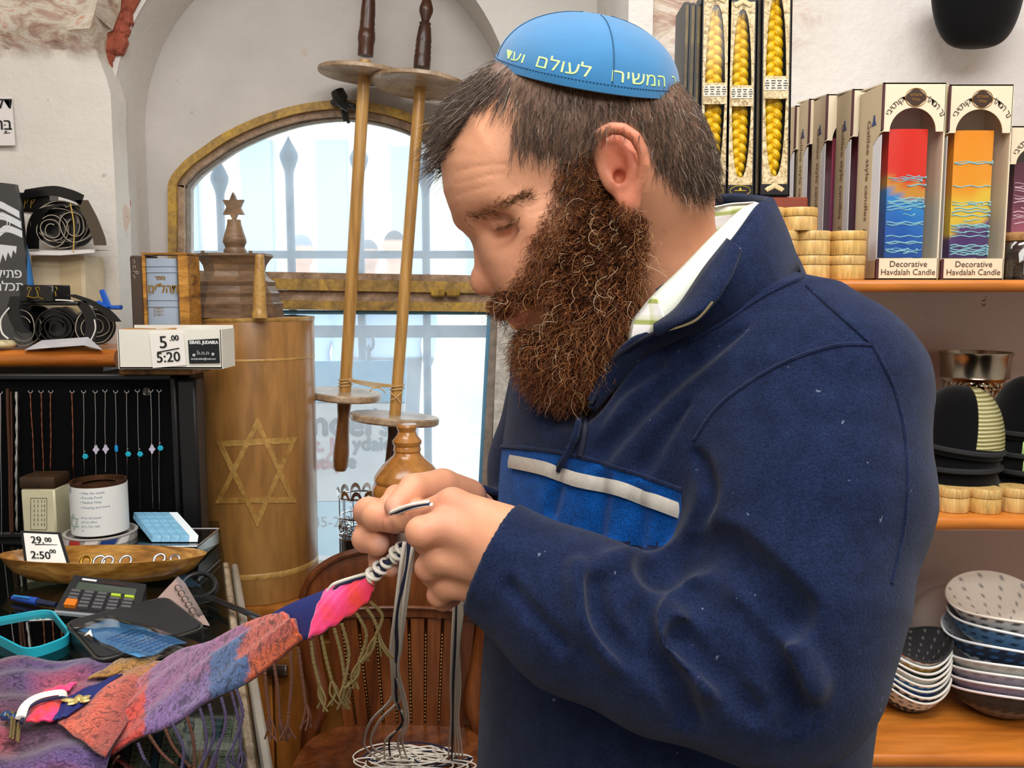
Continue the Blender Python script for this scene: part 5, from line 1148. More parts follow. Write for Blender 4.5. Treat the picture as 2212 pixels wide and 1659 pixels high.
for i in range(5):
    u = 287 + i * 19; A = at(u, 1119, 1.655); Bp = A + [.016, 0, 0]; dn = np.array([.070, -.085, zl - A[2]])
    g = G(); g.prism([A, Bp, Bp + dn, A + dn], (0, .006, .010)); o = tag(g.build('leaflet_stack', lf if i != 4 else mat('leaflet_white', '#e8f2f8', rough=.5), smooth=0), ('blue leaflets at the left end of the leaning leaflet row', 'blue leaflets second from the left in the leaning row', 'blue leaflets in the middle of the leaning row', 'blue leaflets second from the right in the leaning row', 'white-topped leaflets at the right end of the leaning row')[i], 'leaflets', 'leaflets leaning in the tray')
    g = G(); nn = np.array([0, -.0006, .0]); g.prism([A + dn * .04 + nn + [.003, 0, 0], Bp + dn * .04 + nn - [.003, 0, 0], Bp + dn * .9 + nn - [.003, 0, 0], A + dn * .9 + nn + [.003, 0, 0]], (0, -.0006, .0006)); g.build('page', lfe, o, smooth=0)
# olive wood bowl with silver rings and a price card
fb, bb_ = onz(222, 1275, ZCN), None; ybw = 1.455; cb_ = at(222, 1200, ybw); rx = sz(224, 1195, ybw)
zr = at(222, 1197, ybw)[2]; hb = zr - ZCN
g = G(); g.lathe([(0, 0), (rx * .55, 0), (rx * .74, hb * .12), (rx * .88, hb * .42), (rx * .96, hb * .8), (rx, hb), (rx * .975, hb * 1.01), (rx * .94, hb * .85), (rx * .84, hb * .45), (rx * .7, hb * .22), (0, hb * .16)], (cb_[0], ybw, ZCN + .0005), seg=56, sy=.31)
BOWL = tag(g.build('olive_wood_bowl', olive, smooth=50), 'long oval olive wood bowl on the counter', 'bowl')
for i, (u, v) in enumerate(((186, 1213), (214, 1212), (232, 1213), (271, 1212), (344, 1208), (378, 1210))):
    z = ZCN + hb * .55; g = G(); r = .009; aa = np.linspace(0, 2 * math.pi, 18, endpoint=False); p = at(u, v, 1.462); t = RR.uniform(-.6, .6)
    g.tube(p + np.outer(np.cos(aa) * r, [math.cos(t), math.sin(t), 0]) + np.outer(np.sin(aa) * r, [0, .6, .8]), .0026, 7, closed=True)
    tag(g.build('ring', gold if i == 0 else silver, smooth=180), ('gold ring in the bowl just right of the price card', 'silver ring in the bowl next to the gold ring', 'silver ring in the bowl right of the middle pair', 'small silver ring alone near the middle of the bowl', 'silver ring in the bowl below the leaflets', 'silver ring nearest the right tip of the bowl')[i], 'ring', 'rings in the bowl')
PCD = thing('price_card', 'black-framed price card reading 29.00 leaning in the bowl', 'sign', at(98, 1215, 1.43))
q = [at(44, 1146, 1.45), at(130, 1150, 1.45), at(152, 1222, 1.415), at(54, 1226, 1.415)]; nrm = np.cross(q[1] - q[0], q[3] - q[0]); nrm /= -ln(nrm[None])[0]; nrm = nrm if nrm[1] > 0 else -nrm
g = G(); g.prism(q, nrm * .003); g.build('frame', blackp, PCD, smooth=0)
mid = sum(q) / 4; qi = [mid + (p - mid) * .86 - nrm * .0008 for p in q]; g = G(); g.prism(qi, nrm * .0006); pcd = g.build('card', white, PCD, smooth=0)
ex = (q[1] - q[0]) / ln((q[1] - q[0])[None])[0]; ey = (q[0] - q[3]) / ln((q[0] - q[3])[None])[0]; k = sz(1, 1180, 1.43)
def qt(s, fx, fy, h, bold=1):
    g = G(); o = qi[3] + ex * fx * ln((q[1] - q[0])[None])[0] * .86 + ey * fy * ln((q[0] - q[3])[None])[0] * .86 - nrm * .0024
    for b in range(bold + 1): g.text(s, o + ex * b * .0008, ex, ey, h * k / .72, .0002)
    g.build('lettering', ink, pcd, smooth=0, recalc=False)
qt('29.', .20, .68, 17); qt('00', .60, .74, 11); qt('2:50', .14, .20, 18); qt('00', .70, .38, 10)
g = G(); g.tube([qi[3] + ex * .018 + ey * .0375 - nrm * .0020, qi[3] + ex * .055 + ey * .0385 - nrm * .0008], .0008, 5); g.build('line', ink, pcd)
# calculator
CAL = thing('calculator', 'black desk calculator with an orange key in front of the bowl', 'calculator', onz(215, 1300, ZCN))
c4 = [onz(118, 1318, ZCN + .012), onz(296, 1334, ZCN + .012), onz(316, 1262, ZCN + .036), onz(160, 1242, ZCN + .036)]
def bil(s, t, off=0.):
    p = (c4[0] * (1 - s) + c4[1] * s) * (1 - t) + (c4[3] * (1 - s) + c4[2] * s) * t; return p + np.array([0, -.25, .97]) * off
g = G(); lo_ = [p * [1, 1, 0] + [0, 0, ZCN + .001] for p in c4]; g.add(np.array(c4 + lo_), [(0, 1, 2, 3), (7, 6, 5, 4), (0, 4, 5, 1), (1, 5, 6, 2), (2, 6, 7, 3), (3, 7, 4, 0)]); g.build('body', mat('calc_body', '#26262a', rough=.35), CAL, smooth=0)
g = G(); g.tube([bil(0, 0, -.004) + [0, -.001, 0], bil(1, 0, -.004) + [0, -.001, 0]], .004, 6); g.build('front_edge', mat('calc_edge', '#8d9196', rough=.3), CAL)
def qp(s0, s1, t0, t1, h, m, name, par=CAL, off=.0004):
    g = G(); P = [bil(s0, t0, off), bil(s1, t0, off), bil(s1, t1, off), bil(s0, t1, off)]; g.prism(P, np.array([0, -.25, .97]) * h); return g.build(name, m, par, smooth=0)
qp(.12, .90, .60, .80, .001, mat('lcd', '#4a5549', rough=.15, coat=.4), 'screen'); qp(.14, .34, .88, .93, .0004, wt, 'maker_mark'); qp(.40, .74, .85, .93, .0005, mat('solar', '#3a2a2a', rough=.2), 'solar_strip')
kg, ko, kl = mat('key_grey', '#5d5d60', rough=.35), mat('key_orange', '#e0791c', rough=.4), mat('key_lime', '#b6d13a', rough=.4)
for c in range(5):
    for r in range(5):
        s0 = .10 + c * .172; t0 = .08 + r * .098
        if c == 0 and r < 2:
            if r == 0: qp(s0, s0 + .14, t0, t0 + .17, .006, ko, 'key')['label'] = 'orange key'
            continue
        qp(s0, s0 + .12, t0, t0 + .062, .005, kl if (r == 4 and c >= 3) else kg, 'key')
PEN = thing('ballpoint_pen', 'blue ballpoint pen lying left of the calculator', 'pen', onz(75, 1300, ZCN))
g = G(); g.tube([onz(28, 1291, ZCN + .006), onz(60, 1296, ZCN + .007), onz(82, 1300, ZCN + .007)], [.004, .0062, .0062], 10); g.build('barrel', mat('pen_blue', '#1e4bb0', rough=.3), PEN)
g = G(); g.tube([onz(82, 1300, ZCN + .007), onz(122, 1307, ZCN + .006)], [.0050, .0042], 10); g.build('grip', mat('pen_dark', '#17233f', rough=.3), PEN)
g = G(); g.tube([onz(30, 1287, ZCN + .012), onz(64, 1292, ZCN + .013)], .0018, 6); g.build('pocket_clip', mat('pen_cap', '#2f8bd0', rough=.3), PEN)
# turquoise framed mirror
MR = thing('table_mirror', 'mirror tray with a turquoise plastic frame lying on the counter', 'mirror', onz(60, 1365, ZCN))
cq = [onz(u, v, ZCN) for u, v in ((62, 1428), (160, 1392), (112, 1330), (-62, 1362))]
def rr(c, rad, n=6, sh=0.):
    m_ = sum(c) / 4; c = [m_ + (p - m_) * (1 - sh) for p in c]; out = []
    for i in range(4):
        a, b, d = c[i - 1], c[i], c[(i + 1) % 4]; u = (a - b) / ln((a - b)[None])[0]; w = (d - b) / ln((d - b)[None])[0]
        for t in np.linspace(0, 1, n): out.append(b + u * rad * (1 - t) ** 2 + w * rad * t ** 2)
    return out
g = G(); g.ring(rr(cq, .028), rr(cq, .024, sh=.07), (0, 0, .013)); g.build('frame', mat('turquoise_plastic', '#28b5cc', rough=.3, coat=.3), MR, smooth=35)
g = G(); g.prism([p + [0, 0, .004] for p in rr(cq, .024, sh=.08)], (0, 0, .003)); g.build('mirror_glass', mat('mirror', '#c8cccc', rough=.02, metal=1.), MR, smooth=0)
# black display pad with a bagged leaflet
PD = thing('black_display_pad', 'black padded jewellery tray lying on the counter under the blue leaflet', 'tray', onz(300, 1370, ZCN))
cq = [onz(u, v, ZCN) for u, v in ((214, 1462), (448, 1384), (360, 1314), (140, 1372))]
g = G(); g.prism(rr(cq, .02), (0, 0, .018)); g.build('base', blackp, PD, smooth=35)
g = G(); g.prism([p + [0, 0, .018] for p in rr(cq, .02, sh=.05)], (0, 0, .003)); g.build('pad', mat('pad_grey', '#232325', rough=.55), PD, smooth=35)
g = G(); g.tube([p + [0, 0, .0185] for p in rr(cq, .02, sh=.02)], .0022, 6, closed=True); g.build('edge_piping', mat('pad_edge', '#3a3833', rough=.4), PD)
LFB = thing('bagged_leaflet', 'blue leaflet in a shiny clear bag on the black pad', 'leaflet', onz(270, 1380, ZCN + .022)); zq = ZCN + .0225
def bag(pts, h=.006, n=14):
    a, b, c, d = [onz(u, v, zq) for u, v in pts]; s = np.linspace(0, 1, n); P = np.array([[(a * (1 - i) + b * i) * (1 - j) + (d * (1 - i) + c * i) * j + [0, 0, h * math.sin(i * math.pi) * math.sin(j * math.pi) + .0022 * math.sin(i * 9 + j * 5) * math.sin(j * 11)] for j in s] for i in s]); return P
bagm = glassy('bag_clear', '#eef2f4', .08, gloss=.5)
g = G(); g.sheet(bag(((170, 1362), (236, 1337), (404, 1386), (300, 1424))) , .0008); g.build('leaflet', mat('leaflet_sky', '#5c9fd6', rough=.35, var=.2, vscale=30), LFB, smooth=60)
g = G(); g.sheet(bag(((150, 1360), (234, 1328), (448, 1392), (300, 1432)), .011), .0003); g.build('clear_bag', bagm, LFB, smooth=60)
g = G()
for r in range(9):
    for k in range(7):
        p = onz(236 + r * 11 + k * 9, 1372 + r * 3.4 - k * 3.6 + 8, zq + .0075); g.box(p, (.0065, .0016, .0004), rot=rotz(.35))
g.build('print', nav, LFB, smooth=0, kind='stuff'); g = G(); g.prism([onz(u, v, zq + .008) for u, v in ((182, 1374), (196, 1360), (198, 1368), (200, 1376), (196, 1374), (192, 1370))], (0, 0, .0006)); g.build('check_mark', white, LFB, smooth=0)
# packet with a coiled cable
WPK = thing('wrapped_cable_packet', 'clear packet with a pinkish card and coiled black cable behind the pad', 'packet', onz(400, 1330, ZCN))
z0 = ZCN + .002; a, b, c = onz(312, 1322, z0), at(384, 1246, onz(384, 1300, z0)[1]), onz(452, 1352, z0)
g = G(); g.prism([a, b, b + (c - b) * .15 + [.004, 0, 0], c], (0, .0016, .0006)); g.build('card', mat('pinkish_card', '#a48a82', rough=.6), WPK, smooth=0)
g = G(); 
for k in range(6):
    t = k / 6; p = b + (c - b) * (.15 + t * .7) + (a - b) * .10 + [0, -.004, 0]; aa = np.linspace(0, 5, 14); g.tube(p + np.outer(np.cos(aa) * .005, X3) + np.outer(np.sin(aa) * .005, Z3), .0006, 4)
g.tube([b * .8 + c * .2 + [-.012, -.004, 0], c * .85 + b * .15 + [-.012, -.004, 0]], .0006, 4); g.build('print', mat('card_print', '#3c2c28', rough=.6), WPK)
g = G(); aa = np.linspace(0, 14, 70); cc = onz(425, 1300, z0) + [0, .01, .02]; g.tube(cc + np.stack([np.cos(aa) * .026, np.sin(aa) * .014 + aa * .0005, np.sin(aa) * .016 + np.sin(aa * .4) * .004], 1), .0030, 7); g.build('cable_coil', blackp, WPK)
g = G(); g.tube(spline([onz(452, 1290, z0 + .01), onz(490, 1306, z0 + .012), onz(530, 1322, z0 + .012), onz(560, 1336, z0 + .004)], 20), .0060, 8, sx=.6); g.build('strap', blackp, WPK)
P = np.array([[at(u, v, onz(u, 1330, z0)[1] - .02 + k * .0) + [0, 0, .002 * math.sin(u * .2 + v)] for u, v in r_] for k, r_ in enumerate((((376, 1242), (400, 1238), (430, 1262)), ((400, 1290), (430, 1290), (462, 1300)), ((440, 1350), (462, 1346), (486, 1350))))]); g = G(); g.sheet(P, .0004); g.build('clear_bag', bagm, WPK, smooth=60)
film2 = glassy('box_film', '#ffffff', .10, gloss=-.12)
# ================================================================ right side: three shelves of goods
YS = 1.15
def rshelf(name, label, v0, v1, y0, y1, x0, x1=1.94):
    zt_, zb_ = at(2000, v0, y0)[2], at(2000, v1, y0)[2]; th = zt_ - zb_
    sec = [(y0 + th * .45 - math.cos(t) * th * .45, (zt_ + zb_) / 2 + math.sin(t) * th / 2) for t in np.linspace(-math.pi / 2, math.pi / 2, 9)]
    g = G(); g.prism([(x0, y, z) for y, z in sec + [(y1, zt_), (y1, zb_)]], (x1 - x0, 0, 0)); tag(g.build(name, shelfw, smooth=40), label, 'shelf'); return zt_
ZU = rshelf('wall_shelf', 'upper orange shelf on the right wall carrying the candle boxes', 604, 631, YS, 1.495, .235)
ZM = rshelf('wall_shelf', 'middle orange shelf on the right wall carrying the velvet caps and silver cup', 1118, 1150, YS, 1.495, .235)
ZL = rshelf('wall_shelf', 'lowest orange shelf on the right wall carrying the knitted caps', 1632, 1664, 1.10, 1.495, .235)
# ---- olive wood boxes with lids
def rbox(u, y, z, r, h, label, cat='box', group='olive wood ring boxes', seed=0):
    x = at(u, 560, y)[0] if z > 1.4 else at(u, 1100, y)[0]
    o = thing('round_wooden_box', label, cat, (x, y, z), group); h1 = h * .60
    R_ = rotz(seed * 1.7)
    g = G(); g.lathe([(0, 0), (r * .97, 0), (r, .0015), (r, h1 - .001), (r * .985, h1), (0, h1)], (0, 0, 0), seg=36); g.v[0] = g.v[0] @ R_.T + [x, y, z]; g.build('base', olivel if seed % 3 else olive2, o, smooth=40)
    g = G(); g.lathe([(0, h1 + .0006), (r * .985, h1 + .0006), (r * 1.015, h1 + .0015), (r * 1.015, h - .002), (r * .98, h), (0, h)], (0, 0, 0), seg=36); g.v[0] = g.v[0] @ rotz(seed).T + [x, y, z]; g.build('lid', olivel if seed % 2 else olive2, o, smooth=40)
    return o
olive2 = wood('figured_olive', '#7a4d1e', '#e0b568', 20, (2, 2, .35), rough=.4, coat=.2, dist=2.6, lo=.28, hi=.46)
yb_ = 1.185; r_ = sz(38.5, 570, yb_); lv = [ZU + .0005, at(1830, 550, yb_ - r_)[2], at(1830, 497, yb_ - r_)[2]]; hh_ = lv[1] - lv[0] - .0008
for u, k, y, l, s in ((1828, 0, yb_, 'olive wood box at the right end of the bottom row, beside the candle boxes', 3), (1753, 0, yb_, 'olive wood box in the bottom row, second from the candle boxes', 1), (1680, 0, yb_, 'olive wood box in the bottom row hidden behind the navy collar', 2),
                      (1829, 1, yb_, 'figured olive wood box on top of the right end of the bottom row', 6), (1752, 1, yb_, 'plain olive wood box in the second layer beside the figured one', 1), (1684, 1, yb_, 'olive wood box in the second layer half hidden by the collar', 5),
                      (1722, 2, yb_, 'topmost olive wood box of the stack behind the collar', 4), (1652, 2, yb_, 'top layer olive wood box peeping out at the collar edge', 7)):
    rbox(u, y, lv[k], r_, hh_ if k < 2 else hh_ * .96, l, seed=s)
# ---- galilee candle boxes
tanc = mat('tan_carton', '#c9b593', rough=.7, var=.06, vscale=8); crm = mat('cream_carton', '#e6d8bb', rough=.65); wht = mat('inner_white', '#e9e9ec', rough=.6); mar = mat('maroon_edge', '#4c1c22', rough=.6); goldb = mat('brown_print', '#6a4a26', rough=.6); navyp = mat('navy_print', '#2b3a6e', rough=.6)
def candle_col(kind):
    def f(V, z0, z1):
        t = (V[:, 2] - z0) / (z1 - z0); x = (V[:, 0] - V[:, 0].min()) / (np.ptp(V[:, 0]) + 1e-9); n = .03 * np.sin(x * 7 + t * 9)
        if kind == 0: st = [(-.1, '#0b3f8c'), (.20, '#0f58b0'), (.36 + .0, '#1b74c4'), (.47, '#2a8ccc'), (.475, '#c9903a'), (.58, '#cf8a30'), (.60, '#d8261a'), (1.2, '#e03020')]
        elif kind == 1: st = [(-.1, '#3a2258'), (.20, '#4a2d6b'), (.26, '#6d4674'), (.27, '#dcb93a'), (.45, '#e4c23a'), (.55, '#ea9a22'), (1.2, '#f08c18')]
        elif kind == 2: st = [(-.1, '#b05a70'), (.3, '#a3566b'), (.6, '#6a3448'), (1.2, '#4a2230')]
        else: st = [(-.1, '#5a3a68'), (.5, '#8a3a60'), (1.2, '#a02f40')]
        tt = t + n + (.12 * (x - .5) if kind == 0 else -.10 * (x - .5)); P = [s[0] for s in st]; C = np.array([lin(s[1]) for s in st])
        return np.stack([np.interp(tt, P, C[:, k]) for k in range(3)], 1)
    return f
wax = mat('candle_wax', attr=True, rough=.3, coat=.4); drip = mat('wax_drip', '#8fc9d6', rough=.3, coat=.3)
def candlebox(u, vt, vb, y, w_px, kind, label, full=True, dep=.075, texts=True):
    z0, z1 = ZU + .0006, at(u, vt, y)[2]; x0 = at(u, vb, y)[0]; w = sz(w_px, 560, y); h = z1 - z0; x1 = x0 + w; y1 = y + dep; th = .0016
    o = thing('candle_box', label, 'box', ((x0 + x1) / 2, y + dep / 2, z0), 'boxed decorative candles')
    g = G(); g.box(((x0 + x1) / 2, y1, (z0 + z1) / 2), (w, th, h)); g.box((x1, (y + y1) / 2, (z0 + z1) / 2), (th, dep, h)); g.box(((x0 + x1) / 2, (y + y1) / 2, z0 + th / 2), (w, dep, th)); g.build('carton', crm, o, smooth=0)
    g = G(); g.prism([(x0, y, z1 - .002), (x1, y, z1 - .002), (x1 + .001, y1, z1 + .004), (x0 - .001, y1, z1 + .004)], (0, 0, .0018)); g.build('top_flap', crm, o, smooth=0)
    # left side: tan panel with a tall window at its front
    f0 = y + dep * .34; g = G()
    g.prism([(x0, y, z0), (x0, y, z0 + h * .10), (x0, f0, z0 + h * .10), (x0, f0, z1 - h * .30), (x0, y + .004, z1 - h * .25), (x0, y, z1 - h * .25), (x0, y, z1), (x0, y1, z1), (x0, y1, z0)], (th, 0, 0)); sd = g.build('side_panel', tanc, o, smooth=0)
    g = G(); g.prism([(x0 + .0005, y, z0 + h * .10), (x0 + .0005, f0, z0 + h * .10), (x0 + .0005, f0, z1 - h * .28), (x0 + .0005, y, z1 - h * .26)], (.0008, 0, 0)); g.build('side_window', mat('side_film', '#d6d6da', rough=.25), o, smooth=0)
    s = 'Galilee style candles  ' + 'נר הבדלה'[::-1]; g = G(); yy = y + dep * .60
    g.text(s, (x0, yy, z1 - h * .16), np.array([0, 0, -1.]), np.array([0, -1., 0]), .0165, .0008); g.build('lettering', goldb, sd, smooth=0, recalc=False)
    g = G(); g.prism([(x0 - .0004, y + .016 + a, z1 - h * .20 + b) for a, b in ((0, 0), (.016, 0), (.012, .006), (.010, .014), (.006, .014), (.004, .006))], (.0003, 0, 0)); g.build('emblem', navyp, sd, smooth=0)
    # front: header with arched lower edge, footer label
    hz0 = z1 - h * .245; xa, xb = x0 + w * .13, x1 - w * .13; cx = (x0 + x1) / 2; a = np.linspace(math.pi, 0, 18)
    arc = [(cx + (xb - xa) / 2 * math.cos(t), y, hz0 + h * .12 * math.sin(t)) for t in a]
    g = G(); g.prism([(x0, y, z1), (x0, y, hz0)] + arc + [(x1, y, hz0), (x1, y, z1)], (0, th, 0)); hd = g.build('header', crm, o, smooth=0)
    g = G(); g.box((x0 + .0014, y - .0003, (z1 + hz0) / 2), (.003, .0008, z1 - hz0 - .004)); g.build('fold_edge', mar, hd, smooth=0)
    g = G(); g.box((cx, y + th / 2, z0 + h * .055), (w, th, h * .11)); ft = g.build('footer', crm, o, smooth=0); g = G(); g.box((x0 + .002, y - .001, z0 + h * .055), (.004, .0008, h * .105)); g.build('fold_edge', mar, ft, smooth=0)
    if texts:
        g = G(); g.text('Decorative', (cx + .002, y - .0004, z0 + h * .066), X3, Z3, .0112, .0003, 'CENTER'); g.text('Havdalah Candle', (cx + .002, y - .0004, z0 + h * .024), X3 * .96, Z3, .0112, .0003, 'CENTER'); g.build('lettering', mat('brown_text', '#3f2a1c', rough=.6), ft, smooth=0, recalc=False)
        c = np.array([cx + .002, y - .0004, z1 - h * .075]); aa = np.linspace(0, 2 * math.pi, 28, endpoint=False); g = G()
        g.prism([c + (math.cos(t) * .0125 * (1 + .07 * math.cos(4 * t)), 0, math.sin(t) * .0105 * (1 + .07 * math.cos(4 * t))) for t in aa], (0, .0003, 0)); g.build('emblem', mat('emblem_brown', '#3a2212', rough=.5), hd, smooth=0)
        g = G(); g.tube([c + (math.cos(t) * .0137, -.0002, math.sin(t) * .0117) for t in aa], .0005, 4, closed=True); g.text('עיצובים'[::-1], c + (0, -.0004, .0018), X3, Z3, .0050, .0003, 'CENTER'); g.text('בגליל'[::-1], c + (0, -.0004, -.0045), X3, Z3, .0050, .0003, 'CENTER'); g.build('emblem_ring', mat('emblem_gold', '#a5772e', rough=.5), hd, smooth=0, recalc=False)
        def arcw(s_, a0, a1):
            g = G(); R0 = .036; cc = c + (0, 0, -R0 - .002)
            for i, ch in enumerate(s_):
                if ch == ' ': continue
                t = math.radians(a0 + (a1 - a0) * i / max(1, len(s_) - 1)); ex = np.array([math.sin(t), 0, -math.cos(t)]); ez = np.array([math.cos(t), 0, math.sin(t)])
                g.text(ch, cc + ez * R0, ex, ez, .0105, .0003, 'CENTER')
            g.build('lettering', mat('brown_text', '#3f2a1c'), hd, smooth=0, recalc=False)
        arcw('דקורטיבי'[::-1], 155, 112); arcw('נר הבדלה'[::-1], 68, 25)
    # candle inside
    cw = w * .62; n = 22; zz0, zz1 = z0 + h * .115, z1 - h * .225
    g = G(); g.box((cx, y1 - .006, (z0 + z1) / 2), (w * .98, .004, h * .97)); g.build('liner', wht, o, smooth=0)
    S = []
    for k in range(n):
        t = k / (n - 1); z = zz0 + (zz1 - zz0) * t; S.append([(cx - cw / 2, y + .040, z), (cx - cw / 2, y + .012, z), (cx - cw / 4, y + .010, z), (cx, y + .0095, z), (cx + cw / 4, y + .010, z), (cx + cw / 2, y + .012, z), (cx + cw / 2, y + .040, z)])
    S = np.array(S); V = S.reshape(-1, 3); g = G(); f = [(i * 7 + j, i * 7 + j + 1, i * 7 + j + 8, i * 7 + j + 7) for i in range(n - 1) for j in range(6)] + [tuple((n - 1) * 7 + j for j in range(7))]
    g.add(V, f, candle_col(kind)(V, zz0, zz1)); cd = g.build('candle', wax, o, smooth=30)
    if kind < 3:
        rr_ = random.Random(kind + 3); g = G()
        for k in range(24):
            t = rr_.uniform(.02, .64 if kind == 0 else .80); z = zz0 + (zz1 - zz0) * t; p, q = sorted((rr_.uniform(-.5, .5), rr_.uniform(-.5, .5))); 
            if q - p < .25: p, q = -.48, .48
            g.tube([(cx + cw * s_, y + .0092 + abs(s_) * .004, z + .0012 * math.sin(s_ * 14 + k)) for s_ in np.linspace(p, q, 9)], rr_.uniform(.0004, .0010), 5)
            if rr_.random() < .5: g.lathe([(0, -.0022), (.0019, 0), (0, .0022)], (cx + cw * q, y + .010, z), seg=6)
        g.build('wax_drips', mat('drip_pink', '#d9b9c6', rough=.3) if kind == 2 else drip, cd, kind='stuff')
    if full:
        g = G(); g.prism([(x0 + .002, y + .0022, z0 + h * .10), (x1 - .002, y + .0022, z0 + h * .10), (x1 - .002, y + .0022, hz0 + h * .1), (x0 + .002, y + .0022, hz0 + h * .1)], (0, .0004, 0)); g.build('window_film', film2, o, smooth=0)
    return o
candlebox(2030, 182, 600, 1.19, 136, 1, 'candle box with an orange, yellow and purple candle, right of the red one')
candlebox(1890, 178, 600, 1.18, 134, 0, 'candle box with a red and blue candle standing at the front of its row')
candlebox(2163, 272, 600, 1.22, 134, 2, 'candle box with a dark pink candle, cut off by the picture edge')
for i, (u, vt, y) in enumerate(((1826, 192, 1.262), (1772, 203, 1.32), (1735, 213, 1.375), (1706, 228, 1.42))):
    candlebox(u, vt, 590, y, 120 - i * 4, 3, ('candle box directly behind the red candle box, showing its tan lettered side', 'second candle box behind the red one in the receding row', 'third candle box behind the red one in the receding row', 'rearmost candle box of the receding row, beside the braided candles')[i], full=False, dep=.056, texts=False)
# ---- braided candles in tall boxes
YC = 1.26; zc0 = at(1600, 428, YC)[2]
g = G(); x0, x1 = at(1470, 430, YC)[0], at(1736, 430, YC)[0]; g.box(((x0 + x1) / 2, YC + .03, (ZU + zc0) / 2), (x1 - x0, .10, zc0 - ZU - .001), bev=.002)
RS_ = tag(g.build('red_brown_box', mat('red_brown', '#8a3c24', rough=.6, var=.2), smooth=30), 'red-brown carton under the braided candle boxes, behind the collar', 'box')
wr(RS_, 'NENE', 1692, 470, 20, YC - .0205, white, bold=1)
blk2 = mat('box_black', '#17151a', rough=.35); orn = NT('ornate_gold'); v_ = orn.coord(); orn.base(orn.ramp(orn.noise(v_, 130, 3, .6, 1.5), [(.35, '#8d744a'), (.5, '#cdb98c'), (.65, '#e6d8b4')])); orn.set(Roughness=.4); orn = orn.m
yelw = mat('yellow_wax', '#f2c200', rough=.35, sss=.0, coat=.2, var=.08, vscale=40)
def braided(u0, u1, vt, vb, label, flip=False, ub=None):
    ub = ub if ub is not None else u0; y = YC - .02; z0 = zc0 + .0006; z1 = at(u0, vt, y)[2]; xb, xt = at(ub, vb, y)[0], at(u0, vt, y)[0]; w = sz(u1 - u0, 200, y); h = z1 - z0; d = .034
    xs_ = lambda z: xb + (xt - xb) * (z - z0) / h
    o = thing('braided_candle_box', label, 'box', (xb + w / 2, y, z0), 'boxed braided candles')
    g = G(); Pq = lambda z, a: (xs_(z) + a * w, z)
    c = [(xs_(z0), z0), (xs_(z0) + w, z0), (xs_(z1) + w, z1), (xs_(z1), z1)]
    g.prism([(p[0], y + d, p[1]) for p in c], (0, .002, 0)); g.prism([(xs_(z0), y, z0), (xs_(z0), y + d, z0), (xs_(z1), y + d, z1), (xs_(z1), y, z1)], (.0015, 0, 0)); g.prism([(xs_(z0) + w, y, z0), (xs_(z0) + w, y + d, z0), (xs_(z1) + w, y + d, z1), (xs_(z1) + w, y, z1)], (-.0015, 0, 0)); g.prism([(xs_(z0), y, z0), (xs_(z0) + w, y, z0), (xs_(z0) + w, y + d, z0), (xs_(z0), y + d, z0)], (0, 0, .002))
    g.build('case', blk2, o, smooth=0)
    # front panel: outline ring from rectangle to pointed oval
    n = 48; t = np.linspace(0, 2 * math.pi, n, endpoint=False); zc = z0 + h * .52; ov = []; rc_ = []; ro = []
    for q in t:
        sx_, sz__ = math.cos(q), math.sin(q); zz = zc + sz__ * h * .425; ww = w * .34 * (abs(sx_) ** .75) * (1 if sx_ > 0 else -1); ov.append((xs_(zz) + w * .5 + ww, y, zz))
        m_ = max(abs(sx_), abs(sz__)); zr_ = zc + sz__ / m_ * h * .462; rc_.append((xs_(zr_) + w * .5 + sx_ / m_ * w * .42, y, zr_)); zo = zc + sz__ / m_ * h * .48; zo = z0 + .0005 if sz__ / m_ < -.99 else (z1 if sz__ / m_ > .99 else zo); ro.append((xs_(zo) + w * .5 + sx_ / m_ * w * .5, y, zo))
    g = G(); g.ring(rc_, ov, (0, .0015, 0)); g.build('front_panel', orn, o, smooth=0); g = G(); g.ring(ro, rc_, (0, .0015, 0)); g.build('front_edge', blk2, o, smooth=0)
    zm = z0 + h * .52; g = G(); hl = h * .045; g.prism([(xs_(zm) + w * .1, y - .0012, zm - hl * 1.35), (xs_(zm) + w * .9, y - .0012, zm - hl * 1.35), (xs_(zm) + w * .9, y - .0012, zm + hl), (xs_(zm) + w * .1, y - .0012, zm + hl)], (0, .0012, 0)); lb = g.build('middle_band', orn, o, smooth=0)
    g = G(); g.box((xs_(zm) + w * .5, y - .0016, zm + hl * .1), (w * .76, .0006, hl * 1.15)); lb2 = g.build('paper_label', mat('label_paper', '#ddd6c6', rough=.6), o, smooth=0)
    g = G()
    for k in range(4):
        for j in range(4): g.box((xs_(zm) + w * (.2 + .2 * j), y - .0021, zm + hl * (.5 - .25 * k)), (w * (.14 if (k + j) % 3 else .08), .0003, hl * .09))
    g.build('print', ink, lb2, smooth=0)
    g = G(); zf = z0 + h * (.028 if not flip else .975); aa = np.linspace(0, 2 * math.pi, 20, endpoint=False); cc = np.array([xs_(zf) + w / 2, y - .0006, zf]); g.tube([cc + (math.cos(q) * w * .36, 0, math.sin(q) * w * .17) for q in aa], .0004, 4, closed=True); g.tube([cc + (x * w, 0, .0) for x in (-.2, .2)], .0005, 4); g.prism([cc + (a * w, 0, b * w) for a, b in ((-.06, .02), (.0, .12), (.06, .02))], (0, .0004, 0)); g.build('emblem', mat('yellow_print', '#c9b23a', rough=.5), o)
    zf = z0 + h * (.985 if not flip else .05); g = G(); cc = np.array([xs_(zf) + w / 2, y - .001, zf])
    for k in range(7): g.lathe([(0, -.004), (.0045, 0), (0, .004)], cc + ((k - 3) * w * .075, 0, -abs(k - 3) * .0016), seg=6, sy=.3)
    g.build('crest', mat('crest_gold', '#d9c593', rough=.4), o)
    g = G(); L = h * .83; n = 110
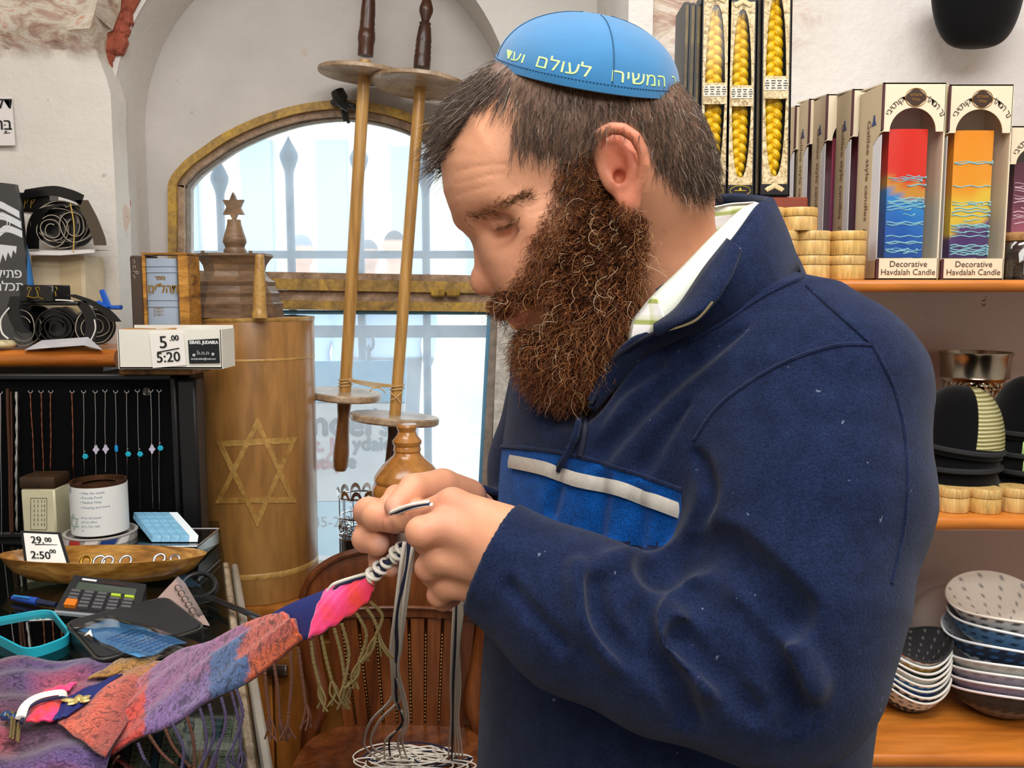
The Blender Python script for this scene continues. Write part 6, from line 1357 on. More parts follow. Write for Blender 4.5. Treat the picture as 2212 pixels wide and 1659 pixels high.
    for s in range(3):
        for q in (-1, 0, 1):
            tt = np.linspace(0, 1, n); zz = z0 + h * .10 + tt * L; ph = tt * 36 + s * 2.0944; en = 1 - .45 * np.abs(2 * tt - 1) ** 5; dx = np.cos(ph); tilt = q * w * .066
            g.tube(np.stack([xs_(zz) + w * .5 + (np.sin(ph) * w * .19 + tilt * (1 - .6 * np.abs(dx))) * en, y + .016 + np.sin(ph * 2) * .0050 - (abs(q) < 1) * .001, zz + tilt * np.sign(dx) * np.abs(dx) * -.9], 1), w * .088 * en, 7)
    cd = g.build('braided_candle', yelw, o, smooth=180)
    g = G(); g.prism([(p[0] + (.003 if i in (0, 3) else -.003), y + .0018, p[1]) for i, p in enumerate(c)], (0, .0003, 0)); g.build('window_film', film2, o, smooth=0)
    return o
braided(1516, 1580, -14, 425, 'braided yellow candle in a tall gilt box, nearest the man', ub=1508)
braided(1574, 1636, -4, 425, 'braided yellow candle in a tall gilt box, middle of the three', ub=1568)
braided(1646, 1712, -40, 425, 'braided yellow candle box with its crest at the bottom, beside the tan candle boxes', True, ub=1640)
for i, (u, ub, l) in enumerate(((1478, 1466, 'narrow gilt-edged candle box seen end-on, outermost beside the cap'), (1491, 1479, 'narrow gilt-edged candle box seen end-on, second from the cap'), (1504, 1492, 'narrow gilt-edged candle box seen end-on, touching the first yellow candle box'), (1638, 1630, 'narrow dark candle box squeezed between the second and third yellow candles'))):
    y = YC - .012; z1 = at(u, 4 + i * 2 if i < 3 else -20, y)[2]; z0 = zc0 + .0006; w = sz(11.5 if i < 3 else 7, 200, y); xb, xt = at(ub, 425, y)[0], at(u, 0, y)[0]
    o = thing('braided_candle_box', l, 'box', (xb, y, z0), 'boxed braided candles'); g = G(); g.prism([(xb, y, z0), (xb + w, y, z0), (xt + w, y, z1), (xt, y, z1)], (0, .062, 0)); g.build('case', blk2, o, smooth=0)
    g = G(); g.prism([(xb + w * .35, y - .0006, z0 + .004), (xb + w * .8, y - .0006, z0 + .004), (xt + w * .8, y - .0006, z1 - .004), (xt + w * .35, y - .0006, z1 - .004)], (0, .0006, 0)); g.build('gilt_edge', mat('edge_print', '#6d5d34', rough=.5, var=.6, vscale=40), o, smooth=0)
# ---- spice jar
yj = 1.20; xj = at(2203, 560, yj)[0]; rj = sz(42, 560, yj); zj = at(2203, 520, yj)[2]
JAR = thing('spice_jar', 'small glass spice jar with a cork lid beside the last candle box', 'jar', (xj, yj, ZU))
jg = glassy('jar_glass', '#eef2ee', .02, gloss=.3)
g = G(); g.lathe([(0, .001), (rj, .001), (rj, (zj - ZU) * .85), (rj * .8, zj - ZU), (rj * .74, zj - ZU), (rj * .94, (zj - ZU) * .84), (rj * .94, .004), (0, .004)], (xj, yj, ZU), seg=36); g.build('glass', jg, JAR, smooth=40)
g = G(); g.lathe([(0, .0045), (rj * .92, .0045), (rj * .92, (zj - ZU) * .45), (rj * .5, (zj - ZU) * .52), (0, (zj - ZU) * .5)], (xj, yj, ZU), seg=30); g.build('cloves', mat('cloves', '#4a2f1c', rough=.9, bump=1., bscale=300, bdist=.004, var=.5, vscale=200), JAR, smooth=60)
g = G(); g.lathe([(0, 0), (rj * .86, 0), (rj * .92, .004), (rj * .92, .009), (rj * .88, .011), (0, .011)], (xj, yj, zj - .0005), seg=30); g.build('cork_lid', wood('cork', '#8a5f35', '#bd8f58', 60, (1, 1, 1), rough=.8, coat=0), JAR)
g = G(); g.box((xj + .006, yj - rj * 1.01, ZU + .020), (rj * 1.15, .002, .026)); lj = g.build('label', mat('label_grey', '#8e949c', rough=.5), JAR, smooth=0)
g = G(); 
for k in range(5): g.box((xj - .008 + k * .006, yj - rj * 1.01 - .0013, ZU + .020 + .006 * math.sin(k * 2)), (.003, .0006, .007), rot=roty(k))
g.build('print', ink, lj, smooth=0)
# ---- black velvet cap hanging at the top
vel = mat('velvet', '#08080a', rough=.95, spec=.1, sheen=.15); yh = 1.42; ch = at(2113, -44, yh)
g = G(); a = sz(99, 40, yh); hgt = sz(142, 40, yh); q_ = np.linspace(0, math.pi / 2, 20); prof = [(a * math.cos(q) ** .55, -hgt * math.sin(q) ** 1.1) for q in q_[:-1]] + [(0, -hgt)]
g.lathe(prof, ch, seg=40, sy=.55); HAT = tag(g.build('velvet_cap', vel, smooth=60), 'black velvet cap hung high on the right wall, cut by the picture edge', 'cap')
g = G(); g.tube([ch + (0, .0, -.005), (ch[0], 1.502, ch[2] + .01)], .004, 8); g.build('hook', silver, HAT)
# ---- middle shelf: velvet caps, silver cup, round boxes
def kippah(name, label, cat, c, r, h, m, group, tilt=None, panel=None, rim=None, sy=1.):
    o = thing(name, label, cat, c, group); n = 14; t = np.linspace(0, math.pi / 2, n); R_ = tilt if tilt is not None else np.eye(3)
    pr = [(r * math.cos(q) ** .8, h * math.sin(q)) for q in t[:-1]] + [(.0006, h)]; pin = [(.0006, h - .003)] + [(max(r * math.cos(q) ** .8 - .003, .0006), max(h * math.sin(q) - .003, 0)) for q in t[:-1][::-1]]
    g = G(); g.lathe(pr + pin, c, rot=R_, seg=44, cap=False, sy=sy); g.build('crown', m, o, smooth=60)
    g = G(); aa = np.linspace(0, 2 * math.pi, 44, endpoint=False); P = np.stack([np.cos(aa) * r * 1.005, np.sin(aa) * r * 1.005 * sy, np.full(44, h * .10)], 1) @ R_.T + c
    g.tube(P, .0038, 6, closed=True); g.build('rim_band', rim or mat('velvet_rim', '#1d1e22', rough=.8), o)
    if panel:
        a0, a1, pm = panel; ts = np.linspace(.16, 1.45, 14); A_ = np.linspace(a0, a1, 14)
        S = np.array([[(r * 1.012 * math.cos(q) ** .8 * math.cos(b), r * 1.012 * math.cos(q) ** .8 * math.sin(b) * sy, h * 1.012 * math.sin(q)) for q in ts] for b in A_]) @ R_.T + c
        g = G(); g.sheet(S, .0015); g.build('decorated_panel', pm, o, smooth=60)
    return o
gw = NT('gold_weave'); v_ = gw.coord((1, 1, 1)); wv = gw.add('ShaderNodeTexWave'); wv.inputs['Scale'].default_value = 58; wv.inputs['Distortion'].default_value = .6; wv.bands_direction = 'Z'; gw.link(v_, wv.inputs[0]); gw.base(gw.ramp(wv.outputs['Fac'], [(.2, '#8f8a52'), (.6, '#dcd9a8')])); gw.bump(wv.outputs['Fac'], .6, .002); gw.set(Roughness=.35, Metallic=.35); gw = gw.m
yk = 1.245; rk = sz(93, 960, yk); ck = at(2060, 1000, yk)
zk0 = ZM + .0005
zt_ = at(2060, 955, yk)[2]
rk2 = rk * .97; tops = np.linspace(ZM + .0006, zt_ - .012, 4)
for i in range(3):
    kippah('velvet_cap', ('lowest black velvet cap of the stack below the gold-panelled cap', 'second black velvet cap of the stack below the gold-panelled cap', 'third black velvet cap, directly under the gold-panelled cap')[i], 'cap', (ck[0], yk, tops[i]), rk2, .050, vel, 'velvet caps in the left stack')
kippah('velvet_cap', 'black velvet cap with a glittering gold panel, topmost of its stack', 'cap', (ck[0], yk, tops[3]), rk, at(2060, 832, yk)[2] - tops[3], vel, 'velvet caps in the left stack', tilt=roty(.10) @ rotx(.06), panel=(-1.62, .35, gw))
ck2 = at(2232, 1000, yk)
lm = mat('iridescent', '#b9d98a', rough=.3, metal=.3, var=.4, vscale=30)
for i, v in enumerate((1058, 1020, 985, 945)):
    z = max(ZM + .0006, at(2232, v, yk)[2]) if i else ZM + .0006
    kippah('velvet_cap', ('lowest black velvet cap of the stack at the right picture edge', 'velvet cap with a green shimmering stripe in the edge stack', 'velvet cap with a narrow yellow stripe in the edge stack', 'black velvet cap on top of the stack at the right picture edge')[i], 'cap', (ck2[0], yk + .004 * i, z), rk * .90, .055 if i < 3 else .088, vel, 'velvet caps in the right stack', panel=(-2.3, -.6, lm) if i in (1, 2) else None)
# silver cup
yc_ = 1.415; cu = at(2107, 780, yc_); rr0 = sz(73, 760, yc_); zt3 = at(2107, 760, yc_)[2]; hc = zt3 - ZM
sm = NT('embossed_silver'); v_ = sm.coord(); vo = sm.add('ShaderNodeTexVoronoi'); vo.inputs['Scale'].default_value = 150; sm.link(v_, vo.inputs[0]); sm.base('#a79c86'); sm.bump(vo.outputs['Distance'], .8, .004); sm.set(Metallic=1., Roughness=.25); sm = sm.m
CUP = thing('silver_cup', 'embossed silver cup behind the velvet caps on the middle shelf', 'cup', (cu[0], yc_, ZM)); sil = mat('old_silver', '#a59b88', rough=.22, metal=1.)
g = G(); g.lathe([(0, .001), (rr0 * .55, .001), (rr0 * .52, .006), (rr0 * .50, .012), (rr0 * .58, .02), (rr0 * .66, hc * .35), (rr0 * .78, hc * .6), (rr0 * .88, hc * .78), (rr0 * .865, hc * .78), (rr0 * .70, hc * .55), (rr0 * .4, hc * .2), (0, hc * .18)], (cu[0], yc_, ZM), seg=44); g.build('body', sm, CUP, smooth=50)
g = G(); g.lathe([(rr0 * .885, hc * .775), (rr0 * .95, hc * .80), (rr0 * .93, hc * .82), (rr0 * .96, hc * .96), (rr0 * 1.0, hc * .985), (rr0 * 1.0, hc), (rr0 * .965, hc), (rr0 * .93, hc * .95), (rr0 * .86, hc * .78)], (cu[0], yc_, ZM), seg=44, cap=False); g.build('rim', sil, CUP, smooth=40)
g = G()
for k in range(28):
    a = -2.4 + (k % 7) * .11 + (k // 7) * .05; z = hc * (.42 + .07 * (k // 7)); r = rr0 * (.69 + .10 * (k // 7) / 3); g.lathe([(0, -.003), (.0032, 0), (0, .003)], (cu[0] + math.cos(a + .9) * r, yc_ + math.sin(a + .9) * r, ZM + z), seg=8)
g.build('grape_relief', sil, CUP, smooth=180)
ybx = 1.19; r3 = sz(34, 1090, ybx)
for u, l, s in ((2056, 'round wooden box on the middle shelf, closest to the navy sleeve', 1), (2124, 'round wooden box with a dark knot in its lid, middle of three on the shelf', 3), (2192, 'round wooden box on the middle shelf at the right picture edge', 5)):
    rbox(u, ybx - .005 * (u == 2124), ZM + .0005, r3, sz(52, 1090, ybx), l, seed=s, group='round boxes on the middle shelf')
# ---- lowest shelf: knitted caps lying nested like bowls
kn = mat('knit', attr=True, rough=.9, bump=.8, bscale=420, bdist=.002)
def knit(c, r, h, cols, label, tilt, group, inner='#e9e4da', seed=0):
    ss = seed // 20 * 3 + 1; n_ = 0
    o = thing('knitted_cap', label, 'cap', c, group); n, m = 21, 96; t = np.linspace(0, 1, n); R0 = np.random.default_rng(seed)
    pr = np.stack([r * t ** .62, h * t ** 1.7], 1); a = np.linspace(0, 2 * math.pi, m, endpoint=False)
    wob = 1 + .035 * np.sin(2 * a + ss) + .02 * np.sin(3 * a + ss * 2)
    def surf(off): return np.stack([np.outer(pr[:, 0] - off, np.cos(a) * wob), np.outer(pr[:, 0] - off, np.sin(a) * wob), np.repeat((pr[:, 1] + off * .6 * (1 - t))[:, None], m, 1) + .010 * np.outer(t ** 2, np.sin(2 * a + ss * 1.3))], -1)
    O = surf(0) @ tilt.T + c; I = surf(.002) @ tilt.T + c
    cc = np.zeros((n, m, 3)); ci = np.zeros((n, m, 3)); L = [np.array(lin(x)) for x in cols]; d2 = np.array(lin('#141418'))
    for i in range(n):
        for j in range(m):
            k = L[(i * len(L) // n) % len(L)]
            if (i % 3 == 1) and (j // 2) % 2: k = L[(i * len(L) // n + 1) % len(L)]
            cc[i, j] = k; ci[i, j] = np.array(lin(inner)) if not ((i % 3 == 1) and j % 6 == 0) else d2 * .5 + .2
    V = np.concatenate([O.reshape(-1, 3), I.reshape(-1, 3)]); C = np.concatenate([cc.reshape(-1, 3), ci.reshape(-1, 3)]); f = []
    for i in range(n - 1):
        for j in range(m):
            k = (j + 1) % m; f.append((i * m + j, i * m + k, (i + 1) * m + k, (i + 1) * m + j)); q = n * m; f.append((q + i * m + j, q + (i + 1) * m + j, q + (i + 1) * m + k, q + i * m + k))
    f += [((n - 1) * m + j, (n - 1) * m + (j + 1) % m, n * m + (n - 1) * m + (j + 1) % m, n * m + (n - 1) * m + j) for j in range(m)]
    g = G(); g.add(V, f, C); g.build('knit', kn, o, smooth=60, recalc=False)
    g = G(); g.tube((O[-1] + I[-1]) / 2, .0019, 6, closed=True); g.build('edging', mat('edging_' + inner.strip('#'), inner, rough=.9), o, smooth=180)
    return o
yA = 1.235; cA = at(1960, 1500, yA); rA = sz(78, 1500, yA); zz0 = ZL + .0008
A_ = [('#18202c', '#23303f', '#c9d0d4'), ('#e8e6e0', '#2f4a63', '#23303f'), ('#5b7f68', '#dfe3dc', '#2b4f9a'), ('#e6e3d8', '#8d9a68', '#2f6fa8'), ('#dedfdb', '#d06a4a', '#eceae2'), ('#16181c', '#d9dcd6', '#1f3a30'), ('#e9e7df', '#3f5a34', '#c9983a'), ('#c8602a', '#16181c', '#e8e6e0')]
nA = ['dark navy knitted cap at the bottom of the stack beside the jacket', 'white-edged navy knitted cap second from the bottom beside the jacket', 'green and blue knitted cap in the middle of the stack beside the jacket', 'cream and blue striped knitted cap beside the jacket', 'white knitted cap with orange dashes beside the jacket', 'black and white knitted cap under the green one beside the jacket', 'white and green ringed knitted cap beside the jacket', 'black knitted cap with an orange edge on the stack beside the jacket']
zA1 = at(1960, 1440, yA)[2]
for i in range(8):
    knit(np.array([cA[0] + .0008 * math.sin(i * 2), yA + .0008 * math.cos(i * 3), zz0 + (zA1 - zz0) * i / 7.]), rA, .042, A_[i], nA[i], roty(.02) @ rotx(.06), 'knitted caps stacked beside the jacket', ['#e9e6de', '#e9e6de', '#dfe3dc', '#e6e3d8', '#eceae2', '#e4e4e0', '#eef0ea', '#2a2a2c'][i], i)
yB = 1.225; cB = at(2152, 1500, yB); rB = sz(118, 1500, yB)
B_ = [('#2a2724', '#6d675f', '#3a3733'), ('#8d7f92', '#2a2a2e', '#9a8aa0'), ('#9285a0', '#1c1c20', '#b7afbd'), ('#b9b9b4', '#17171a', '#d6d6d0'), ('#3f78b8', '#d9e2ea', '#1f2f4a'), ('#17171a', '#c9ccd0', '#5d8fbf'), ('#17171a', '#2a2a2e', '#e9e9e9')]
nB = ['dark brown knitted cap at the bottom of the larger stack', 'mauve and black striped knitted cap low in the larger stack', 'mauve knitted cap with broad black stripes in the larger stack', 'black and pale chequered knitted cap in the larger stack', 'bright blue checked knitted cap tilted in the larger stack', 'black, white and blue dashed knitted cap under the white topmost one', 'white-lined knitted cap with black edge topmost of the larger stack']
zB1 = at(2152, 1408, yB)[2]
for i in range(7):
    knit(np.array([cB[0] + (.0 if i < 4 else .004 * (i - 4)), yB + .0008 * math.cos(i * 3) + (.003 * (i - 3) if i > 3 else 0), zz0 + (zB1 - zz0) * i / 6. + max(0, i - 3) * .008]), rB, .050, B_[i], nB[i], roty(.02 + (.05 * (i - 3) if i in (4, 5) else 0)) @ rotx(.05 + (.03 * (i - 3) if i > 3 else 0)), 'knitted caps in the larger stack', ['#e9dfe0', '#efe9ea', '#efeeec', '#efefec', '#e9eef2', '#eceef0', '#f0e6d8'][i], 20 + i)
satin = mat('white_satin', '#d9d3cb', rough=.5, bump=.15, bscale=300)
cS = at(2068, 1336, 1.40); kippah('satin_cap', 'plain off-white satin cap behind the knitted stacks', 'cap', (cS[0], 1.405, ZL + .0006), sz(112, 1330, 1.40), at(2068, 1268, 1.40)[2] - ZL, satin, None, rim=satin, sy=.80)
cK = at(1938, 1350, 1.36); kippah('velvet_cap', 'small black velvet cap behind the stack next to the jacket', 'cap', (cK[0] - .02, 1.40, ZL + .0006), sz(64, 1340, 1.40), at(1940, 1308, 1.40)[2] - ZL, vel, None)
# ================================================================ window ledge: scroll case, rollers, turned stand, chair
casew = wood('case_wood', '#7a5128', '#c39355', 4, (1.2, 1.2, .22), rough=.35, coat=.35, dist=.6, lo=.2, hi=.8, extra='#a9783f')
inl = wood('inlay_wood', '#a77a3a', '#d3a860', 12, (1, 1, 1), rough=.35, coat=.3)
YCS = 1.99; cc0 = at(554, 1000, YCS); rcs = sz(129, 1000, YCS); ztop = at(554, 690, YCS - rcs)[2]; zb0 = ZSILL + .001
CASE = thing('scroll_case', 'tall cylindrical wooden scroll case with an inlaid six-pointed star', 'scroll case', (cc0[0], YCS, zb0)); hC = ztop - zb0
g = G(); g.lathe([(0, 0), (rcs * .96, 0), (rcs * .97, .004), (rcs * .985, hC * .5), (rcs, hC - .004), (rcs * .99, hC), (0, hC)], (cc0[0], YCS, zb0), seg=72); g.build('body', casew, CASE, smooth=40)
g = G()
g.lathe([(rcs * 1.0, ztop - .006), (rcs * 1.012, ztop - .004), (rcs * 1.012, ztop + .002), (rcs * .9, ztop + .003)], (cc0[0], YCS, 0), seg=72, cap=False); g.build('top_rim', inl, CASE)
for v, h_ in ((780, .003), (1250, .007)):
    z = at(554, v, YCS - rcs)[2]; rr_ = rcs * (.97 + .03 * (z - zb0) / hC); g = G(); g.lathe([(rr_ * 1.0, z - h_), (rr_ * 1.006, z - h_ + .001), (rr_ * 1.006, z + h_ - .001), (rr_ * 1.0, z + h_)], (cc0[0], YCS, 0), seg=72, cap=False); g.build('inlaid_band', inl, CASE)
def oncase(u, v, off=.0012):
    r = ray(u, v); rr_ = rcs * .986 + off; ox, oy = -cc0[0], -YCS; A_, B_, C_ = r[0] ** 2 + r[1] ** 2, 2 * (r[0] * ox + r[1] * oy), ox * ox + oy * oy - rr_ * rr_
    t = (-B_ - math.sqrt(max(B_ * B_ - 4 * A_ * C_, 0))) / (2 * A_); return r * t + [0, 0, ZC]
for tri in ([(556, 900), (641, 1086), (464, 1088)], [(466, 953), (643, 944), (556, 1140)]):
    tri = [np.array(t, float) for t in tri]; c_ = sum(tri) / 3; S = []
    for i in range(3):
        for t in np.linspace(0, 1, 14, endpoint=False):
            p = tri[i] * (1 - t) + tri[(i + 1) % 3] * t; S.append([oncase(*(c_ + (p - c_) * f), .0012) for f in (1., .90, .80)])
    g = G(); g.sheet(np.array(S), -.0014, closed_u=True); g.build('star_inlay', inl, CASE, smooth=60)
# stepped crown with star finial
YL = 1.955; greyw = wood('grey_brown_wood', '#5c4430', '#a07d57', 9, (.5, .5, 2), rough=.5, coat=.1, dist=1.0, extra='#7d6148')
LID = thing('stepped_wooden_ornament', 'stepped eight-sided wooden crown with a star finial, on the scroll case', 'crown', (at(511, 680, YL)[0], YL, ztop)); zL = ztop + .003
px_ = [(683, 101), (668, 98), (655, 100), (652, 96), (640, 91), (632, 93), (628, 88), (617, 83), (608, 85), (603, 76), (596, 68), (586, 63), (572, 66), (560, 74), (553, 81), (548, 80)]
zz = lambda v: at(511, v, YL)[2] - at(511, 683, YL)[2] + zL; k = sz(1, 620, YL)
g = G(); g.lathe([(0, zL)] + [(r * k, zz(v)) for v, r in px_] + [(0, zz(549))], (at(511, 680, YL)[0], YL, 0), seg=8, rot=rotz(math.pi / 8)); g.build('stepped_body', greyw, LID, smooth=20)
g = G(); xs0 = at(508, 548, YL)[0]; g.lathe([(0, zz(549))] + [(r * k, zz(v)) for v, r in ((549, 23), (541, 24), (534, 20), (528, 22), (522, 25), (512, 23), (496, 18), (482, 14.5), (474, 14))] + [(0, zz(473))], (xs0, YL, 0), seg=28); FN = g.build('finial_stem', greyw, LID, smooth=40)
c = np.array([xs0, YL - .006, zz(447)]); st_ = []
for i in range(12):
    a = math.pi / 2 + i * math.pi / 6; r = (29 if i % 2 == 0 else 16) * k; st_.append(c + (math.cos(a) * r * .88, 0, math.sin(a) * r * 1.08))
g = G(); g.prism(st_, (0, .014, 0)); g.build('star', greyw, LID, smooth=0)
for u in (455, 556):
    g = G(); g.lathe([(0, 0), (.004, 0), (.004, .006), (0, .007)], (at(u, 548, YL)[0], YL - .05, zz(549)), seg=8); g.build('peg', greyw, LID)
YW = YL - .112 * 1.0; zpb = ztop + .0035; pg = [(16.5, 684), (16.5, 672), (15, 669), (14.5, 664), (13, 620), (9.5, 552), (8.5, 547)]; kk = sz(1, 620, YW)
g = G(); d0 = at(560, 684, YW)[2]; g.lathe([(0, 0)] + [(r * kk, at(560, v, YW)[2] - d0) for r, v in pg] + [(0, at(560, 546, YW)[2] - d0)], (at(560, 684, YW)[0], YW + .002, zpb), rot=roty(.03), seg=20); tag(g.build('wooden_peg', inl, smooth=40), 'tapered wooden peg standing upright against the stepped crown', 'peg')
# two scroll rollers tied together
rodw = wood('pale_rod', '#a9773a', '#d8ab6a', 8, (2, 2, .1), rough=.4, coat=.2, extra='#c6954f'); drk = wood('dark_handle', '#2a140b', '#5a3018', 14, (1, 1, .2), rough=.4, coat=.3); mid_ = wood('mid_handle', '#5a3216', '#9a6432', 14, (1, 1, .2), rough=.4, coat=.3); plate = wood('disc_wood', '#8a6a4a', '#cdb394', 10, (1, 1, 1), rough=.35, coat=.3, dist=.5)
def roller(name, label, pts, parts, Yb, Yt, discs):
    (u0, v0), (u1, v1) = pts; A, B = at(u0, v0, Yb), at(u1, v1, Yt); d = (B - A) / ln((B - A)[None])[0]; R_ = axis_rot(d)
    o = thing(name, label, 'scroll roller', A)
    def along(v):          # point on the axis seen at image row v
        ts = np.linspace(-.9, 1.6, 2000); P = A + ts[:, None] * (B - A); _, pv = pix(P); return P[np.argmin(np.abs(pv - v))]
    def piece(nm, m, prof, seg=24):
        P0 = along(prof[0][1]); g = G(); kz = [(r * sz(1, v, (P0[1])), ln((along(v) - P0)[None])[0] * (1 if v <= prof[0][1] else -1)) for r, v in prof]
        g.lathe([(0, kz[0][1])] + kz + [(0, kz[-1][1])], P0, rot=R_, seg=seg); return g.build(nm, m, o, smooth=40)
    for nm, m, prof in parts: piece(nm, m, prof)
    for v, r, th, m in discs:
        P0 = along(v); k_ = sz(1, v, P0[1]); g = G(); t_ = th * k_ / 2; g.lathe([(0, -t_), (r * k_ * .97, -t_), (r * k_, -t_ * .6), (r * k_, t_ * .6), (r * k_ * .97, t_), (0, t_)], P0, rot=R_, seg=64); g.build('disc', m, o, smooth=30)
    return along
AL = roller('scroll_roller', 'wooden scroll roller on the left of the tied pair, lower handle hanging free', ((745, 850), (787, 160)), [
    ('rod', rodw, [(13, 866), (13.5, 500), (13, 130)]), ('lower_handle', mid_, [(12, 1016), (16, 1008), (17.5, 980), (14, 930), (13, 900), (16, 868), (16, 858)][::1]),
    ('upper_handle', drk, [(17, 120), (17, 96), (19, 85), (18, 68), (16.5, 66), (17, 62), (16, 58), (16.5, 50), (15.5, 44), (16, 30), (14.5, 5), (9, -35), (11, -60), (4, -95)])], 2.095, 2.08, [(853, 78, 15, plate), (160, 99, 11, plate)])
AR = roller('scroll_roller', 'wooden scroll roller on the right of the tied pair, standing behind the turned stand', ((853, 900), (908, 185)), [
    ('rod', rodw, [(12.5, 914), (13, 500), (13, 160)]), ('lower_handle', drk, [(13, 1190), (14, 1080), (14, 1000), (12, 940), (15, 914)]),
    ('upper_handle', drk, [(18, 147), (18.5, 122), (17, 118), (18, 112), (16.5, 106), (17.5, 100), (16, 95), (17, 90), (13.5, 60), (11.5, 54), (13, 51), (8.5, 46), (9, 42), (15, 26), (15, 18), (11, 5), (8, -4), (9, -12), (5, -40)])], 2.03, 2.07, [(904, 96, 16, plate), (184, 105, 11, plate)])
tw = mat('twine', '#cfae78', rough=.9, bump=.6, bscale=500); TWN = thing('twine', 'pale twine tying the two scroll rollers together above the lower discs', 'twine', AL(835))
g = G(); a = np.linspace(0, 2 * math.pi, 20, endpoint=False)
for fn, r, rows in ((AL, 13.5, (819, 826, 832)), (AR, 13.5, (833, 840))):
    g = G()
    for v in rows:
        p = fn(v); k_ = sz(1, v, p[1]); g.tube(p + np.outer(np.cos(a) * (r + 1.5) * k_, X3) + np.outer(np.sin(a) * (r + 1.5) * k_, Y3) + np.outer(np.cos(a) * 1.6 * k_, Z3), 1.5 * k_, 6, closed=True)
    g.build('wrap', tw, TWN, kind='stuff')
g = G(); p, q = AL(822) + [.010, -.018, 0], AR(834) + [-.008, -.018, 0]
for s in (0, .004, .008): g.tube(spline([p + [0, 0, s * .6], p * .5 + q * .5 + [0, -.004, -.004 + s], q + [0, 0, s * .5]], 14), .0016, 6)
mm_ = p * .35 + q * .65 + [0, -.006, -.006]
for e in ((.012, .004), (.020, -.012), (-.016, -.010), (-.02, .004)): g.tube(spline([mm_, mm_ + [e[0] * .6, -.004, e[1] * .4 + .002], mm_ + [e[0], -.002, e[1]]], 10), .0014, 6)
g.tube(spline([AR(845) + [-.014, -.016, 0], AR(858) + [.004, -.018, 0], AR(868) + [.012, -.016, 0]], 10), .0014, 6); g.tube(spline([AR(850) + [.014, -.016, .004], AR(858) + [0, -.02, 0], AR(862) + [-.01, -.016, 0]], 10), .0014, 6); g.build('knot', tw, TWN)
# turned wooden stand and filigree cup on the ledge
YT = 1.90; honey = wood('honey_wood', '#a8662a', '#dba055', 6, (1, 1, .4), rough=.22, coat=.6, extra='#c4843d'); xt_ = at(880, 1000, YT)[0]
pr = [(60, 1225), (66, 1215), (64, 1190), (44, 1165), (40, 1148), (54, 1118), (70, 1090), (77, 1066), (76, 1050), (70, 1040), (72, 1036), (72, 1030), (66, 1020), (54, 1004), (38, 990), (30, 982), (28, 976), (30, 972), (29, 966), (28, 963), (31, 958), (32, 952), (27, 946), (22, 940), (19, 932), (21, 926), (23, 921), (21, 916)]
g = G(); z0_ = at(880, 1225, YT)[2]; P_ = [(r * sz(1, v, YT), at(880, v, YT)[2]) for r, v in pr]; P_[0] = (P_[0][0], ZSILL + .001); P_[1] = (P_[1][0], ZSILL + .012); P_[2] = (P_[2][0], max(P_[2][1], ZSILL + .02)); P_ = [(0, ZSILL + .001)] + P_ + [(0, P_[-1][1])]
g.lathe(P_, (xt_, YT, 0), seg=48); tag(g.build('turned_wooden_stand', honey, smooth=35), 'honey-coloured turned wooden stand behind the hands on the window ledge', 'stand')
YG = 2.0; cx = at(776, 1100, YG); rg = sz(43, 1100, YG); FG = thing('filigree_holder', 'silver filigree holder with scalloped top, left of the turned wooden stand', 'holder', (cx[0], YG, ZSILL))
z0_, z1_ = ZSILL + .001, at(776, 1072, YG)[2]; bs = mat('bright_silver2', '#d9dadc', rough=.15, metal=1.)
g = G(); g.lathe([(0, z0_), (rg * .86, z0_), (rg * .86, z0_ + (z1_ - z0_) * .55), (0, z0_ + (z1_ - z0_) * .55)], (cx[0], YG, 0), seg=24); g.build('inner_cup', blackp, FG)
g = G(); aa = np.linspace(0, 2 * math.pi, 40, endpoint=False); hh = z1_ - z0_
for f_ in (.0, .06, .55, .60, .78, 1.0): g = G(); g.tube(np.stack([cx[0] + np.cos(aa) * rg, YG + np.sin(aa) * rg, np.full(40, z0_ + hh * f_ + .002)], 1), .0022, 6, closed=True); g.build('hoop', bs, FG)
g = G()
for i in range(26):
    t = i / 26 * 2 * math.pi; e = np.array([math.cos(t), math.sin(t), 0]); b_ = np.array([cx[0], YG, 0]) + e * rg; s_ = np.array([-e[1], e[0], 0])
    g.tube([b_ + [0, 0, z0_], b_ + [0, 0, z0_ + hh * (1. if i % 2 else .60)]], .0011, 5)
    if i % 2 == 0:
        q = np.linspace(0, 2 * math.pi, 12, endpoint=False); g.tube(b_ + [0, 0, z0_ + hh * .69] + np.outer(np.cos(q) * .008, s_) + np.outer(np.sin(q) * .010, Z3), .0016, 5, closed=True); g.tube(b_ + [0, 0, z0_ + hh * .69] + np.outer(np.cos(q) * .003, s_) + np.outer(np.sin(q) * .004, Z3), .0014, 5, closed=True)
g.build('filigree', bs, FG, kind='stuff'); g = G()
for i in range(11):
    t = i / 11 * 2 * math.pi + .2; e = np.array([math.cos(t), math.sin(t), 0]); s_ = np.array([-e[1], e[0], 0]); b_ = np.array([cx[0], YG, z1_]) + e * rg; q = np.linspace(0, math.pi, 12)
    S = np.array([[b_ + s_ * math.cos(w_) * .0125 * f2 + Z3 * (math.sin(w_) * .022 * f2) + e * .004 * math.sin(w_) * f2 for f2 in (.55, .8, 1.)] for w_ in q]); g.sheet(S, .0014)
g.build('scallop', bs, FG, smooth=50)
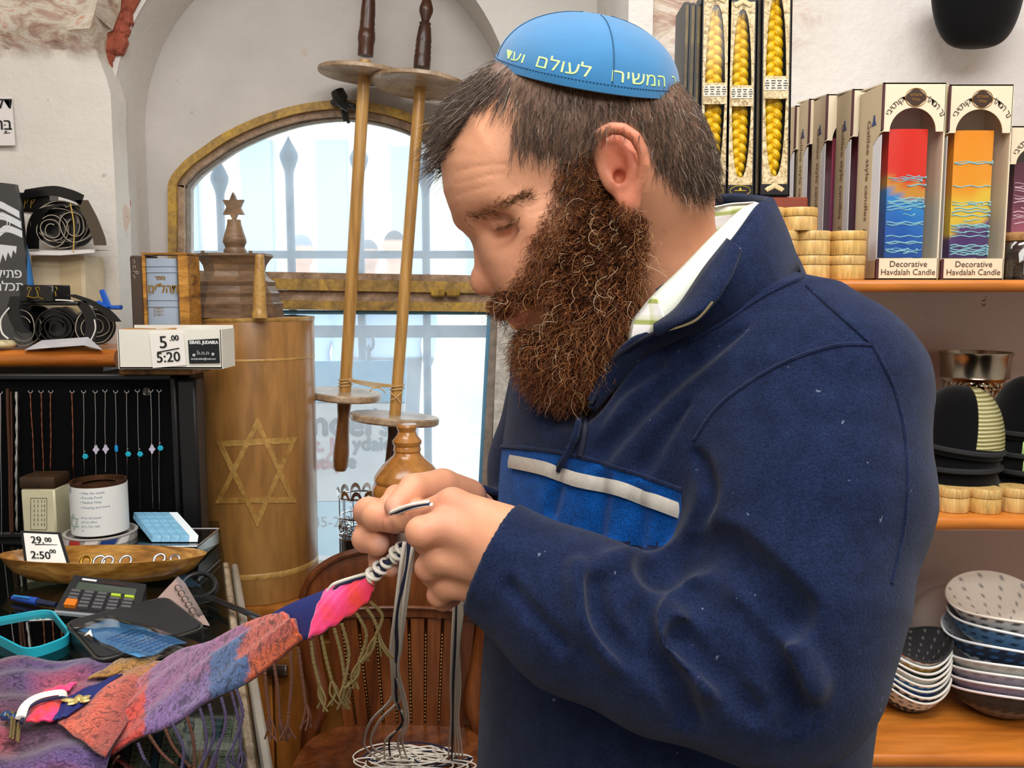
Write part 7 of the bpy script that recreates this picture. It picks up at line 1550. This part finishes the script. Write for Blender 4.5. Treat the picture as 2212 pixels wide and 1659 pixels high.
# carved wooden chair
chw = wood('chair_wood', '#45210f', '#8a4f28', 7, (1.6, 1.6, .16), rough=.3, coat=.4, dist=1., extra='#6b3719'); YCH = 1.775
CHR = thing('carved_wooden_chair', 'brown wooden chair with rounded top rail and slatted back beneath the hands', 'chair', (at(870, 1500, YCH)[0], YCH - .1, 0))
TO = [(652, 1292), (664, 1258), (690, 1228), (730, 1204), (780, 1190), (840, 1184), (900, 1184), (960, 1192), (1010, 1210), (1046, 1242), (1062, 1300)]; TI = [(668, 1345), (720, 1338), (780, 1334), (850, 1333), (920, 1334), (990, 1338), (1052, 1345)]
oP = spline(np.array([(u, v, 0) for u, v in TO]), 40); iP = spline(np.array([(u, v, 0) for u, v in TI]), 40)
def bowd(u): return .02 * (1 - ((u - 860) / 220.) ** 2)
S = np.array([[at(o_[0] * (1 - t) + i_[0] * t, o_[1] * (1 - t) + i_[1] * t, YCH + bowd(o_[0]) - .010 * math.sin(t * math.pi)) for t in np.linspace(0, 1, 8)] for o_, i_ in zip(oP, iP)]); g = G(); g.sheet(S, -.024); g.build('top_rail', chw, CHR, smooth=50)
g = G(); g.tube([s + [0, -.002, 0] for s in S[:, 0]], .008, 8); g.build('rail_moulding', chw, CHR); g = G(); g.tube([s + [0, -.003, .001] for s in S[:, -2]], .004, 8); g.build('rail_moulding', chw, CHR)
zse = at(860, 1644, 1.64)[2]
for sgn, u0, u1, u2 in ((-1, 655, 668, 690), (1, 1060, 1046, 1022)):
    P = spline([at(u0, 1300, YCH + .004), at(u1 - 4 * sgn, 1420, YCH + .004), at(u2, 1520, YCH - .01), at(u1, 1640, YCH - .01), at(u1, 1900, YCH + .01)[:2].tolist() + [0.0]], 40); r = np.interp(np.arange(40), [0, 8, 16, 39], [.020, .025, .022, .018]); g = G(); g.tube(P, r, 10, sx=.9); g.build('back_post', chw, CHR)
beadm = mat('gilt_beading', '#9a7040', rough=.3, metal=.5, bump=.5, bscale=300)
tops = np.linspace(700, 1030, 10); bots = np.linspace(752, 1000, 10)
for i in range(9):
    a0, a1, b0, b1 = tops[i] + 4, tops[i + 1] - 4, bots[i] + 3, bots[i + 1] - 3
    y0 = YCH + bowd((a0 + a1) / 2) + .004; q = [at(a0, 1336, y0), at(a1, 1336, y0), at(b1, 1636, y0 - .02), at(b0, 1636, y0 - .02)]
    g = G(); g.prism(q, (0, .014, 0)); g.build('back_slat', chw, CHR, smooth=0)
    if 0 < i:
        g = G()
        for t in np.linspace(.12, .96, 34): p = at(tops[i] * (1 - t) + bots[i] * t, 1336 + 300 * t, y0 + .002); g.lathe([(0, -.0028), (.0022, 0), (0, .0028)], p, seg=6)
        g.build('beading', beadm, CHR, kind='stuff')
g = G(); cs = np.array([at(868, 1640, 1.68)[0], 1.62, zse]); o_ = []
for t in np.linspace(0, 2 * math.pi, 40, endpoint=False): o_.append(cs + (math.copysign(abs(math.cos(t)) ** .6, math.cos(t)) * .205, math.copysign(abs(math.sin(t)) ** .6, math.sin(t)) * .175, -.028))
g.prism(o_, (0, 0, .028)); g.build('seat', chw, CHR, smooth=30)
for sx_, sy_ in ((-.16, -.14), (.16, -.14)): g = G(); g.tube([cs + (sx_, sy_, -.03), (cs[0] + sx_ * 1.1, cs[1] + sy_ * 1.05, 0.0)], [.020, .015], 12); g.build('leg', chw, CHR)
g = G(); g.tube([(cs[0] - .17, cs[1] - .145, .2), (cs[0] + .17, cs[1] - .145, .2)], .010, 8); g.build('stretcher', chw, CHR)
ZSEAT = zse
# ================================================================ shawl, strings
def shawl_mat():
    t = NT('paisley_shawl'); v = t.coord(); a = t.add('ShaderNodeAttribute'); a.attribute_name = 'Col'
    n = t.noise(v, 62, 4, .6, 2.2); d = t.ramp(n, [(.36, '#4a3a46'), (.45, '#b9aab0'), (.5, '#ffffff'), (.58, '#e9d0c8'), (.66, '#8a7480')])
    c = t.mix(.75, a.outputs['Color'], d, 'MULTIPLY'); fz = t.ramp(t.noise(t.coord((1, 1, .25)), 420, 2), [(.35, '#b0b0b0'), (.6, '#ffffff')]); c = t.mix(.5, c, fz, 'MULTIPLY')
    t.base(c); t.bump(t.noise(v, 300, 3), .6, .002); t.set(Roughness=.95, Sheen_Weight=.3, Specular_IOR_Level=.1); return t.m
shm_ = shawl_mat(); SHW = thing('shawl', 'orange and purple paisley shawl spread on the counter, one corner drawn up to the hands', 'shawl', onz(150, 1560, ZCN))
OR, PU, BL, RD, TN_ = [np.array(lin(c)) for c in ('#e06a3c', '#8f74b0', '#5577b0', '#d8564c', '#b58a4c')]; VI = np.array(lin('#63475f'))
# spread part on the counter top, falling over its near edge
nu, nv = 60, 44; S = np.zeros((nu, nv, 3)); C = np.zeros((nu, nv, 3))
for i in range(nu):
    s = i / (nu - 1)
    for j in range(nv):
        t = j / (nv - 1); u = -80 + s * (400 - 110 * t); vv = 1446 + t * 260 - 14 * math.sin(s * 2.6) * (1 - t)
        p = onz(u, min(vv, 1690), ZCN + .004); w_ = .0035 * (math.sin(p[0] * 70 + p[1] * 25) + math.sin(p[1] * 80 - p[0] * 30)) + .0075
        if p[1] < .80: p = np.array([p[0], .80 - (.80 - p[1]) * .3, ZCN + .004 - (.80 - p[1]) * 0])
        S[i, j] = p + [0, 0, w_]; m_ = .5 + .5 * math.sin(p[0] * 23 + 2.2 * math.sin(p[1] * 19)); C[i, j] = VI * (1 - m_) + np.array(lin('#66548c')) * m_
        r_ = max(0, math.sin(p[0] * 31 + p[1] * 17 + 1) * math.sin(p[1] * 27 - 1)); C[i, j] = C[i, j] * (1 - .6 * r_) + RD * .6 * r_
g = G(); g.sheet(S, -.003, col=C); g.build('spread_cloth', shm_, SHW, smooth=180)
# the drawn-up band
UP = [(200, 1530, 1.00), (290, 1465, 1.05), (352, 1425, 1.03), (420, 1395, .97), (520, 1352, .90), (600, 1328, .845)]; LO = [(214, 1640, .885), (300, 1592, .885), (380, 1552, .872), (450, 1515, .855), (550, 1455, .825), (652, 1388, .795)]
def bandP(up, lo, n, m, bul): 
    a, b = spline([at(*p) for p in up], n), spline([at(*p) for p in lo], n); out = np.zeros((n, m, 3))
    for j in range(m):
        t = j / (m - 1); out[:, j] = a * (1 - t) + b * t + np.array([0, -.5, .86]) * bul * math.sin(t * math.pi)
    return out
B = bandP(UP, LO, 70, 24, .016); n, m = B.shape[:2]; C = np.zeros((n, m, 3))
for i in range(n):
    for j in range(m):
        x = i / (n - 1) + .10 * (j / (m - 1) - .5); t = j / (m - 1); n_ = .03 * math.sin(t * 11 + x * 17)
        if x + n_ > .80: c_ = OR * .85 + PU * .15 if t + n_ < .80 else OR
        elif x > .66: c_ = PU * .7 + RD * .3 if t < .42 else BL
        elif x > .28: c_ = (PU * .8 + RD * .2) if t < .8 - .3 * (x - .28) else PU
        else: c_ = RD if t > .35 else PU * .4 + OR * .6
        C[i, j] = c_
    B[i] += np.array([0, 0, 1]) * (.003 * np.sin(np.arange(m) * .8 + i * .22))[:, None]
g = G(); g.sheet(B, -.006, col=C); BAND = g.build('drawn_corner', shm_, SHW, smooth=180)
nvy = mat('navy_ribbon', '#16246a', rough=.6, bump=.2, bscale=400); pnk = NT('pink_silk'); v_ = pnk.coord(); pnk.base(pnk.ramp(pnk.noise(v_, 22, 3), [(.38, '#ff3a30'), (.52, '#ff2f78'), (.7, '#ff4aa0')])); pnk.bump(pnk.noise(pnk.coord((1, 3, 1)), 160, 3), .4, .002); pnk.set(Roughness=.45, Sheen_Weight=.3); pnk = pnk.m
NV = bandP([(566, 1338, .875), (622, 1306, .845), (706, 1272, .80)], [(630, 1390, .818), (650, 1384, .800), (668, 1378, .785)], 20, 16, .008); g = G(); g.sheet(NV, -.004); g.build('navy_corner_patch', nvy, SHW, smooth=180)
PK_ = bandP([(702, 1275, .797), (726, 1262, .785), (760, 1252, .77), (792, 1243, .758), (806, 1256, .752)], [(664, 1380, .780), (705, 1360, .770), (745, 1336, .762), (790, 1304, .752), (806, 1276, .750)], 34, 18, .007); g = G()
for i in range(34): PK_[i] += np.array([0, 0, 1]) * (.0012 * np.sin(np.arange(18) * 1.1 + i * .9))[:, None]
g.sheet(PK_, -.004); g.build('pink_corner_patch', pnk, SHW, smooth=180)
# the other corner, folded back over the spread cloth
zf = ZCN + .020
def lay(name, pts, m, z, th=.003, bul=.006, par=SHW, col=None):
    a, b, c, d = [onz(u, v, z) for u, v in pts]; n = 24; q = np.linspace(0, 1, n); P = np.array([[(a * (1 - i) + b * i) * (1 - j) + (d * (1 - i) + c * i) * j + [0, 0, bul * math.sin(i * math.pi) * math.sin(j * math.pi) + .001 * math.sin(i * 14 + j * 9)] for j in q] for i in q])
    g = G(); cc = None if col is None else np.array([[col(i, j) for j in q] for i in q]); g.sheet(P, -th, col=cc); return g.build(name, m, par, smooth=180)
lay('folded_corner', ((126, 1565), (228, 1640), (350, 1430), (265, 1455)), shm_, zf, bul=.010, col=lambda i, j: OR * (.75 + .25 * math.sin(i * 5)) + PU * .12 if j < .75 else TN_ * .7 + OR * .3)
lay('folded_corner', ((190, 1470), (320, 1446), (348, 1418), (262, 1426)), shm_, zf - .006, bul=.005, col=lambda i, j: TN_)
lay('navy_corner_patch', ((118, 1558), (150, 1548), (264, 1458), (140, 1512)), nvy, zf + .006, bul=.003)
lay('pink_corner_patch', ((58, 1562), (122, 1558), (146, 1506), (74, 1528)), pnk, zf + .004, bul=.006); lay('pink_corner_patch', ((84, 1512), (140, 1500), (166, 1478), (100, 1494)), pnk, zf + .001, bul=.003)
wstr = mat('white_string', '#f2ecdf', rough=.8, bump=.3, bscale=900); nstr = mat('navy_string', '#1c2546', rough=.8)
g = G(); P = spline([onz(44, 1550, zf + .014), onz(56, 1522, zf + .018), onz(86, 1504, zf + .020), onz(132, 1496, zf + .018), onz(136, 1506, zf + .014)], 30); g.tube(P, .0052, 8, sx=.5); g.build('white_loop', wstr, SHW)
g = G(); P = P + [.004, -.006, -.003]; g.tube(P, .0020, 6); g.build('navy_loop', nstr, SHW)
CH = thing('gold_flower_charm', 'small gold flower charm lying on the navy patch of the shawl', 'charm', onz(172, 1512, zf + .012)); gl = mat('pale_gold', '#e0c67a', rough=.3, metal=.6)
c = onz(170, 1514, zf + .012)
for i, a in enumerate((2.0, .9, -.1, 3.2, 4.2)):
    d = np.array([math.cos(a), math.sin(a), .1]); L = .014 if i != 3 else .020; g = G(); g.lathe([(0, 0), (.004, L * .3), (.0045, L * .6), (.002, L * .9), (0, L)], c, rot=axis_rot(d), seg=10, sy=.5); g.build('petal', gl, CH)
# small knotted tassels and beads at the left edge
olv_ = mat('olive_thread', '#6d5c34', rough=.9); brt = mat('brown_thread', '#5a3526', rough=.9); mau = mat('mauve_thread', '#4b4160', rough=.9)
g = G()
for k in range(9):
    p = onz(6 + 6 * k, 1552 + 14 * math.sin(k * 2.1), zf - .004); q = onz(30 + 9 * math.sin(k), 1580 + 3 * k, zf - .004); g.tube(spline([p, (p + q) / 2 + [0, 0, .012], q], 10), .0011, 5)
g.build('knotted_tassel', olv_, SHW)
bd = mat('blue_glass_bead', '#1f3f6a', rough=.1, coat=.6)
for u, v in ((30, 1552), (14, 1546)): g = G(); g.lathe([(0, -.006), (.006, -.003), (.007, 0), (.006, .003), (0, .006)], onz(u, v, zf + .004), seg=12); g.build('bead', bd, SHW)
def fringe(pts, y0, y1, m, r=.0016, tas=.02):
    n = 26; q = spline(np.array([(u, v, 0) for u, v in pts]), n); P = np.array([at(a[0], a[1], y0 + (y1 - y0) * t) for a, t in zip(q, np.linspace(0, 1, n))])
    g = G(); tw_ = np.arange(n) * 1.5; g.tube(P, r * (1 + .25 * np.sin(tw_ * 1.7)), 6)
    e = P[-1]; d = (P[-1] - P[-3]); d /= ln(d[None])[0]
    for k in range(5): g.tube(spline([e, e + d * tas * .5 + [RR.uniform(-.004, .004), RR.uniform(-.003, .003), -.002], e + d * tas * .8 + [RR.uniform(-.008, .008), RR.uniform(-.004, .004), -tas * .4]], 7), r * .62, 4)
    g.build('fringe', m, SHW)
for s, e, mid, y0, m in (((258, 1632), (246, 1700), (240, 1660), .885, brt), ((298, 1605), (336, 1672), (312, 1640), .885, mau), ((322, 1588), (384, 1658), (350, 1628), .88, brt), ((356, 1572), (404, 1650), (374, 1612), .875, brt), ((372, 1562), (392, 1662), (396, 1616), .872, mau), ((404, 1548), (420, 1650), (418, 1600), .868, brt), ((432, 1530), (438, 1645), (446, 1590), .862, mau), ((452, 1520), (430, 1660), (462, 1590), .858, mau), ((478, 1506), (470, 1618), (488, 1560), .85, mau), ((510, 1488), (504, 1610), (524, 1545), .842, mau), ((500, 1494), (520, 1620), (516, 1560), .845, mau),
                         ((572, 1446), (582, 1545), (576, 1498), .82, brt), ((592, 1434), (604, 1548), (600, 1490), .815, brt), ((628, 1408), (624, 1540), (630, 1470), .80, brt), ((644, 1398), (660, 1518), (652, 1456), .797, brt),
                         ((672, 1384), (690, 1478), (678, 1430), .785, olv_), ((694, 1372), (716, 1468), (704, 1420), .78, olv_), ((722, 1356), (744, 1462), (736, 1410), .772, olv_), ((738, 1346), (744, 1476), (754, 1412), .768, olv_), ((770, 1324), (776, 1428), (792, 1372), .762, olv_), ((790, 1312), (818, 1364), (806, 1334), .757, olv_), ((800, 1300), (812, 1372), (826, 1330), .755, olv_),
                         ((140, 1572), (120, 1660), (126, 1610), .96, brt), ((176, 1600), (190, 1670), (172, 1640), .93, brt), ((200, 1622), (160, 1680), (176, 1650), .91, brt), ((216, 1634), (178, 1690), (196, 1664), .90, mau)):
    fringe([s, mid, e], y0 - .004, y0 - .012, m)
# the ritual strings: plaited length, then loose strands hanging to the chair seat
STR = thing('tzitzit_strings', 'white and navy strings plaited from the shawl corner and hanging onto the chair seat', 'strings', at(870, 1200, .72))
g1, g2 = G(), G(); A, Bv = at(800, 1246, .752), at(882, 1176, .728); n = 120; t = np.linspace(0, 1, n); ax = (Bv - A); ax /= ln(ax[None])[0]; e1 = np.cross(ax, Y3); e1 /= ln(e1[None])[0]; e2_ = np.cross(ax, e1)
for s, gg in ((0, g1), (1, g2), (2, g1)):
    ph = t * 11 + s * 2.1; rr_ = .0030; gg.tube(A + np.outer(t, Bv - A) + np.outer(np.cos(ph) * rr_, e1) + np.outer(np.sin(ph) * rr_, e2_), .0021, 7)
for k, (tt, gg, sc) in enumerate(((.04, g1, 1.1), (.10, g1, 1.2), (.20, g2, .8), (.30, g1, 1.25), (.38, g2, .9), (.44, g1, .9), (.66, g1, 1.1), (.74, g1, 1.3), (.82, g2, 1.), (.88, g1, 1.2))):
    p = A + (Bv - A) * tt; q = np.linspace(0, 2 * math.pi, 14, endpoint=False); d1 = e1 * .94 + ax * .34 * (-1) ** k
    gg.tube(p + np.outer(np.cos(q) * .0052 * sc, d1) + np.outer(np.sin(q) * .0052 * sc, e2_), .0020, 6, closed=True)
g1.tube(spline([at(708, 1278, .79), at(722, 1262, .783), at(770, 1246, .765), at(800, 1238, .750)], 20), .0018, 6); g2.tube(spline([at(712, 1282, .788), at(740, 1262, .775), at(800, 1242, .752)], 16), .0016, 6)
# strands held between finger tips
for k, (a, b, gg) in enumerate((((842, 1108, .716), (926, 1084, .674), g1), ((846, 1111, .715), (930, 1089, .673), g2), ((852, 1112, .713), (934, 1090, .672), g1))): gg.tube(spline([at(*a), at((a[0] + b[0]) / 2, (a[1] + b[1]) / 2 - 4, a[2] * .5 + b[2] * .5 - .008), at(*b)], 14), .0015, 6)
# white cloth ribbon between the hands
gw_ = G(); P = np.array([[at(850, 1150, .758), at(862, 1152, .752), at(874, 1150, .75)], [at(856, 1176, .752), at(872, 1176, .744), at(886, 1170, .742)], [at(872, 1200, .744), at(884, 1196, .738), at(894, 1186, .735)]]); gw_.sheet(P, .001); gw_.build('ribbon', wstr, STR, smooth=180)
def strand(pts, gg, r=.00145, n=50):
    q = spline(np.array([at(*p) for p in pts]), n); gg.tube(q, r, 6)
zs_ = ZSEAT + .004
def seat(u, v): p = onz(u, v, zs_); return (u, v, p[1])
bund1 = [(886, 1170, .715), (878, 1230, .72), (862, 1320, .76), (858, 1400, .85)]
for k in range(6):
    d = (k - 2.5); gg = g2 if k == 2 else g1; o_ = RR.uniform(-3, 3)
    tail = [(855 + d * 3 + o_, 1450, .98), (860 + d * 6, 1510, 1.15)] + ([(815 + d * 6, 1560, 1.3), (800 + d * 5, 1612, 1.45)] if k in (0, 3) else [(866 + 6 * abs(d), 1560, 1.3), (846 + d * 9, 1600, 1.45)]) + [seat(850 + d * 12, 1640)]
    strand([(u + d * 4.2 + 3 * math.sin(v * .03 + k * 1.3), v, y + .003 * (k % 2)) for u, v, y in bund1] + tail, gg, .0019)
for k in range(5):
    d = k - 2; gg = g2 if k == 1 else g1
    strand([(990 + d * 4, 1268, .722), (990 + d * 4.5, 1320, .77), (985 + d * 4 + 3 * math.sin(k), 1400, .92), (984 + d * 5, 1480, 1.12), (982 + d * 4, 1560, 1.36), seat(984 + d * 8, 1640)], gg, .0019)
for k in range(34):
    c = np.array([RR.uniform(830, 960), RR.uniform(1628, 1660)]); a, b = RR.uniform(30, 95), RR.uniform(8, 24); ph = RR.uniform(0, 6); m_ = RR.uniform(3.2, 6.6); q = []
    for i in range(40):
        w_ = ph + m_ * i / 39; u = c[0] + math.cos(w_) * a + 9 * math.sin(w_ * 2.3 + k); v = c[1] + math.sin(w_) * b + 4 * math.sin(w_ * 1.7 + k * 2); q.append(onz(u, v, zs_ + .0007 * k + .004 * math.sin(w_ * 1.5 + k)))
    (g2 if k % 7 == 3 else g1).tube(np.array(q), .0016, 5)
g1.build('white_strand', wstr, STR, smooth=180); g2.build('navy_strand', nstr, STR, smooth=180)
